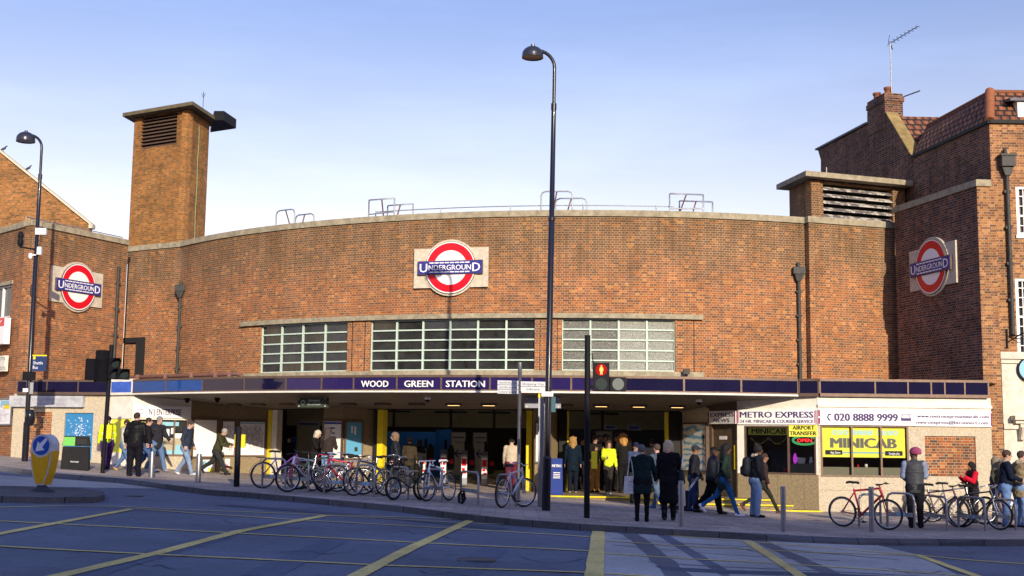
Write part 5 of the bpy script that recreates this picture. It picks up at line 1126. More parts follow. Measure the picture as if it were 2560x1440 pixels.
# ------------------------------------------------------------ left gabled building and shops signs at the edge
YG = 55.0; gA = lambda u, v: atY(u, v, YG)
t = thing('gable_house', 'brown brick gabled house rising behind the left wing', 'building', (gA(80, 600).x, YG, 6))
fr = Frame((gA(-300, 500).x, YG), (gA(226, 560).x, YG)); pts = [fr.px(*q) for q in ((-150, 640), (224, 640), (224, 560), (2, 380), (-12, 372), (-150, 480))]
mb = MB(); mb.fpoly(fr, pts, -.35, 0); wpart(mb, 'gable_wall', MT['brick_gable'], t)
A = fr.px(230, 563); B = fr.px(-2, 376); mb = MB(); mb.fpoly(fr, [(A[0], A[1] - .04), (B[0], B[1] - .04), (B[0], B[1] + .08), (A[0], A[1] + .08)][::-1][::-1], -.35, .12); mb.fbox(fr, A[0] - .12, A[0] + .06, A[1] - .15, A[1] + .04, -.3, .1); wpart(mb, 'coping', MT['stone'], t)
for u, v, lab in ((8, 376, 'dark pigeon perched at the top of the left gable'), (69, 425, 'dark pigeon perched halfway down the left gable')):
    p = gA(u, v); t = thing('pigeon', lab, 'bird', p - Vector((0, 0, .05)), group='pigeons on the gable', scale=1.0)
    mb = MB(); mb.tube([(-.16, 0, .02), (-.1, 0, .07), (0, 0, .12), (.08, 0, .16), (.11, 0, .22), (.14, 0, .25), (.17, 0, .245), (.2, 0, .24)], [.012, .03, .06, .055, .03, .032, .02, .004], 8); mb.tube([(-.01, .02, .08), (-.01, .02, 0)], .006, 4); mb.tube([(.01, -.02, .08), (.01, -.02, 0)], .006, 4); mb.build('body', mat('pigeon_grey', (.05, .05, .07), .7), t)
q = FBL.rect(-60, 803, 34, 866); mb = MB(); 
t = signboard(FBL, q[0], q[1], q[2], q[3], 'red and white takeaway box sign sticking out at the left edge', [('XY', .80, .72, .2, .28, 'offwhite', .03)], 'offwhite', .12, .34, None)
mb = MB(); mb.fbox(FBL, q[0], q[1], q[3] - (q[3] - q[2]) * .32, q[3], .34, .342); wpart(mb, 'red_band', MT['red'], t)
mb = MB(); xx = q[0] + (q[1] - q[0]) * .82; mb.disc(FBL, xx - .05, q[2] + .22, .09, .34, .343, 16); wpart(mb, 'blue_logo', MT['blue'], t)
q = FBL.rect(-60, 894, 29, 932); signboard(FBL, q[0], q[1], q[2], q[3], 'small cream sweets and tobacco sign below the takeaway sign', [('SWEETS', .82, .70, .2, .40, 'ink'), ('&', .82, .42, .2, .08, 'ink'), ('TOBACCO', .80, .1, .2, .48, 'ink')], 'cream', .12, .26)
q = FBL.rect(-60, 1000, 31, 1060); poster(FBL, q[0], q[1], q[2], q[3], 'noticeboard with colourful sheets at the left edge of the picture', 'offwhite', [('sheets', 'lblue', blocks(FBL, [(.7, .98, .75, .95)])), ('sheets', 'yellow', blocks(FBL, [(.8, .95, .62, .8)])), ('map', 'greyink', webs(FBL, 60))], frame='steel')
# ------------------------------------------------------------ houses across the road, behind the camera: they shade the carriageway and show in the glass
hb = MT['brick_nb']
for k, (x0, x1, z1) in enumerate(((-75, -38, 16.2), (-37.9, -15, 17.6), (-14.9, -1, 19.4), (-.9, 9, 19.0), (9.1, 20, 18.3), (20.1, 36, 17.1), (36.1, 80, 15.8))):
    t = thing('terrace_house', ['low', 'second', 'tallest', 'fourth', 'fifth', 'sixth', 'last'][k] + ' brick terrace house across the road behind the viewer', 'building', (x0, -22, 0), group='houses across the road')
    mb = MB(); mb.box(0, x1 - x0, -10, 0, -1, z1 - 1.2); mb.build('wall', hb, t)
    mb = MB(); mb.hexa([(0, -10, z1 - 1.2), (x1 - x0, -10, z1 - 1.2), (x1 - x0, .1, z1 - 1.2), (0, .1, z1 - 1.2), (0, -8, z1), (x1 - x0, -8, z1), (x1 - x0, -1.2, z1), (0, -1.2, z1)]); mb.build('roof', MT['lead'], t)
    mb = MB()
    for i in range(int((x1 - x0) / 3)):
        for j in range(3): mb.box(.8 + i * 3, 2.2 + i * 3, -.02, .05, 1.5 + j * 3.6, 3.6 + j * 3.6)
    mb.build('windows', MT['glassdark'], t)
    mb = MB(); mb.box(1, 2.4, -6, -4, z1 - .6, z1 + .15); mb.build('chimney', hb, t)
# ------------------------------------------------------------ street furniture
def S_at(p): return F / (Vector(p) - EYE).dot(FW)     # pixels per metre at a point
def zpx(p, v, u=None):                                 # height of pixel row v on the vertical through p
    uu = u if u is not None else 1280 + (p.x / p.y) * F
    d = ray(uu, v); return EYE.z + d.z * (p.y / d.y)
def lamp_post(base, topv, lab, dome_px, lean=0.0, mirror=-1):
    p = onG(*base); t = thing('lamp_post', lab, 'street lamp', p, group='tall curved lamp posts'); t.rotation_euler = (0, lean, 0)
    H = zpx(p, topv, base[0] + 20) - p.z; k = H / 10.3
    mb = MB(); mb.tube([(0, 0, 0), (0, 0, 1.15), (0, 0, 1.16), (0, 0, 1.22)], [.10, .10, .10, .07], 14); mb.build('base_section', MT['lampblack'], t)
    mb = MB(); mb.tube([(0, 0, 1.2), (0, 0, H * .62), (0, 0, H * .621), (0, 0, H - 1.45)], [.075, .07, .062, .055], 14)
    mb.tube([(0, 0, H * .62 - .05), (0, 0, H * .62 + .02)], .082, 14); mb.build('column', MT['lampblack'], t)
    mb = MB(); pts = [(0, 0, H - 1.46), (0, 0, H - .75)]
    for a in range(0, 91, 15): pts.append((-.42 + .42 * math.cos(math.radians(a)), 0, H - .50 + .42 * math.sin(math.radians(a))))
    pts[1] = (0, 0, H - .6); pts.append((-.58, 0, H - .01)); mb.tube(pts, .042, 10); mb.tube([(0, 0, H - 1.5), (0, 0, H - 1.35)], .065, 12); mb.build('arm', MT['lampblack'], t)
    mb = MB(); R = dome_px / S_at(p) / 2; prof = [(0, 0)] + [(R * math.sin(math.radians(a)), -R * 1.35 * (1 - math.cos(math.radians(a))) * .62 - .0) for a in range(10, 91, 10)] + [(R, -R * 1.05), (R * 1.02, -R * 1.12), (R * .95, -R * 1.1), (R * .9, -R * .8)]
    mb.lathe(prof, o=(-.52, 0, H + .02), n=28); mb.tube([(-.52, 0, H - .05), (-.52, 0, H + .06)], .05, 10); d = mb.build('shade', mat('lamp_shade_grey', (.06, .06, .07), .25, metal=.6, coat=.4), t)
    mb = MB(); mb.lathe([(0, -R * 1.0), (R * .9, -R * 1.04)], o=(-.52, 0, H + .02), n=24); mb.build('diffuser', mat('lamp_diffuser', (.10, .09, .09), .2), d)
    return t, p, H
LP1, P1_, H1 = lamp_post((1365, 1276), 119, 'tall black lamp post on the kerb in front of the middle entrance', 56, .011)
LP0, P0_, H0 = lamp_post((62, 1153), 331, 'lamp post at far left carrying cameras and signs', 47, -.006)
def plate(root_lab, cat, name, p, u0, v0, u1, v1, m, dy=-.12, thick=.02, texts=(), group=None, extra=None, lettermat=None):
    a = atY(u0, (v0 + v1) / 2, p.y + dy); b = atY(u1, (v0 + v1) / 2, p.y + dy); z1 = atY((u0 + u1) / 2, v0, p.y + dy).z; z0 = atY((u0 + u1) / 2, v1, p.y + dy).z
    fr = Frame((a.x, p.y + dy), (b.x, p.y + dy)); t = thing(name, root_lab, cat, (a.x, p.y + dy, z0), group=group); L = fr.L; H = z1 - z0
    mb = MB(); mb.fbox(fr, 0, L, z0, z1, -thick, 0); wpart(mb, 'panel', MT[m] if isinstance(m, str) else m, t)
    by = {}
    for (s_, xf, yf, hf, wf, mm) in texts: put_text(by.setdefault(mm, MB()), s_, fr, L * xf, z0 + H * yf, H * hf, .003, width=L * wf)
    for mm, k in by.items(): wpart(k, 'lettering', MT[mm], t)
    if extra:
        for (x0, x1, y0, y1, mm) in extra:
            mb = MB(); mb.fbox(fr, L * x0, L * x1, z0 + H * y0, z0 + H * y1, 0, .002); wpart(mb, 'band', MT[mm], t)
    mb = MB(); mb.tube([fr.p(L / 2, z0 + H * .5, -thick), (p.x, p.y, z0 + H * .5)], .012, 5); wpart(mb, 'bracket', MT['black'], t)
    return t
plate('dark blue shuttle bus sign with yellow edge on the left lamp post', 'sign', 'bus_sign', P0_, 80, 887, 116, 928, mat('navy_sign', (.02, .04, .12), .4), -.1, .02, [('Shuttle', .42, .42, .2, .66, 'offwhite'), ('Bus', .25, .14, .2, .34, 'offwhite')], extra=[(0, 1, .92, 1, 'yellow'), (.06, .22, .72, .9, 'yellow')])
plate('white box high on the left lamp post', 'box', 'equipment_box', P0_, 88, 570, 114, 586, 'offwhite', -.1, .12)
plate('white box in the middle of the left lamp post', 'box', 'equipment_box', P0_, 92, 617, 102, 636, 'offwhite', -.1, .12)
plate('black sign back strapped to the left lamp post', 'sign', 'small_sign', P0_, 56, 929, 88, 951, 'black', -.1, .04)
plate('small white notice strapped to the left lamp post', 'sign', 'small_sign', P0_, 57, 971, 70, 980, 'offwhite', -.13, .02)
plate('grey green notice below the bus sign', 'sign', 'small_sign', P0_, 74, 956, 83, 985, 'galv', -.11, .02)
t = thing('cctv_camera', 'black camera on a bracket arm left of the lamp post', 'camera', (P0_.x, P0_.y, zpx(P0_, 620))); mb = MB(); q = atY(50, 620, P0_.y); z_ = zpx(P0_, 624)
mb.tube([(P0_.x, P0_.y, z_), (q.x, P0_.y, z_ + .08), (q.x, P0_.y, z_ + .35)], .03, 6); wpart(mb, 'arm', MT['black'], t); mb = MB(); mb.lathe([(.05, 0), (.09, .08), (.09, .2), (.06, .24), (.085, .28), (.09, .38), (.05, .46), (0, .48)], o=(q.x, P0_.y, z_ + .1), n=12); wpart(mb, 'camera_body', MT['black'], t)
t = thing('cctv_camera', 'small white camera low on the left lamp post', 'camera', (P0_.x - .15, P0_.y - .1, zpx(P0_, 640))); mb = MB(); mb.lathe([(.03, 0), (.06, .05), (.06, .15), (.03, .18)], o=(P0_.x - .17, P0_.y - .1, zpx(P0_, 648)), n=10); mb.box(P0_.x - .17, P0_.x, P0_.y - .12, P0_.y - .08, zpx(P0_, 640), zpx(P0_, 637)); wpart(mb, 'camera_body', MT['offwhite'], t)
mb = MB(); z_ = zpx(P0_, 1040); mb.lathe([(.09, -.3), (.15, -.2), (.16, 0), (.14, .12), (.08, .2)], o=(P0_.x + .08, P0_.y, z_), n=14); tag(mb.build('cable_box', MT['lampblack']), 'bulging black collar box around the left lamp post', 'collar')
plate('white no loading at any time plate on the tall lamp post', 'sign', 'small_sign', P1_, 1354, 979, 1383, 991, 'offwhite', -.12, .015, [('No loading', .5, .55, .30, .8, 'ink'), ('at any time', .5, .12, .30, .85, 'ink')])
plate('teal box strapped to the tall lamp post', 'box', 'equipment_box', P1_, 1372, 992, 1389, 1030, mat('teal_box', (.03, .10, .12), .4), .02, .1)
# steel post with yellow top
p = onG(1350, 1267); t = thing('steel_post', 'square steel post with yellow cap left of the tall lamp post', 'post', p); h = zpx(p, 984, 1352) - p.z
mb = MB(); mb.box(-.06, .06, -.06, .06, 0, h - .1); mb.build('post', MT['steel'], t); mb = MB(); mb.box(-.065, .065, -.065, .065, h - .1, h); mb.build('cap', MT['yellow'], t)
mb = MB(); mb.box(.062, .16, .0, .04, .3, h * .9); mb.build('side_rail', MT['galv'], t)
# finger post
p = onG(1296, 1256); t = thing('finger_post', 'steel finger post with grey direction arms', 'signpost', p); h = zpx(p, 906, 1299) - p.z
mb = MB(); mb.tube([(0, 0, 0), (0, 0, h - .3), (0, 0, h - .29), (0, 0, h)], [.045, .045, .052, .052], 12); mb.build('post', MT['steel'], t)
def arm(u0, u1, v0, v1, tx, lab, yaw):
    a = atY(u0, (v0 + v1) / 2, p.y - .05); b = atY(u1, (v0 + v1) / 2, p.y - .05); z0, z1 = atY(u0, v1, p.y).z, atY(u0, v0, p.y).z
    fr = Frame((a.x, a.y - (yaw if u0 < 1299 else 0)), (b.x, b.y - (0 if u0 < 1299 else yaw)))
    n_ = len(tx); hh = (z1 - z0) / n_
    for i, s_ in enumerate(tx):
        z = z1 - (i + 1) * hh; mb = MB(); mb.fbox(fr, 0, fr.L, z + .006, z + hh - .006, -.02, 0); o = wpart(mb, 'finger', mat('finger_grey', (.50, .52, .54), .4), t)
        mb = MB(); put_text(mb, s_, fr, fr.L / 2, z + hh * .28, hh * .45, .003, width=fr.L * min(.88, .06 * len(s_) + .1)); sub(mb, 'lettering', 'ink', o)
arm(1244, 1296, 951, 985, ('Alexandra Palace Buses', 'Council Offices (Station Road)', 'Cultural Quarter'), '', .12)
arm(1302, 1364, 953, 979, ('Shopping City', 'Library'), '', -.1)
# traffic lights
def signal_head(t, n_, x, z, yaw=0, lit=None, hood=True, name='signal_head', w_=.17, round_=False):
    hh = .30 * n_; fr = LocalFrame((x, 0, 0), (math.cos(yaw), math.sin(yaw), 0), (0, 0, 1), (math.sin(yaw), -math.cos(yaw), 0))
    mb = MB(); P = fr.p; mb.fbox(fr, -w_, w_, z, z + hh, -.12, .06); o = mb.build(name, MT['black'], t)
    for i in range(n_):
        zc = z + hh - .15 - .3 * i; r_ = .125
        mb = MB(); mb.disc(fr, 0, zc, r_, .06, .066, 24); lm = mat('lens_dark', (.02, .03, .03), .4, spec=.1)
        if round_: lm = mat('lens_grey', (.10, .12, .11), .4)
        l = mb.build('lens', lm, o)
        mb = MB()
        for k in range(14):
            a0 = math.radians(-20 + 220 * k / 14); a1 = math.radians(-20 + 220 * (k + 1) / 14)
            q = [fr.p(r_ * 1.1 * math.cos(a), zc + r_ * 1.1 * math.sin(a), d) for a, d in ((a0, .06), (a1, .06), (a1, .06 + .2 * (.4 + .6 * max(0, math.sin(a1)))), (a0, .06 + .2 * (.4 + .6 * max(0, math.sin(a0)))))]
            if hood: mb.face(q); mb.face([v + fr.n * .0 + fr.up * .006 for v in reversed(q)])
        if hood: mb.build('hood', MT['black'], o)
        if lit == i:
            mb = MB(); m_ = mat('red_light', (.8, .05, .02), emit=(1, .10, .02), estr=6)
            mb.disc(fr, 0, zc + .075, .018, .068, .072, 12); mb.fpoly(fr, [(-.03, zc + .05), (-.045, zc - .02), (-.025, zc - .02), (-.022, zc - .1), (-.005, zc - .1), (0, zc - .03), (.005, zc - .1), (.022, zc - .1), (.025, zc - .02), (.045, zc - .02), (.03, zc + .05)], .068, .072)
            mb.build('red_man', m_, o)
            l.data.materials[0] = mat('lens_glow', (.05, .003, .003), .6, emit=(.8, .01, .005), estr=.35, spec=.05)
    return o
p = onG(1467, 1295); t = thing('traffic_light', 'pedestrian signal on a black pole showing a red man', 'traffic light', p); h = zpx(p, 838, 1469) - p.z; PT = p
mb = MB(); mb.tube([(0, 0, 0), (0, 0, h)], .062, 14); mb.build('pole', MT['black'], t); k = S_at(p + Vector((0, 0, 2.5)))
z0 = zpx(p, 978, 1500) - p.z
signal_head(t, 2, .29, z0, 0, 0, hood=False); signal_head(t, 1, .64, z0 - .0, .1, None, hood=False, round_=True)
mb = MB(); mb.tube([(.05, -.02, z0 + .1), (.15, -.02, z0 + .1)], .03, 6); mb.tube([(.03, 0, z0 + .75), (.1, 0, z0 + .8), (.12, 0, z0 + .6)], .012, 6); mb.build('bracket', MT['black'], t)
mb = MB(); q = atY(1485, 1128, p.y).z - p.z; mb.box(.09, .21, -.05, .06, q - .36, q); mb.build('push_button_box', MT['yellow'], t)
p = onG(256, 1183); t = thing('traffic_light', 'dark traffic light cluster seen from behind at left', 'traffic light', p); h = zpx(p, 862, 264) - p.z; t.rotation_euler = (0, .02, 0)
mb = MB(); mb.tube([(0, 0, 0), (0, 0, h)], .06, 12); mb.build('pole', MT['black'], t)
zz = zpx(p, 952, 270) - p.z
for (n_, x, z, yw) in ((3, -.22, zz - .05, 2.6), (2, -.48, zz, 2.7), (2, .10, zz + .05, .75), (1, .38, zz + .05, .65)): signal_head(t, n_, x, z, yw)
mb = MB(); q = zpx(p, 1062, 270) - p.z; mb.box(.05, .19, -.06, .08, q - .38, q); mb.build('push_button_box', MT['yellow'], t)
p = onG(591, 1217); t = thing('black_post', 'black crossing post with a yellow push button box', 'post', p); h = zpx(p, 1068, 593) - p.z; mb = MB(); mb.tube([(0, 0, 0), (0, 0, h), (0, 0, h + .02)], [.075, .075, .05], 14); mb.build('post', MT['black'], t)
q = zpx(p, 1086, 600) - p.z; mb = MB(); mb.box(-.11, .16, .07, .16, q - .34, q); mb.build('push_button_box', MT['yellow'], t)
# bollards
for (u, v, vt, lab) in ((378, 1194, 1128, 'short steel bollard at left in front of the grey haired man'), (495, 1206, 1135, 'short steel bollard at left between the walking men and the black post'), (1703, 1317, 1202, 'tall steel bollard beside the woman in the long black coat'), (1959, 1330, 1216, 'tall steel bollard right of the woman in pale jeans'), (2180, 1330, 1217, 'tall steel bollard in front of the red bicycle')):
    p = onG(u, v); h = zpx(p, vt, u) - p.z; t = thing('bollard', lab, 'bollard', p, group='round steel bollards along the kerb')
    r_ = 6.6 / S_at(p); mb = MB(); mb.lathe([(r_ + .0, 0), (r_, h - .02), (r_ * .94, h), (0, h)], n=18); mb.build('tube', MT['steel'], t); mb = MB(); mb.lathe([(r_ + .004, .30), (r_ + .004, .32)], n=18); mb.build('seam', MT['galv'], t)
# litter bin
p = onG(188, 1174); t = thing('litter_bin', 'black litter bin with a green corner flap', 'bin', p, rz=.25); s_ = 1 / S_at(p); W_ = 33 * s_; h = zpx(p, 1090, 188) - p.z
mb = MB(); mb.hexa([(-W_, -.3, 0), (W_, -.3, 0), (W_, .35, 0), (-W_, .35, 0), (-W_ * .93, -.27, h * .68), (W_ * .93, -.27, h * .68), (W_ * .93, .32, h * .68), (-W_ * .93, .32, h * .68)]); mb.build('body', MT['black'], t)
mb = MB(); mb.hexa([(-W_ * .98, -.3, h * .70), (W_ * .98, -.3, h * .70), (W_ * .98, .35, h * .70), (-W_ * .98, .35, h * .70), (-W_ * .85, -.25, h), (W_ * .85, -.25, h), (W_ * .85, .3, h), (-W_ * .85, .3, h)]); mb.build('lid', MT['black'], t)
mb = MB(); mb.hexa([(-W_ * .94, -.312, h * .71), (-.02, -.312, h * .71), (-.02, -.29, h * .71), (-W_ * .94, -.29, h * .71), (-W_ * .86, -.27, h * .97), (-.02, -.27, h * .97), (-.02, -.25, h * .97), (-W_ * .86, -.25, h * .97)]); mb.build('green_flap', MT['green'], t)
mb = MB(); mb.box(-.02 + .05, W_ * .8, -.30, -.28, h * .76, h * .92); mb.build('slot', MT['blackm'], t); mb = MB(); fr = LocalFrame((0, -.296, 0), (1, 0, 0), (0, 0, 1), (0, -1, 0)); put_text(mb, 'Haringey', fr, 0, h * .22, .05, .008, width=.22); mb.build('lettering', MT['offwhite'], t)
# keep left bollard
p = onG(104, 1229, 0.0); p.z = onG(104, 1229).z; t = thing('keep_left_bollard', 'yellow and white traffic bollard with a blue arrow disc on the island', 'bollard', p, rz=-.25); h = zpx(p, 1083, 104) - p.z; k = h / 1.15
fr = LocalFrame((0, 0, 0), (1, 0, 0), (0, 0, 1), (0, -1, 0))
def outline(sx, off=0):
    pts = []
    for a in range(0, 181, 15): pts.append(((.235 * k + off) * math.cos(math.radians(a)), (.88 * k) + (.25 * k + off) * math.sin(math.radians(a))))
    pts += [(-(.225 * k + off), .62 * k), (-(.17 * k + off), .35 * k), (-(.09 * k + off), .13 * k - off), (.09 * k + off, .13 * k - off), (.17 * k + off, .35 * k), (.225 * k + off, .62 * k)]
    return pts
mb = MB(); mb.fpoly(fr, outline(1), -.17, .10); mb.build('shell', mat('weathered_white', (.60, .60, .58), .5, noise=.2), t)
mb = MB(); mb.fpoly(fr, [(x * .90, z) for x, z in [(-.235 * k, .78 * k), (-.215 * k, .62 * k), (-.16 * k, .35 * k), (-.08 * k, .16 * k), (.08 * k, .16 * k), (.16 * k, .35 * k), (.215 * k, .62 * k), (.235 * k, .78 * k), (.12 * k, .70 * k), (0, .67 * k), (-.12 * k, .70 * k)]], .10, .108); mb.build('yellow_panel', mat('bollard_yellow', (.80, .42, .01), .4, noise=.15), t)
mb = MB(); mb.fpoly(fr, [(-.24 * k, .8 * k), (-.226 * k, .62 * k), (-.172 * k, .35 * k), (-.095 * k, .14 * k), (.095 * k, .14 * k), (.172 * k, .35 * k), (.226 * k, .62 * k), (.24 * k, .8 * k)], -.165, .092); mb.v = [(x * 1.012, y, z) for x, y, z in mb.v]; mb.build('side_band', mat('bollard_yellow_side', (.75, .42, .02), .5), t)
mb = MB(); mb.disc(fr, 0, .905 * k, .185 * k, .10, .109, 32); dd = mb.build('blue_disc', mat('sign_blue', (.02, .09, .42), .35), t)
mb = MB(); c = .905 * k; q = lambda x, z: (x * k, c + z * k)
mb.fpoly(fr, [q(.14, .115), q(.10, .155), q(-.03, .035), q(-.075, .085), q(-.12, -.115), q(.085, -.085), q(.03, -.03)][::-1], .109, .113)
mb.build('arrow', MT['offwhite'], dd)
mb = MB(); mb.lathe([(.26, 0), (.22, .03), (.10, .10), (.09, .16)], n=20); mb.build('base', mat('rubber_base', (.05, .05, .06), .7), t)
# newspaper stand
p = onG(1390, 1236); p.z = 0.0; p = Vector((p.x, 36.8, 0)); p.x = atY(1391, 1190, 36.8).x; t = thing('newspaper_stand', 'blue free newspaper stand behind the tall lamp post', 'newspaper stand', p); h = zpx(p, 1146, 1391); 
mb = MB(); mb.hexa([(-.18, -.2, 0), (.18, -.2, 0), (.18, .2, 0), (-.18, .2, 0), (-.17, -.1, h), (.17, -.1, h), (.17, .2, h), (-.17, .2, h)]); mb.box(-.2, .2, -.24, .22, 0, .05); mb.build('box', mat('stand_blue', (.006, .03, .20), .6), t)
mb = MB(); fr = LocalFrame((0, -.15, 0), (1, 0, 0), (0, 0, 1), (0, -1, 0)); put_text(mb, 'METRO', fr, 0, h - .25, .08, .02, width=.27, bold=.02)
for k_ in range(4): mb.fbox(fr, -.1, .1, h - .42 - k_ * .05, h - .40 - k_ * .05, .03, .034)
mb.build('lettering', MT['offwhite'], t)
# cycle stands
def hoop_stand(ua, va, ub, vb, vt, lab, plate_=True):
    a, b = onG(ua, va), onG(ub, vb); t = thing('cycle_stand', lab, 'cycle stand', a, group='steel hoop cycle stands'); d = b - a; L = Vector((d.x, d.y, 0)).length
    t.rotation_euler = (0, 0, math.atan2(d.y, d.x)); h = zpx(a, vt, ua) - a.z; r_ = .13; zb = d.z
    pts = [(0, 0, -.02), (0, 0, h - r_), (r_ * .3, 0, h - r_ * .3), (r_, 0, h), (L - r_, 0, h), (L - r_ * .3, 0, h - r_ * .3), (L, 0, h - r_), (L, 0, zb - .02)]
    mb = MB(); mb.tube(pts, .027, 10); mb.build('hoop', MT['steel'], t)
    if plate_:
        mb = MB(); mb.box(.03, L - .03, -.006, .006, h * .34, h * .46); pl = mb.build('cross_plate', MT['galv'], t)
        mb = MB(); z = h * .36; mb.box(L * .35, L * .35 + .075, -.010, -.007, z, z + .07); mb.box(L * .55, L * .55 + .075, -.010, -.007, z, z + .07); mb.build('blue_symbol', MT['lblue'], pl)
    return t
for a in (((655, 1221), (712, 1226), 1146, 'cycle stand behind the purple bicycle, leftmost of all'), ((728, 1226), (770, 1232), 1150, 'cycle stand behind the front wheel of the silver bicycle'), ((810, 1235), (868, 1238), 1160, 'cycle stand behind the maroon bicycle'), ((890, 1240), (935, 1243), 1162, 'cycle stand crossed by the dark blue bicycle'), ((976, 1243), (1020, 1249), 1167, 'cycle stand behind the small wheeled bicycle'), ((1060, 1249), (1105, 1255), 1172, 'cycle stand behind the white road bicycle'), ((1152, 1254), (1195, 1263), 1178, 'empty cycle stand with a folded lock at its foot'), ((1243, 1262), (1290, 1268), 1186, 'cycle stand behind the white and grey bicycle'),
          ((2148, 1318), (2202, 1318), 1236, 'cycle stand between the wheels of the red bicycle'), ((2219, 1320), (2287, 1324), 1232, 'cycle stand right of the red bicycle in front of the beanie wearer'), ((2300, 1316), (2368, 1326), 1237, 'cycle stand in front of the middle right bicycle'), ((2397, 1320), (2464, 1328), 1241, 'cycle stand crossed by the black bicycle at right'), ((2492, 1318), (2540, 1326), 1246, 'cycle stand nearest the right edge')): hoop_stand(*a[0], *a[1], a[2], a[3])
p = onG(1153, 1260); t = thing('bicycle_lock', 'black folded lock hanging at the foot of the empty stand', 'lock', p); mb = MB(); mb.tube([(0, -.05, .3), (-.06, -.06, .2), (-.05, -.07, .05), (.03, -.07, .02), (.09, -.06, .12), (.06, -.05, .28)], .028, 7, closed=True); mb.tube([(.02, -.06, .25), (.04, -.08, .03)], .03, 6); mb.build('chain', MT['black'], t)
for u, v, r_, lab in ((1180, 1400, .32, 'round iron manhole cover in the middle lane of the road'), (330, 1240, .25, 'small round iron cover near the island')):
    p = onG(u, v, ROAD + .004); mb = MB(); mb.lathe([(0, .004), (r_ * .85, .004), (r_ * .86, .0), (r_ * .9, .0), (r_ * .92, .005), (r_, .005), (r_, -.02)], o=p, n=28); tag(mb.build('manhole_cover', MT['iron']), lab, 'manhole cover')
# ------------------------------------------------------------ bicycles
tyre_m = mat('tyre_rubber', (.02, .02, .022), .7); chrome = mat('chrome', (.55, .55, .57), .25, metal=.9); saddle_m = mat('saddle_black', (.015, .015, .015), .6)
WHEELS = {}
def wheel_meshes(R, tr, rimw):
    key = (R, tr, rimw)
    if key in WHEELS: return WHEELS[key]
    circ = lambda r, n=32: [(r * math.cos(2 * math.pi * k / n), 0, r * math.sin(2 * math.pi * k / n)) for k in range(n)]
    a = MB(); a.tube(circ(R - tr), tr, 7, closed=True); ty = a.build('tyre', tyre_m)
    b = MB(); b.tube(circ(R - tr * 2 - rimw * .3), rimw, 6, closed=True); rm = b.build('rim', chrome)
    c = MB(); c.tube([(0, -.05, 0), (0, .05, 0)], .02, 8)
    for k in range(20):
        an = 2 * math.pi * k / 20; s_ = .03 if k % 2 else -.03; c.tube([(.018 * math.cos(an + 1), s_, .018 * math.sin(an + 1)), ((R - tr * 2) * math.cos(an), 0, (R - tr * 2) * math.sin(an))], .0022, 3, caps=False)
    sp = c.build('spokes', chrome); meshes = (ty.data, rm.data, sp.data)
    for o in (ty, rm, sp): bpy.data.objects.remove(o)
    WHEELS[key] = meshes; return meshes
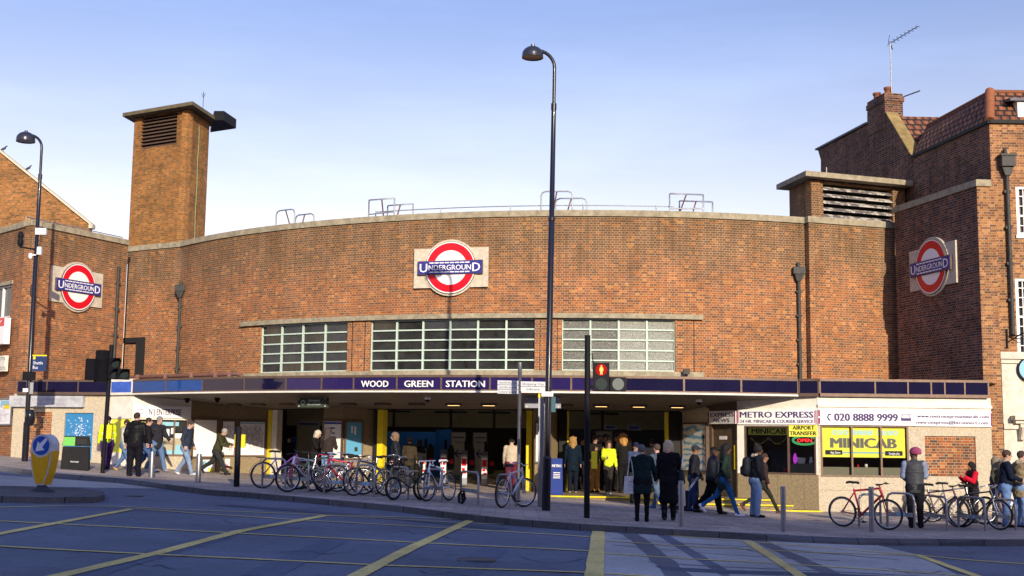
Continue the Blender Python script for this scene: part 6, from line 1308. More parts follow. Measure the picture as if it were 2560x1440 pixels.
def bike(rear, front_u, sgn, lab, col, R=.34, tr=.022, rimw=.013, style='road', wb=1.02, steer=0, lean=.05, guard=None, bar='drop', fork=None, seatm=None, seat_h=.95, metallic=.3, rimcol=None, basket=False, wheel_tilt=0):
    a = onG(*rear); a.z += .0                         # rear contact point; the front contact lies at column front_u, nearer (-1) or farther (+1)
    best = None
    for i in range(361):
        an = math.radians(i); q = a + Vector((math.cos(an), math.sin(an), 0)) * wb; u = 1280 + 0
        dd = q - EYE; x_, y_ = dd.dot(cam_x), dd.dot(cam_y); u = 1280 + F * x_ / dd.dot(FW)
        if (q.y - a.y) * sgn >= -.02:
            e = abs(u - front_u)
            if best is None or e < best[0]: best = (e, an)
    an = best[1]; bz = gz(a.x + wb * math.cos(an)) - a.z
    t = thing('bicycle', lab, 'bicycle', a, group='bicycles parked at the hoop stands'); t.rotation_mode = 'XYZ'; t.rotation_euler = (lean, -math.atan2(bz, wb), an)
    fm = mat('bicycle_paint', col, .3, metal=metallic, coat=.4, noise=.1); fkm = mat('fork_paint', fork, .3, metal=.3) if fork else fm
    mesh = wheel_meshes(R, tr, rimw)
    def wheel(x, yaw, tilt=0):
        o = bpy.data.objects.new('wheel', mesh[2]); COL.objects.link(o); o.parent = t; o.location = (x, 0, R); o.rotation_euler = (tilt, 0, yaw)
        for nm, me in (('tyre', mesh[0]), ('rim', mesh[1])): c = bpy.data.objects.new(nm, me); COL.objects.link(c); c.parent = o
        return o
    wheel(0, 0); wheel(wb, steer, wheel_tilt)
    bb = Vector((.43, 0, R - .06)); st = Vector((.30, 0, seat_h - .18)); ht = Vector((wb - .17, 0, seat_h - .10)) if style != 'step' else Vector((wb - .17, 0, seat_h - .06)); hb_ = ht + Vector((.045, 0, -.14)); rx = Vector((0, 0, R)); fx_ = Vector((wb, 0, R))
    if style == 'bmx': bb = Vector((.38, 0, R + .02)); st = Vector((.30, 0, R + .27)); ht = Vector((wb - .14, 0, R + .36)); hb_ = ht + Vector((.03, 0, -.1))
    tb = .019 if style != 'mtb' else .023; cs = math.cos(steer); sn = math.sin(steer)
    mb = MB(); mb.tube([st, ht], tb, 8) if style != 'step' else mb.tube([st * .45 + bb * .55, ht], tb, 8)
    mb.tube([hb_, bb], tb * 1.2, 8); mb.tube([st + Vector((-.02, 0, .04)), bb], tb, 8); mb.tube([ht + Vector((-.01, 0, .03)), hb_ + Vector((.01, 0, -.03))], tb * 1.35, 8)
    for y in (-.035, .035): mb.tube([bb + Vector((0, y * .6, 0)), rx + Vector((0, y, 0))], .010, 6); mb.tube([st + Vector((0, y * .4, -.02)), rx + Vector((0, y, 0))], .009, 6)
    mb.build('frame', fm, t)
    ftop = hb_ + Vector((.015, 0, -.04)); ax = fx_ - ftop
    mb = MB(); 
    def steered(v): d = v - ftop; return ftop + Vector((d.x * cs - d.y * sn, d.x * sn + d.y * cs, d.z)) if steer else v
    for y in (-.05, .05):
        mb.tube([steered(ftop + Vector((0, y * .7, 0))), steered(ftop + ax * .55 + Vector((-.01, y, 0))), fx_ + Vector((-sn * y, cs * y, 0))], .012, 6)
    mb.tube([steered(ftop + Vector((0, -.045, 0))), steered(ftop + Vector((0, .045, 0)))], .017, 6); mb.build('fork', fkm, t)
    stem = ht + Vector((-.015, 0, .07)); sx = steered(stem + Vector((.07, 0, .02)))
    mb = MB(); mb.tube([ht, stem, sx], .014, 6); hd = Vector((-sn, cs, 0)); fd = Vector((cs, sn, 0)); Z = Vector((0, 0, 1))
    if bar == 'drop':
        for s_ in (-1, 1): mb.tube([sx, sx + hd * .2 * s_, sx + hd * .21 * s_ + fd * .08, sx + hd * .21 * s_ + fd * .11 - Z * .05, sx + hd * .21 * s_ + fd * .06 - Z * .13, sx + hd * .21 * s_ - fd * .03 - Z * .13], .013, 6)
    elif bar == 'bmx':
        for s_ in (-1, 1): mb.tube([sx, sx + hd * .08 * s_, sx + hd * .17 * s_ + Z * .2, sx + hd * .33 * s_ + Z * .21 - fd * .05], .012, 6)
    elif bar == 'city':
        for s_ in (-1, 1): mb.tube([sx, sx + hd * .12 * s_ + Z * .05 + fd * .03, sx + hd * .25 * s_ + Z * .05 - fd * .05, sx + hd * .28 * s_ + Z * .02 - fd * .2], .012, 6)
    else:
        for s_ in (-1, 1): mb.tube([sx, sx + hd * .29 * s_ + Z * .02 - fd * .03], .013, 6)
    hbm = {'drop': fm, 'flat': MT['black'], 'bmx': MT['black'], 'city': chrome}[bar]
    ho = mb.build('handlebar', hbm, t)
    mb = MB()
    for s_ in (-1, 1):
        e_ = {'drop': sx + hd * .21 * s_ + fd * .05 - Z * .13, 'flat': sx + hd * .29 * s_, 'bmx': sx + hd * .33 * s_ + Z * .21 - fd * .05, 'city': sx + hd * .28 * s_ - fd * .2}[bar]
        mb = MB(); mb.tube([e_ - fd * .05 if bar in ('drop', 'city') else e_ - hd * .10 * s_, e_], .018, 6); mb.tube([e_ - hd * .1 * s_ + fd * .05, e_ - hd * .02 * s_ + fd * .06], .007, 5); mb.build('grip', MT['blackm'], ho)
    mb = MB(); sp_ = st + Vector((-.035, 0, .16 if style != 'bmx' else .1)); mb.tube([st, sp_], .012, 6); mb.build('seat_post', chrome, t)
    mb = MB(); L_ = [(-.14, .075, .02), (-.08, .08, .035), (.0, .05, .03), (.08, .022, .03), (.15, .015, .02)]
    rings = []
    for (x, w_, z_) in L_: rings.append([Vector((sp_.x + x, w_ * math.cos(a_), sp_.z + z_ + (.022 if math.sin(a_) > 0 else .035) * math.sin(a_))) for a_ in [2 * math.pi * k / 10 for k in range(10)]])
    for i in range(4):
        for k in range(10): l = (k + 1) % 10; mb.face([rings[i][k], rings[i + 1][k], rings[i + 1][l], rings[i][l]], smooth=True)
    mb.face(rings[0][::-1]); mb.face(rings[-1]); mb.build('saddle', seatm or saddle_m, t)
    mb = MB(); mb.tube([bb + Vector((.09 * math.cos(2 * math.pi * k / 18), -.045, .09 * math.sin(2 * math.pi * k / 18))) for k in range(18)], .008, 5, closed=True); mb.tube([bb + Vector((0, -.06, 0)), bb + Vector((0, .06, 0))], .022, 8)
    cd = Vector((.11, 0, -.13)); mb.tube([bb + Vector((0, -.06, 0)), bb + cd + Vector((0, -.07, 0))], .011, 6); mb.tube([bb + Vector((0, .06, 0)), bb - cd + Vector((0, .07, 0))], .011, 6)
    mb.tube([bb + Vector((0, -.045, .09)), rx + Vector((0, -.045, .035))], .005, 4); mb.tube([bb + Vector((0, -.045, -.09)), rx + Vector((0, -.045, -.04))], .005, 4); mb.lathe([(.04, 0)] + [(.04, .0)], n=4); mb.build('crankset', mat('drivetrain', (.12, .12, .13), .4, metal=.7), t)
    for s_ in (-1, 1):
        c_ = bb + cd * (-s_) + Vector((0, .11 * s_, 0)); mb = MB(); mb.box(c_.x - .045, c_.x + .045, c_.y - .045, c_.y + .045, c_.z - .012, c_.z + .012); mb.build('pedal', MT['black'], t)
    if guard:
        for x0, nm in ((0, 'mudguard'), (wb, 'mudguard')):
            mb = MB(); pts = [Vector((x0 + (R + .025) * math.cos(math.radians(a_)), 0, R + (R + .025) * math.sin(math.radians(a_)))) for a_ in (range(20, 200, 12) if x0 == 0 else range(30, 150, 12))]
            for i in range(len(pts) - 1):
                w_ = Vector((0, .022, 0)); mb.face([pts[i] - w_, pts[i] + w_, pts[i + 1] + w_, pts[i + 1] - w_]); mb.face([pts[i + 1] - w_ + Vector((0, 0, .004)), pts[i + 1] + w_ + Vector((0, 0, .004)), pts[i] + w_ + Vector((0, 0, .004)), pts[i] - w_ + Vector((0, 0, .004))])
            if x0 == 0 or not steer: mb.build(nm, guard, t)
    if basket:
        mb = MB(); zt_ = R * 2 + .1
        for y in (-.06, 0, .06): mb.tube([(-.2, y, zt_), (.18, y, zt_)], .006, 4)
        for x in (-.2, -.07, .06, .18): mb.tube([(x, -.06, zt_), (x, .06, zt_)], .006, 4)
        for y in (-.06, .06): mb.tube([(-.1, y, zt_), (0, y, R)], .006, 4)
        mb.build('luggage_rack', MT['black'], t)
    return t
white_m = MT['offwhite']; silverg = chrome
bike((655, 1221), 750, 1, 'purple step through bicycle with silver mudguards, leftmost of the row', (.16, .04, .28), guard=silverg, style='step', bar='flat', basket=True)
bike((812, 1232), 718, -1, 'silver mountain bicycle with a red and blue fork facing left', (.50, .52, .58), style='mtb', tr=.026, fork=(.45, .02, .10), bar='flat', metallic=.7)
bike((780, 1228), 865, 1, 'grey blue bicycle behind the silver mountain bicycle', (.08, .12, .22), bar='city', guard=MT['black'])
bike((905, 1237), 800, -1, 'maroon racing bicycle with its front wheel twisted flat', (.35, .01, .05), steer=.9, lean=-.12, bar='drop', wheel_tilt=.75)
bike((962, 1240), 883, -1, 'dark blue hybrid bicycle facing left beside the pillar', (.02, .03, .07), style='mtb', bar='flat', rimw=.015)
bike((940, 1236), 1002, 1, 'black bicycle with yellow spoke guard beside the yellow post', (.02, .02, .025), guard=MT['black'], bar='city')
bike((1052, 1250), 983, -1, 'small wheeled black stunt bicycle with fat tyres', (.07, .07, .075), R=.275, tr=.032, style='bmx', bar='bmx', wb=.95, seat_h=.7, seatm=mat('tan_saddle', (.45, .35, .22), .6))
bike((1122, 1252), 1066, -1, 'white road bicycle with drop handlebars in front of the ticket gates', (.72, .74, .80), bar='drop', steer=-.12, seatm=white_m, metallic=0, rimw=.010)
bike((1254, 1270), 1308, 1, 'white and grey bicycle with its front wheel turned beside the finger post', (.62, .64, .68), bar='city', steer=-.5, metallic=.1, rimw=.015, guard=None)
bike((2107, 1317), 2221, -1, 'bright red bicycle behind the steel bollard at right', (.42, .012, .03), bar='flat', style='mtb', tr=.022, metallic=.1, wb=1.06, seat_h=1.0)
bike((2296, 1312), 2406, -1, 'dark purple bicycle with rack in front of the beanie wearer', (.05, .02, .06), bar='flat', wb=1.06, basket=True, guard=MT['black'])
bike((2395, 1318), 2500, -1, 'black city bicycle with a chrome fork near the right edge', (.03, .03, .035), bar='city', fork=(.6, .6, .62), wb=1.06, guard=silverg)
bike((842, 1230), 930, 1, 'silver racing bicycle locked behind the maroon bicycle', (.45, .46, .50), bar='drop', metallic=.7)
bike((740, 1224), 830, 1, 'dark green bicycle deep in the left row', (.02, .06, .04), bar='flat', style='mtb', tr=.024)
bike((2330, 1306), 2430, 1, 'grey bicycle with a luggage rack behind the dark purple bicycle', (.18, .18, .2), bar='flat', basket=True)
bike((2462, 1312), 2562, 1, 'white and red bicycle cut by the right edge', (.65, .65, .68), bar='flat', fork=(.4, .02, .06), style='mtb')
# ------------------------------------------------------------ people: smooth implicit surfaces meshed with surface nets
class Field:
    def __init__(s, lo, hi, h):
        s.lo = np.array(lo, float); s.h = h; s.n = np.ceil((np.array(hi) - s.lo) / h).astype(int) + 1
        s.f = np.full(s.n, .5, np.float32)
    def win(s, a, b, m):
        i0 = np.clip(np.floor((np.minimum(a, b) - m - s.lo) / s.h).astype(int), 0, s.n - 1); i1 = np.clip(np.ceil((np.maximum(a, b) + m - s.lo) / s.h).astype(int) + 1, 1, s.n)
        ax = [s.lo[k] + s.h * np.arange(i0[k], i1[k]) for k in range(3)]
        return tuple(slice(i0[k], i1[k]) for k in range(3)), np.meshgrid(*ax, indexing='ij')
    def cone(s, a, b, ra, rb, k=.02, ky=1.0, rib=0, ribf=90):
        a = np.array(a, float); b = np.array(b, float); m = max(ra, rb) * max(1, ky) + k + 2 * s.h
        sl, (X, Y, Z) = s.win(a, b, m); yc = (a[1] + b[1]) / 2; q = 1.0 / ky
        ba = np.array([b[0] - a[0], (b[1] - a[1]) * q, b[2] - a[2]]); L2 = max(ba.dot(ba), 1e-9)
        px, py, pz = X - a[0], (Y - a[1]) * q, Z - a[2]
        t = np.clip((px * ba[0] + py * ba[1] + pz * ba[2]) / L2, 0, 1)
        d = np.sqrt((px - t * ba[0]) ** 2 + (py - t * ba[1]) ** 2 + (pz - t * ba[2]) ** 2) - (ra + (rb - ra) * t)
        if rib: d = d - rib * np.abs(np.sin(t * math.sqrt(L2) * ribf))
        s._un(sl, d * min(1, ky), k)
    def _un(s, sl, d, k):
        g = s.f[sl]; h_ = np.clip(.5 + .5 * (g - d) / k, 0, 1); s.f[sl] = g * (1 - h_) + d * h_ - k * h_ * (1 - h_)
    def ell(s, c, r, k=.015, sub_=False, rot=None):
        c = np.array(c, float); r = np.array(r, float); m = r.max() + k + 2 * s.h; sl, (X, Y, Z) = s.win(c, c, m)
        x, y, z = X - c[0], Y - c[1], Z - c[2]
        if rot is not None: cc, ss = math.cos(rot), math.sin(rot); x, y = x * cc + y * ss, -x * ss + y * cc
        q = np.sqrt((x / r[0]) ** 2 + (y / r[1]) ** 2 + (z / r[2]) ** 2); d = (q - 1) * r.min()
        if sub_: s.f[sl] = np.maximum(s.f[sl], -d)
        else: s._un(sl, d, k)
    def cut(s, fn): X, Y, Z = s.win(s.lo, s.lo + s.h * s.n, 0)[1]; s.f = np.maximum(s.f, fn(X, Y, Z).astype(np.float32))
    def wrinkle(s, amp, seed=0):                      # shallow folds that run round and across the cloth
        X, Y, Z = s.win(s.lo, s.lo + s.h * s.n, 0)[1]; a = seed * 1.7
        w_ = np.sin(Z * 38 + X * 17 + a + 2 * np.sin(X * 23 + Y * 31 + a)) * .5 + np.sin(Z * 21 - X * 29 + Y * 19 + 2.3 * np.sin(Z * 13 + a)) * .5
        s.f = np.where(np.abs(s.f) < .05, s.f + (amp * w_).astype(np.float32), s.f)
    def mesh(s, name, mt, parent):
        f = s.f; g = np.pad(f, 1, constant_values=.5); neg = g < 0
        c = np.zeros(tuple(x - 1 for x in g.shape), np.uint8)
        for i in (0, 1):
            for j in (0, 1):
                for k in (0, 1): c += neg[i:g.shape[0] - 1 + i, j:g.shape[1] - 1 + j, k:g.shape[2] - 1 + k]
        act = np.argwhere((c > 0) & (c < 8))
        if len(act) == 0: return None
        idx = -np.ones(c.shape, np.int64); idx[tuple(act.T)] = np.arange(len(act))
        P = np.zeros((len(act), 3)); W_ = np.zeros(len(act))
        cor = [(i, j, k) for i in (0, 1) for j in (0, 1) for k in (0, 1)]
        val = {q: g[act[:, 0] + q[0], act[:, 1] + q[1], act[:, 2] + q[2]] for q in cor}
        for a in cor:
            for ax in range(3):
                if a[ax]: continue
                b = list(a); b[ax] = 1; b = tuple(b); va, vb = val[a], val[b]; m = (va < 0) != (vb < 0)
                t = np.where(m, va / np.where(m, va - vb, 1), 0)
                for d in range(3): P[:, d] += np.where(m, a[d] + (t if d == ax else 0), 0)
                W_ += m
        V = (act + P / W_[:, None] - 1) * s.h + s.lo
        F_ = []
        for ax in range(3):
            o1, o2 = [(1, 2), (2, 0), (0, 1)][ax]
            sl0 = [slice(1, -1)] * 3; sl0[ax] = slice(0, -1); sl1 = list(sl0); sl1[ax] = slice(1, None)
            A = neg[tuple(sl0)]; B = neg[tuple(sl1)]; e = np.argwhere(A != B); 
            base = e.copy(); 
            for d in range(3):
                if d != ax: base[:, d] += 1
            flip = A[tuple(e.T)]
            def I(d1, d2): q = base.copy(); q[:, o1] -= d1; q[:, o2] -= d2; return idx[tuple(q.T)]
            quad = np.stack([I(0, 0), I(1, 0), I(1, 1), I(0, 1)], 1)
            quad[~flip] = quad[~flip][:, ::-1]; F_.append(quad)
        Q = np.concatenate(F_); Q = Q[(Q >= 0).all(1)]
        me = bpy.data.meshes.new(name); me.vertices.add(len(V)); me.vertices.foreach_set('co', V.ravel()); me.loops.add(Q.size); me.loops.foreach_set('vertex_index', Q.ravel())
        me.polygons.add(len(Q)); me.polygons.foreach_set('loop_start', np.arange(0, Q.size, 4)); me.polygons.foreach_set('loop_total', np.full(len(Q), 4)); me.polygons.foreach_set('use_smooth', np.ones(len(Q), bool))
        me.update(calc_edges=True); me.materials.append(mt); o = bpy.data.objects.new(name, me); COL.objects.link(o); o.parent = parent; return o
CL_ = {}
def cloth(col, rough=.8, bump=.5, sheen=0):
    col = tuple(c * .7 if max(col) < .1 else c for c in col); key = (col, rough)
    if key not in CL_:
        m = mat('cloth', col, rough, noise=.25, nscale=9, bump=bump, bscale=16, spec=.08); CL_[key] = m
    return CL_[key]
def rotx(v, a, o=(0, 0, 0)):                          # lean forward (towards -Y) about o
    v = Vector(v) - Vector(o); c, s_ = math.cos(a), math.sin(a); return Vector((v.x, v.y * c - v.z * s_, v.z * c + v.y * s_)) + Vector(o)
def person(foot, topv, face, lab, skin=(.5, .3, .22), hair=(.05, .03, .02), hs='short', top=(.02, .02, .03), tl=.82, pants=(.02, .02, .03), shoe=(.02, .02, .02), legs=((0, 5), (0, 5)), arms=((5, 15, 8), (5, 15, 8)), lean=3, puff=0, wide=1.0, skirt=0, hood=None, hat=None, hatcol=(.05, .05, .07), pr=.075, collar=None, yaw=0, nod=0, boot=False, stripe=None, base=None, q=1.0, group='people around the station', sleeves=None, trim=None, bottom_shirt=None, glow=None):
    p = Vector(base) if base is not None else onG(*foot)
    H = zpx(p, topv, foot[0]) - p.z; k = H / (1.735 if not hat else 1.76)
    t = thing('person', lab, 'person', p, rz=math.radians(face), group=group, scale=k)
    f = -1                                            # forward is -Y
    hz = .90; sk = mat('skin', skin, .5, spec=.3)
    def limb(side, pose, hipx=.085):
        th, kn = math.radians(pose[0]), math.radians(pose[1]); hip = Vector((side * hipx * wide, 0, hz))
        knee = hip + Vector((0, f * math.sin(th), -math.cos(th))) * .425; an = th - kn
        ank = knee + Vector((0, f * math.sin(an), -math.cos(an))) * .405; return hip, knee, ank, an
    LG = [limb(s_, legs[i]) for i, s_ in enumerate((-1, 1))]
    low = min(L[2].z - .075 for L in LG)
    dz = -low
    LG = [tuple(v + Vector((0, 0, dz)) for v in L[:3]) + (L[3],) for L in LG]
    hz2 = hz + dz; O = Vector((0, 0, hz2)); ln = math.radians(lean)
    U = lambda x, y, z: rotx((x, y, z + dz), ln, O)
    sh = [U(s_ * .175 * (1 + (wide - 1) * .5), 0, 1.415) for s_ in (-1, 1)]; AR_ = []
    for i, s_ in enumerate((-1, 1)):
        a, e, ou = [math.radians(x) for x in arms[i]]; a += 0
        d1 = Vector((s_ * math.sin(ou), f * math.sin(a) * math.cos(ou), -math.cos(a) * math.cos(ou))); el = sh[i] + d1 * .285
        a2 = a + e; inn = -.35 if e > .9 else 0; d2 = Vector((s_ * (math.sin(ou) * .5 + inn), f * math.sin(a2), -math.cos(a2))).normalized(); wr = el + d2 * .245; AR_.append((sh[i], el, wr, d2, d1))
    nb = U(0, .01, 1.45); hc = U(0, -.02, 1.615) + Vector((0, f * math.sin(math.radians(nod)) * .05, -.01 * abs(nod) / 20))
    fy = Vector((math.sin(math.radians(yaw)), -math.cos(math.radians(yaw)), 0)); sx = Vector((-fy.y, fy.x, 0)); fd = (fy * math.cos(math.radians(nod)) - Vector((0, 0, math.sin(math.radians(nod))))).normalized(); up = Vector((0, 0, 1)) * math.cos(math.radians(nod)) + fy * math.sin(math.radians(nod))
    hd = lambda x, y, z: hc + sx * x + fd * y + up * z    # y forward, z up inside the head
    allp = [v for L in LG for v in L[:3]] + [v for A in AR_ for v in A[:3]] + [hc]
    lo = np.array([min(v[i] for v in allp) - .3 for i in range(3)]); hi = np.array([max(v[i] for v in allp) + .3 for i in range(3)]); lo[2] = -.03; hi[2] = hc.z + .2
    h0 = .011 * q
    B = Field(lo, hi, h0)
    B.ell(hc + up * .025, (.074, .092, .095), .02, rot=math.radians(yaw)); B.cone(hd(0, .012, -.02), hd(0, .035, -.075), .062, .042, .03)
    B.cone(hd(0, .09, .005), hd(0, .107, -.022), .009, .015, .012)
    for s_ in (-1, 1): B.ell(hd(s_ * .077, -.005, -.005), (.012, .02, .03), .01, rot=math.radians(yaw)); B.ell(hd(s_ * .032, .088, .012), (.016, .012, .010), sub_=True, rot=math.radians(yaw))
    B.cone(hd(-.018, .083, -.048), hd(.018, .083, -.048), .009, .009, .012)
    B.cone(nb, hd(0, -.02, -.05), .058, .054, .03); B.cone(U(0, 0, .95), U(0, 0, 1.36), .10, .12, .05, ky=.7)
    for i in (0, 1):
        hp, kn, an, _ = LG[i]; B.cone(hp, kn, .065, .045, .04); B.cone(kn, an, .042, .030, .02); 
        s0, el, wr, d2, d1 = AR_[i]; B.cone(U(0, 0, 1.37), s0, .07, .045, .04); B.cone(s0, el, .04, .034, .02); B.cone(el, wr, .034, .025, .015)
        s_ = (-1, 1)[i]; side = Vector((0, f, 0)) if abs(d2.y) < .8 else Vector((0, 0, 1)); side = (side - d2 * side.dot(d2)).normalized(); nrm = d2.cross(side)
        pm = wr + d2 * .075; B.cone(wr + d2 * .02 - side * .012, pm - side * .022, .026, .020, .02, ky=1); B.cone(wr + d2 * .02 + side * .012, pm + side * .022, .026, .020, .02)
        for j, (off, ln_) in enumerate(((.030, .065), (.011, .075), (-.010, .070), (-.030, .055))):
            b0 = pm + side * off; b1 = b0 + d2 * ln_ * .5 + side * off * .1; b2 = b1 + (d2 * .8 + nrm * (-s_) * .55).normalized() * ln_ * .45; B.cone(b0, b1, .0100, .0092, .006); B.cone(b1, b2, .0092, .0078, .004)
        tb = wr + d2 * .025 + side * .03; B.cone(tb, tb + (d2 * .7 + side * .8).normalized() * .06, .012, .010, .008)
    B.mesh('body', sk, t)
    for s_ in (-1, 1):
        mb = MB(); c = hd(s_ * .031, .083, .012); mb.lathe([(0, -.008), (.008, -.004), (.008, .004), (0, .008)], o=c, n=6); mb.build('eye', MT['blackm'], t)
    h1 = .0135 * q; jm = cloth(top, .45 if puff else .8)
    # trousers
    T = Field(lo, hi, h1); T.cone(U(-.03, 0, .99), U(.03, 0, .99), .135 * wide, .135 * wide, .04, ky=.78); T.cone(O + Vector((-.05, .02, -.02)), O + Vector((.05, .02, -.02)), .125 * wide, .125 * wide, .05, ky=.95)
    for i in (0, 1):
        hp, kn, an, _ = LG[i]; r_ = pr; T.cone(hp + Vector((0, .0, -.02)), kn, (.10 if r_ < .07 else .105) * (wide * .6 + .4), r_ * .97 * (wide * .5 + .5), .03); T.cone(kn, an, r_ * .97 * (wide * .5 + .5), r_ * .78, .02)
        if not boot: T.ell(an + Vector((0, f * .02, -.02)), (r_ * .9, r_ * 1.0, .03), .02)
    T.wrinkle(.006, foot[0]); T.mesh('trousers', cloth(pants), t)
    if stripe:
        for i, s_ in ((0, -1), (1, 1)):
            hp, kn, an, _ = LG[i]; mb = MB(); mb.tube([hp + Vector((s_ * .075, 0, -.1)), kn + Vector((s_ * .070, 0, 0)), an + Vector((s_ * .05, 0, 0))], .016, 6); mb.build('side_stripe', cloth(stripe), t)
    # shoes
    for i in (0, 1):
        hp, kn, an, ang = LG[i]; pit = max(-.5, min(1.1, -ang * .9)) if an.z > .12 else (0 if ang > -.25 else min(1, -ang - .15)); 
        fwd = Vector((0, f * math.cos(pit), -math.sin(pit))); upv = Vector((0, f * math.sin(pit), math.cos(pit)))
        sF = Field(np.array(an) - .3, np.array(an) + .3, .011 * q)
        heel = an - upv * .040 - fwd * .025; toe = an - upv * .047 + fwd * .165; sF.cone(heel, an - upv * .045 + fwd * .07, .040, .042, .02); sF.cone(an - upv * .045 + fwd * .07, toe, .042, .030, .02); sF.cone(an - upv * .04, an + upv * (.12 if boot else .0), .045, .052 if boot else .043, .02)
        hn = heel + upv * 0; sF.cut(lambda X, Y, Z: -((X - an.x) * upv.x + (Y - an.y) * upv.y + (Z - an.z) * upv.z) - .075); sF.mesh('shoe', cloth(shoe, .5), t)
    # jacket or coat
    J = Field(lo, hi, h1); rb = .010 if puff else 0; bot = tl
    J.cone(U(0, 0, max(bot, .99) + .06), U(0, 0, 1.31), .158 * wide, .168 * (wide * .7 + .3), .05, ky=.74, rib=rb, ribf=48)
    J.cone(U(-.10, 0, 1.375), U(.10, 0, 1.375), .088, .088, .05, ky=.95)
    J.cone(U(0, .0, 1.40), nb + Vector((0, 0, .015)), .088, .068, .03)
    if bot < 1.0: J.cone(U(0, 0, 1.0), U(0, .0, bot + .1) * 1.0 if bot > .75 else Vector((0, .01, bot + dz + .1)), .155 * wide, (.165 + .05 * max(0, .8 - bot)) * wide, .05, ky=.8, rib=rb, ribf=48)
    for i in (0, 1):
        s0, el, wr, d2, d1 = AR_[i]; J.cone(s0, el, .070, .060, .04, rib=rb * .7, ribf=52); J.cone(el, wr + d2 * (-.0), .060, .046, .02, rib=rb * .7, ribf=52)

    if hood is not None: J.cone(U(-.06, .09, 1.46), U(.06, .09, 1.46), .062, .062, .03); J.cone(U(0, .12, 1.44), U(0, .13, 1.36), .06, .03, .03)
    zc = (U(0, 0, bot).z if bot > .75 else bot + dz)
    keep = [(Vector(A[1]), Vector(A[2])) for A in AR_]
    def lowcut(X, Y, Z):
        d = zc - Z; near = np.full(X.shape, 9.0, np.float32)
        for a, b in keep:
            ba = b - a; L2 = ba.dot(ba); tt = np.clip(((X - a.x) * ba.x + (Y - a.y) * ba.y + (Z - a.z) * ba.z) / L2, 0, 1)
            near = np.minimum(near, np.sqrt((X - a.x - tt * ba.x) ** 2 + (Y - a.y - tt * ba.y) ** 2 + (Z - a.z - tt * ba.z) ** 2) - .066)
        return np.minimum(d, near)
    J.cut(lowcut)
    for i in (0, 1):
        wr, d2 = AR_[i][2], AR_[i][3]; J.cut(lambda X, Y, Z: np.where((X - wr.x) ** 2 + (Y - wr.y) ** 2 + (Z - wr.z) ** 2 < .012, (X - wr.x) * d2.x + (Y - wr.y) * d2.y + (Z - wr.z) * d2.z - .012, -1))
    J.wrinkle(.004 if puff else .007, foot[0] + 3); jo = J.mesh('jacket' if tl > .7 else 'coat', jm, t)
    if sleeves:
        for i in (0, 1): s0, el, wr, d2, d1 = AR_[i]; S_ = Field(lo, hi, h1); S_.cone(s0 + d1 * .02, el, .086, .076, .03); S_.cone(el, wr, .076, .062, .02); S_.mesh('sleeve', cloth(sleeves), t)
    if glow:                                          # reflective bands of a safety jacket
        for z in (1.02, 1.2):
            R_ = Field(lo, hi, h1); R_.cone(U(0, 0, z), U(0, 0, z + .001), .172 * wide, .172 * wide, .01, ky=.76); R_.cut(lambda X, Y, Z: np.abs(Z - U(0, 0, z).z) - .025); R_.mesh('reflective_band', cloth(glow, .4), t)
    if trim: Tm = Field(lo, hi, h1); Tm.cone(U(-.075, .035, 1.485), U(0, .10, 1.475), .045, .05, .03); Tm.cone(U(.075, .035, 1.485), U(0, .10, 1.475), .045, .05, .03); Tm.cone(U(-.075, .035, 1.485), U(-.05, -.07, 1.43), .042, .03, .03); Tm.cone(U(.075, .035, 1.485), U(.05, -.07, 1.43), .042, .03, .03); Tm.mesh('fur_trim', mat('fur', trim, .95, noise=.4, nscale=40, bump=1, bscale=60), t)
    if collar: C_ = Field(lo, hi, h1); C_.cone(nb + Vector((-.03, 0, .005)), nb + Vector((.03, 0, .005)), .072, .072, .03); C_.cut(lambda X, Y, Z: Z - nb.z - .055); C_.mesh('scarf', cloth(collar), t)
    # hair and hats
    if hs:
        Hh = Field(np.array(hc) - .55, np.array(hc) + .32, .010 * q); 
        fl = {'short': .0, 'bob': 1, 'long': 2, 'curly': 3, 'bun': 0, 'bald': 0}.get(hs, 0); gr = .010 if hs in ('short', 'bald') else .020
        Hh.ell(hc + up * .035 - fd * .012, (.078 + gr, .095 + gr, .092 + gr), .01, rot=math.radians(yaw))
        if hs == 'bob':
            for s_ in (-1, 1): Hh.cone(hd(s_ * .065, -.02, .03), hd(s_ * .085, -.01, -.09), .045, .038, .04)
            Hh.cone(hd(0, -.06, .03), hd(0, -.075, -.10), .075, .06, .04)
        if hs in ('long', 'curly'):
            L_ = .30 if hs == 'long' else .25
            for s_ in (-1, 1): Hh.cone(hd(s_ * .06, -.03, .02), hd(s_ * .075, -.05, -.12), .045, .045, .04); Hh.cone(hd(s_ * .07, -.05, -.12), hc + Vector((s_ * .06 * sx.x, 0, -L_)) - fd * .10, .045, .03, .04)
            Hh.cone(hd(0, -.06, .02), hc - fd * .12 + Vector((0, 0, -L_ * .8)), .075, .06, .05)
            if hs == 'curly':
                rr = random.Random(int(foot[0]))
                for _ in range(26): a_ = rr.uniform(0, 6.28); z_ = rr.uniform(-.24, .09); Hh.ell(hc + sx * .10 * math.cos(a_) - fd * (.03 + .07 * abs(math.sin(a_))) + Vector((0, 0, z_)), (.03, .03, .03), .02)
        if hs == 'bun': Hh.ell(hd(0, -.05, .135), (.06, .06, .055), .02)
        Hh.ell(hd(0, .105, -.035), (.066, .07, .085), sub_=True, rot=math.radians(yaw))
        if hs in ('short', 'bun', 'bald'): c0 = hd(0, -.02, -.045); Hh.cut(lambda X, Y, Z: -((X - c0.x) * up.x + (Y - c0.y) * up.y + (Z - c0.z) * up.z))
        if hs == 'bald': c1 = hd(0, 0, .06); Hh.cut(lambda X, Y, Z: ((X - c1.x) * up.x + (Y - c1.y) * up.y + (Z - c1.z) * up.z))
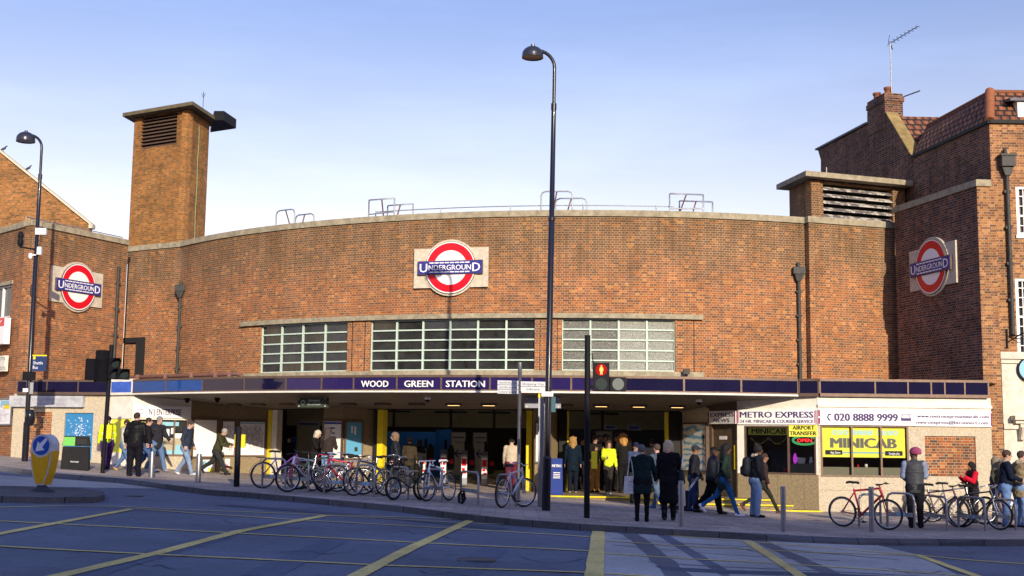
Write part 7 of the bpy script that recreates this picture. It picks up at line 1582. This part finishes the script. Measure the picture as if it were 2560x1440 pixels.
        Hh.wrinkle(.004, foot[0]); Hh.mesh('hair', mat('hair', hair, .6, noise=.45, nscale=30, bump=.8, bscale=70), t)
    if hat:
        K = Field(np.array(hc) - .3, np.array(hc) + .34, .011 * q)
        if hat == 'cap':
            K.ell(hc + up * .055 - fd * .012, (.094, .112, .085), .01, rot=math.radians(yaw)); c0 = hd(0, 0, .045); K.cut(lambda X, Y, Z: -((X - c0.x) * up.x + (Y - c0.y) * up.y + (Z - c0.z) * up.z)); K.cone(hd(-.045, .09, .052), hd(.045, .09, .052), .016, .016, .02); K.cone(hd(-.03, .14, .045), hd(.03, .14, .045), .012, .012, .03); K.cone(hd(0, .09, .052), hd(0, .14, .045), .02, .014, .02)
        elif hat == 'beanie': K.ell(hc + up * .045 - fd * .02, (.098, .118, .10), .01, rot=math.radians(yaw)); c0 = hd(0, 0, .02); K.cut(lambda X, Y, Z: -((X - c0.x) * up.x + (Y - c0.y) * up.y + (Z - c0.z) * up.z))
        elif hat == 'slouch': K.ell(hc + up * .055 - fd * .05, (.115, .145, .115), .01, rot=math.radians(yaw)); c0 = hd(0, 0, .0); K.cut(lambda X, Y, Z: -((X - c0.x) * up.x + (Y - c0.y) * up.y + (Z - c0.z) * up.z))
        elif hat == 'hood': K.ell(hc + up * .02 - fd * .02, (.115, .125, .135), .03, rot=math.radians(yaw)); K.cone(hd(0, -.03, -.05), nb, .10, .10, .04); K.ell(hd(0, .13, -.01), (.07, .08, .10), sub_=True, rot=math.radians(yaw))
        K.mesh('hood' if hat == 'hood' else 'hat', cloth(hatcol), t)
    t['k'] = 1.0; del t['k']
    return t, AR_, k, U
WALK_A = ((22, 4), (-10, 30)); WALK_B = ((-12, 28), (21, 2)); STAND = ((2, 4), (-2, 4)); SH_ = ((4, 12, 7), (4, 12, 7)); PHONE = ((25, 95, 5), (25, 95, 5)); POCK = ((-14, 40, 13), (-14, 40, 13)); SW_A = ((-22, 15, 6), (22, 25, 6)); SW_B = ((22, 25, 6), (-22, 15, 6))
Lt, Dk, Br = (.50, .30, .22), (.10, .055, .035), (.24, .13, .08)
G_ = []
def P(*a, **k): r = person(*a, **k); G_.append(r); return r
# left group
P((265, 1174), 1036, -150, 'worker in a bright yellow safety jacket and purple trousers behind the signal pole', skin=Br, top=(.62, .80, .02), tl=.80, pants=(.06, .025, .12), hs=None, hat='beanie', hatcol=(.06, .02, .09), legs=WALK_A, arms=SH_, wide=1.2, glow=(.75, .78, .7), pr=.085, hood=1)
P((308, 1177), 1046, 80, 'person in pale top, jeans and tan boots half hidden behind the puffer jacket man', top=(.45, .45, .42), pants=(.10, .17, .32), shoe=(.45, .27, .10), legs=WALK_A, hs='short', boot=True, arms=SH_, q=1.15)
P((334, 1191), 1032, 178, 'man seen from behind in a shiny black puffer jacket and striped track pants', skin=Lt, top=(.012, .012, .014), puff=1, wide=1.28, tl=.82, pants=(.012, .012, .018), stripe=(.6, .58, .7), legs=((3, 3), (-3, 3)), arms=POCK, hood=1, pr=.085, yaw=-10)
P((362, 1181), 1041, 95, 'dark haired man in dark jacket and jeans just behind the puffer jacket man', top=(.03, .025, .03), pants=(.05, .10, .22), legs=WALK_A, arms=POCK, wide=1.1, q=1.1)
P((390, 1178), 1037, 55, 'grey haired man in a dark open coat and blue jeans striding', top=(.035, .035, .045), pants=(.10, .17, .30), hair=(.25, .24, .23), shoe=(.3, .3, .3), legs=WALK_B, arms=SW_A, tl=.72, nod=10, wide=1.08)
P((462, 1187), 1046, 75, 'man in navy jacket with grey hood, pale jeans and white trainers', top=(.04, .05, .08), pants=(.20, .27, .40), shoe=(.6, .6, .62), legs=WALK_A, arms=POCK, hood=1, collar=(.4, .4, .38), hair=(.06, .04, .03), nod=18, lean=8, wide=1.12)
P((540, 1186), 1062, 85, 'elderly man in an olive jacket leaning forward past the route maps', top=(.07, .07, .03), pants=(.04, .045, .045), hair=(.35, .34, .32), legs=((30, 6), (-28, 30)), arms=((20, 55, 5), (30, 55, 5)), lean=17, nod=22, wide=1.22, pr=.08, hood=1)
# at the entrance
P((786, 1208), 1076, 70, 'woman with short platinum blond hair in a long black coat looking down', hair=(.62, .56, .42), hs='bob', top=(.02, .016, .014), tl=.62, pants=(.02, .02, .02), arms=PHONE, nod=20, wide=1.1)
P((816, 1212), 1070, 170, 'long haired woman in a brown leather jacket and pale blue jeans seen from behind', hair=(.06, .045, .035), hs='long', top=(.05, .035, .03), tl=.98, pants=(.22, .32, .48), arms=((20, 60, 10), (20, 60, 10)), yaw=-30)
P((988, 1232), 1082, -90, 'woman with shoulder length brown hair in a black quilted jacket facing left', hair=(.22, .14, .08), hs='bob', top=(.025, .028, .035), puff=1, tl=.86, pants=(.02, .02, .025), arms=POCK, wide=1.12)
P((1022, 1222), 1092, 175, 'person in a brown coat and flat cap walking into the station', top=(.07, .055, .035), tl=.7, pants=(.03, .03, .03), hs='short', hat='cap', hatcol=(.15, .11, .07), base=(atY(1022, 1200, 40.2).x, 40.2, .1), wide=1.15, q=1.3)
P((1046, 1222), 1100, 165, 'person with a yellow shoulder bag strap silhouetted by the blue hoarding', top=(.02, .02, .025), pants=(.02, .02, .02), hs='bob', hair=(.02, .02, .02), base=(atY(1046, 1200, 40.8).x, 40.8, .1), q=1.3)
P((1278, 1238), 1092, 175, 'person in a cream puffer jacket and dark hat behind the finger post', top=(.50, .42, .33), puff=1, pants=(.12, .02, .04), tl=.84, hs='short', hair=(.02, .02, .02), hat='beanie', hatcol=(.03, .03, .03), wide=1.15, base=(atY(1278, 1200, 38.6).x, 38.6, .0))
sf = lambda u, Y: (atY(u, 1200, Y).x, Y, 0.0)
P((1432, 1225), 1092, 178, 'woman with very long golden hair in a teal blue coat seen from behind', hair=(.38, .22, .08), hs='curly', top=(.008, .02, .038), tl=.66, pants=(.01, .015, .028), shoe=(.3, .24, .2), base=sf(1432, 38.2), wide=1.1)
P((1486, 1217), 1088, 20, 'man in a black coat and tan trousers behind the signal pole', top=(.02, .018, .018), pants=(.32, .17, .05), arms=PHONE, hair=(.05, .03, .02), base=sf(1486, 38.9), nod=15, pr=.09)
P((1521, 1231), 1101, 8, 'young woman in a bright yellow green zipped jacket walking out', hair=(.06, .035, .02), hs='bob', top=(.60, .72, .03), tl=.88, pants=(.05, .045, .04), shoe=(.5, .5, .5), legs=((14, 6), (-8, 14)), arms=((25, 70, 8), (5, 15, 8)), base=sf(1521, 37.6), wide=.95, pr=.062)
P((1540, 1215), 1084, 30, 'dark haired man standing in the gloom behind the yellow jacket woman', top=(.03, .022, .022), pants=(.03, .03, .03), base=sf(1540, 40.0), q=1.3, arms=POCK)
P((1559, 1218), 1084, 185, 'woman with curly golden hair in a black leather jacket', hair=(.50, .26, .07), hs='curly', top=(.02, .018, .018), tl=.95, pants=(.015, .015, .018), base=sf(1559, 38.6), arms=((20, 50, 10), (15, 40, 10)))
P((1590, 1250), 1104, 12, 'man in a navy cap and blue jacket looking at his telephone', skin=Lt, top=(.04, .06, .12), pants=(.03, .035, .03), hs='short', hat='cap', hatcol=(.02, .025, .06), arms=PHONE, nod=15, base=(atY(1588, 1200, 35.0).x, 35.0, -.15), q=1.1)
P((1645, 1272), 1106, -150, 'man in a grey blue jacket, jeans and blue trainers behind the woman in black', top=(.06, .075, .11), pants=(.10, .15, .22), shoe=(.03, .10, .4), legs=WALK_A, arms=POCK, hair=(.08, .05, .04), q=1.1)
r = P((1605, 1304), 1113, 182, 'grey haired woman in a dark green coat carrying a white cloth bag, seen from behind', hair=(.14, .14, .15), top=(.012, .028, .032), tl=.62, pants=(.012, .012, .014), shoe=(.01, .01, .01), legs=((0, 2), (0, 2)), pr=.058, wide=1.3, collar=(.35, .38, .48), hood=1, arms=((8, 18, 20), (30, 70, 8)), skirt=1); TOTE = r
r = P((1672, 1301), 1103, 176, 'blond bobbed woman in a long black coat with a red scarf', hair=(.58, .46, .30), hs='bob', top=(.010, .010, .014), tl=.36, pants=(.015, .015, .018), shoe=(.05, .05, .06), boot=True, collar=(.30, .01, .03), legs=((3, 3), (-3, 3)), arms=((20, 60, 10), (5, 15, 8)), wide=1.15, yaw=-15); LADY = r
P((1735, 1280), 1112, 85, 'man in a dark quilted jacket and grey cap pulling a suitcase', skin=Br, top=(.025, .025, .035), tl=.85, pants=(.03, .05, .12), shoe=(.02, .02, .02), hs='short', hat='cap', hatcol=(.04, .045, .06), arms=((-12, 10, 6), (10, 20, 8)), wide=1.25, legs=((4, 4), (-6, 6)), pr=.085)
P((1782, 1284), 1114, 80, 'stout man in a black cap and navy padded jacket walking right', skin=Dk, top=(.03, .04, .07), puff=1, tl=.80, pants=(.012, .012, .012), shoe=(.06, .05, .045), hs='short', hat='cap', hatcol=(.015, .015, .018), legs=((16, 6), (-18, 26)), arms=POCK, wide=1.35, pr=.09)
r = P((1812, 1290), 1105, 85, 'woman with long black hair in a dark green parka, blue leggings and white trainers', skin=Dk, top=(.025, .045, .035), tl=.66, hair=(.01, .01, .01), hs='long', pants=(.02, .10, .24), shoe=(.75, .75, .78), legs=((22, 5), (-26, 30)), arms=POCK, wide=1.12, pr=.058); GRN = r
P((1908, 1282), 1125, 88, 'person in dark leggings and brown trainers hidden behind the woman with the backpack', skin=Br, top=(.05, .03, .03), pants=(.03, .035, .025), shoe=(.12, .05, .05), legs=((30, 4), (-30, 28)), arms=SH_, pr=.056, q=1.15)
r = P((1892, 1293), 1114, 82, 'woman in a black coat with beige hood, pale blue jeans and a backpack', skin=Dk, top=(.012, .014, .022), tl=.86, hair=(.015, .01, .01), hs='bun', pants=(.22, .32, .48), shoe=(.012, .012, .012), boot=True, legs=((2, 3), (-5, 4)), arms=((4, 15, 4), (4, 15, 4)), wide=1.42, pr=.085, trim=(.42, .36, .27)); BPK = r
for (u_, Y_, tv, fc, lab_, tp_, hr_, hs_) in ((1512, 41.0, 1086, 10, 'man in a grey hooded top deep in the right entrance near the way in board', (.05, .05, .06), (.03, .02, .02), 'short'), (1578, 41.5, 1092, -20, 'woman in a burgundy coat deep in the right entrance', (.10, .02, .03), (.08, .05, .03), 'bob'), (1630, 39.5, 1098, 170, 'person in a dark hooded coat walking into the right entrance', (.03, .03, .04), (.04, .03, .02), 'short'), (1662, 40.2, 1100, 40, 'short person in a black coat beside the right door post', (.02, .02, .022), (.02, .015, .01), 'bob'), (1455, 41.0, 1096, 15, 'person in dark blue jacket between golden haired woman and pole', (.02, .03, .06), (.05, .03, .02), 'short'), (718, 43.0, 1092, 20, 'staff member in dark uniform inside the left entrance', (.02, .02, .04), (.03, .02, .02), 'short')):
    P((u_, 1215), tv, fc, lab_, top=tp_, hair=hr_, hs=hs_, tl=.8, base=(atY(u_, 1200, Y_).x, Y_, .0 if u_ > 1300 else .25), q=1.35, arms=POCK, wide=1.1)
# right group
P((2290, 1320), 1120, 165, 'person in a ribbed pink beanie and grey padded waistcoat looking at the office window', skin=Dk, top=(.07, .075, .085), puff=1, sleeves=(.20, .24, .36), tl=.76, pants=(.02, .02, .025), shoe=(.02, .02, .02), hs=None, hat='slouch', hatcol=(.30, .06, .13), arms=((15, 75, 8), (10, 60, 8)), wide=1.15, yaw=45)
P((2436, 1300), 1156, -75, 'girl in a red and black jacket with a black fur collar', skin=Br, hair=(.015, .01, .01), hs='bob', top=(.02, .012, .015), sleeves=(.50, .01, .03), tl=.92, pants=(.03, .03, .035), trim=(.01, .01, .01), arms=PHONE, wide=1.1)
P((2487, 1300), 1142, 60, 'person in an olive coat standing behind the young man in navy', top=(.09, .09, .06), tl=.75, pants=(.10, .10, .12), hs='short', hair=(.2, .18, .12), hat='hood', hatcol=(.20, .17, .12), arms=POCK, q=1.2, base=(atY(2487, 1200, 30.4).x, 30.4, -.33))
P((2518, 1318), 1126, 75, 'young man in a navy winter coat and jeans near the right edge', skin=Lt, top=(.012, .018, .04), tl=.78, pants=(.12, .20, .38), hair=(.07, .04, .025), trim=(.30, .25, .19), arms=((15, 55, 10), (15, 55, 10)), wide=1.2)
P((2556, 1318), 1128, 110, 'man in a tan parka cut by the right edge of the picture', skin=Lt, top=(.26, .20, .12), tl=.68, pants=(.20, .30, .48), hair=(.06, .04, .03), arms=((30, 70, 10), (10, 20, 10)), wide=1.2, trim=(.35, .3, .22))
# bags and other things carried
def near(r, x, y, z):
    t, A, k, U = r; c, s_ = math.cos(t.rotation_euler.z), math.sin(t.rotation_euler.z); x *= k; y *= k; return Vector((t.location.x + x * c - y * s_, t.location.y + x * s_ + y * c, t.location.z + z * k))
def bag(r, local, pr_, name, lab, cat, build, rz=0):
    t = thing(name, lab, cat, near(r, *local), rz=r[0].rotation_euler.z + rz, scale=r[2]); build(t); return t
def mk_tote(t):
    mb = MB(); mb.hexa([(-.17, -.02, -.20), (.17, -.02, -.20), (.17, .03, -.20), (-.17, .03, -.20), (-.15, -.015, .20), (.15, -.015, .20), (.15, .02, .20), (-.15, .02, .20)]); mb.build('bag', cloth((.55, .55, .54)), t)
    mb = MB(); mb.tube([(-.07, 0, .2), (-.03, 0, .5), (.0, .0, .62), (.04, 0, .5), (.08, 0, .2)], .012, 5); mb.build('strap', cloth((.55, .55, .54)), t)
    fr = LocalFrame((0, .03, 0), (-1, 0, 0), (0, 0, 1), (0, 1, 0)); mb = MB()
    for k_ in range(3): mb.fbox(fr, -.07, .07, -.02 - .05 * k_, -.005 - .05 * k_, .001, .004)
    mb.fbox(fr, -.03, .03, .05, .10, .001, .004); mb.build('print', MT['greyink'], t)
bag(TOTE, (.27, .06, .83), 0, 'tote_bag', 'white cloth bag with faint grey print hanging from the grey haired woman', 'bag', mk_tote, .3)
def mk_handbag(t):
    S_ = Field((-.2, -.2, -.25), (.2, .2, .25), .012); S_.cone((0, 0, -.12), (0, 0, .08), .10, .07, .03, ky=1.4); S_.mesh('bag', cloth((.03, .035, .05), .4), t)
    mb = MB(); mb.tube([(0, -.06, .12), (-.05, -.02, .45), (-.06, .05, .46), (0, .06, .12)], .009, 5); mb.build('strap', chrome, t)
bag(LADY, (-.27, .0, .98), 0, 'handbag', 'dark leather shoulder bag with a chain strap on the blond woman', 'bag', mk_handbag)
def mk_paper(t): mb = MB(); mb.hexa([(-.05, -.17, -.2), (.05, -.17, -.2), (.05, .17, -.2), (-.05, .17, -.2), (-.04, -.16, .2), (.04, -.16, .2), (.04, .16, .2), (-.04, .16, .2)]); mb.build('bag', cloth((.5, .5, .48)), t); mb = MB(); mb.tube([(0, -.06, .2), (0, -.03, .32), (0, .03, .32), (0, .06, .2)], .006, 5); mb.build('handle', cloth((.5, .5, .48)), t)
bag(LADY, (-.20, -.12, .52), 0, 'carrier_bag', 'white paper carrier bag beside the legs of the blond woman', 'bag', mk_paper, 1.2)
def mk_pack(t):
    S_ = Field((-.25, -.2, -.35), (.25, .3, .35), .012); S_.cone((-.05, .09, -.14), (-.05, .08, .14), .11, .10, .04); S_.cone((.05, .09, -.14), (.05, .08, .14), .11, .10, .04); S_.cone((-.03, .17, -.14), (.03, .17, -.05), .07, .07, .03); S_.mesh('bag', cloth((.02, .025, .035), .5), t)
    for s_ in (-1, 1): mb = MB(); mb.tube([(s_ * .1, .0, .15), (s_ * .13, -.14, .2), (s_ * .14, -.25, .05), (s_ * .1, -.02, -.15)], .018, 6); mb.build('strap', cloth((.02, .02, .03)), t)
bag(BPK, (0, .15, 1.22), 0, 'backpack', 'dark leather backpack on the woman in pale jeans', 'bag', mk_pack)
bag(GRN, (-.10, .20, 1.08), 0, 'shoulder_bag', 'dark patterned bag carried behind the woman in the green parka', 'bag', mk_pack)
p = onG(1716, 1282); t = thing('suitcase', 'dark wheeled suitcase with a long silver handle behind the woman in black', 'suitcase', p, rz=.1)
mb = MB(); fr = LocalFrame((-.15, 0, .06), (.80, 0, -.1), (.1, 0, .8), (0, -1, 0)); mb.hexa([fr.p(-.28, 0, .17), fr.p(.12, 0, .17), fr.p(.12, 0, -.17), fr.p(-.28, 0, -.17), fr.p(-.22, .48, .15), fr.p(.12, .5, .15), fr.p(.12, .5, -.15), fr.p(-.22, .48, -.15)]); mb.build('case', cloth((.02, .02, .03), .5), t)
for s_ in (-1, 1):
    mb = MB(); mb.tube([fr.p(.1, .45, .07 * s_), (.30, -.07 * s_, .88)], .010, 5); mb.build('handle', chrome, t); mb = MB(); mb.tube([(-.3, .12 * s_ - .015, .035), (-.3, .12 * s_ + .015, .035)], .035, 10); mb.build('wheel', MT['blackm'], t)
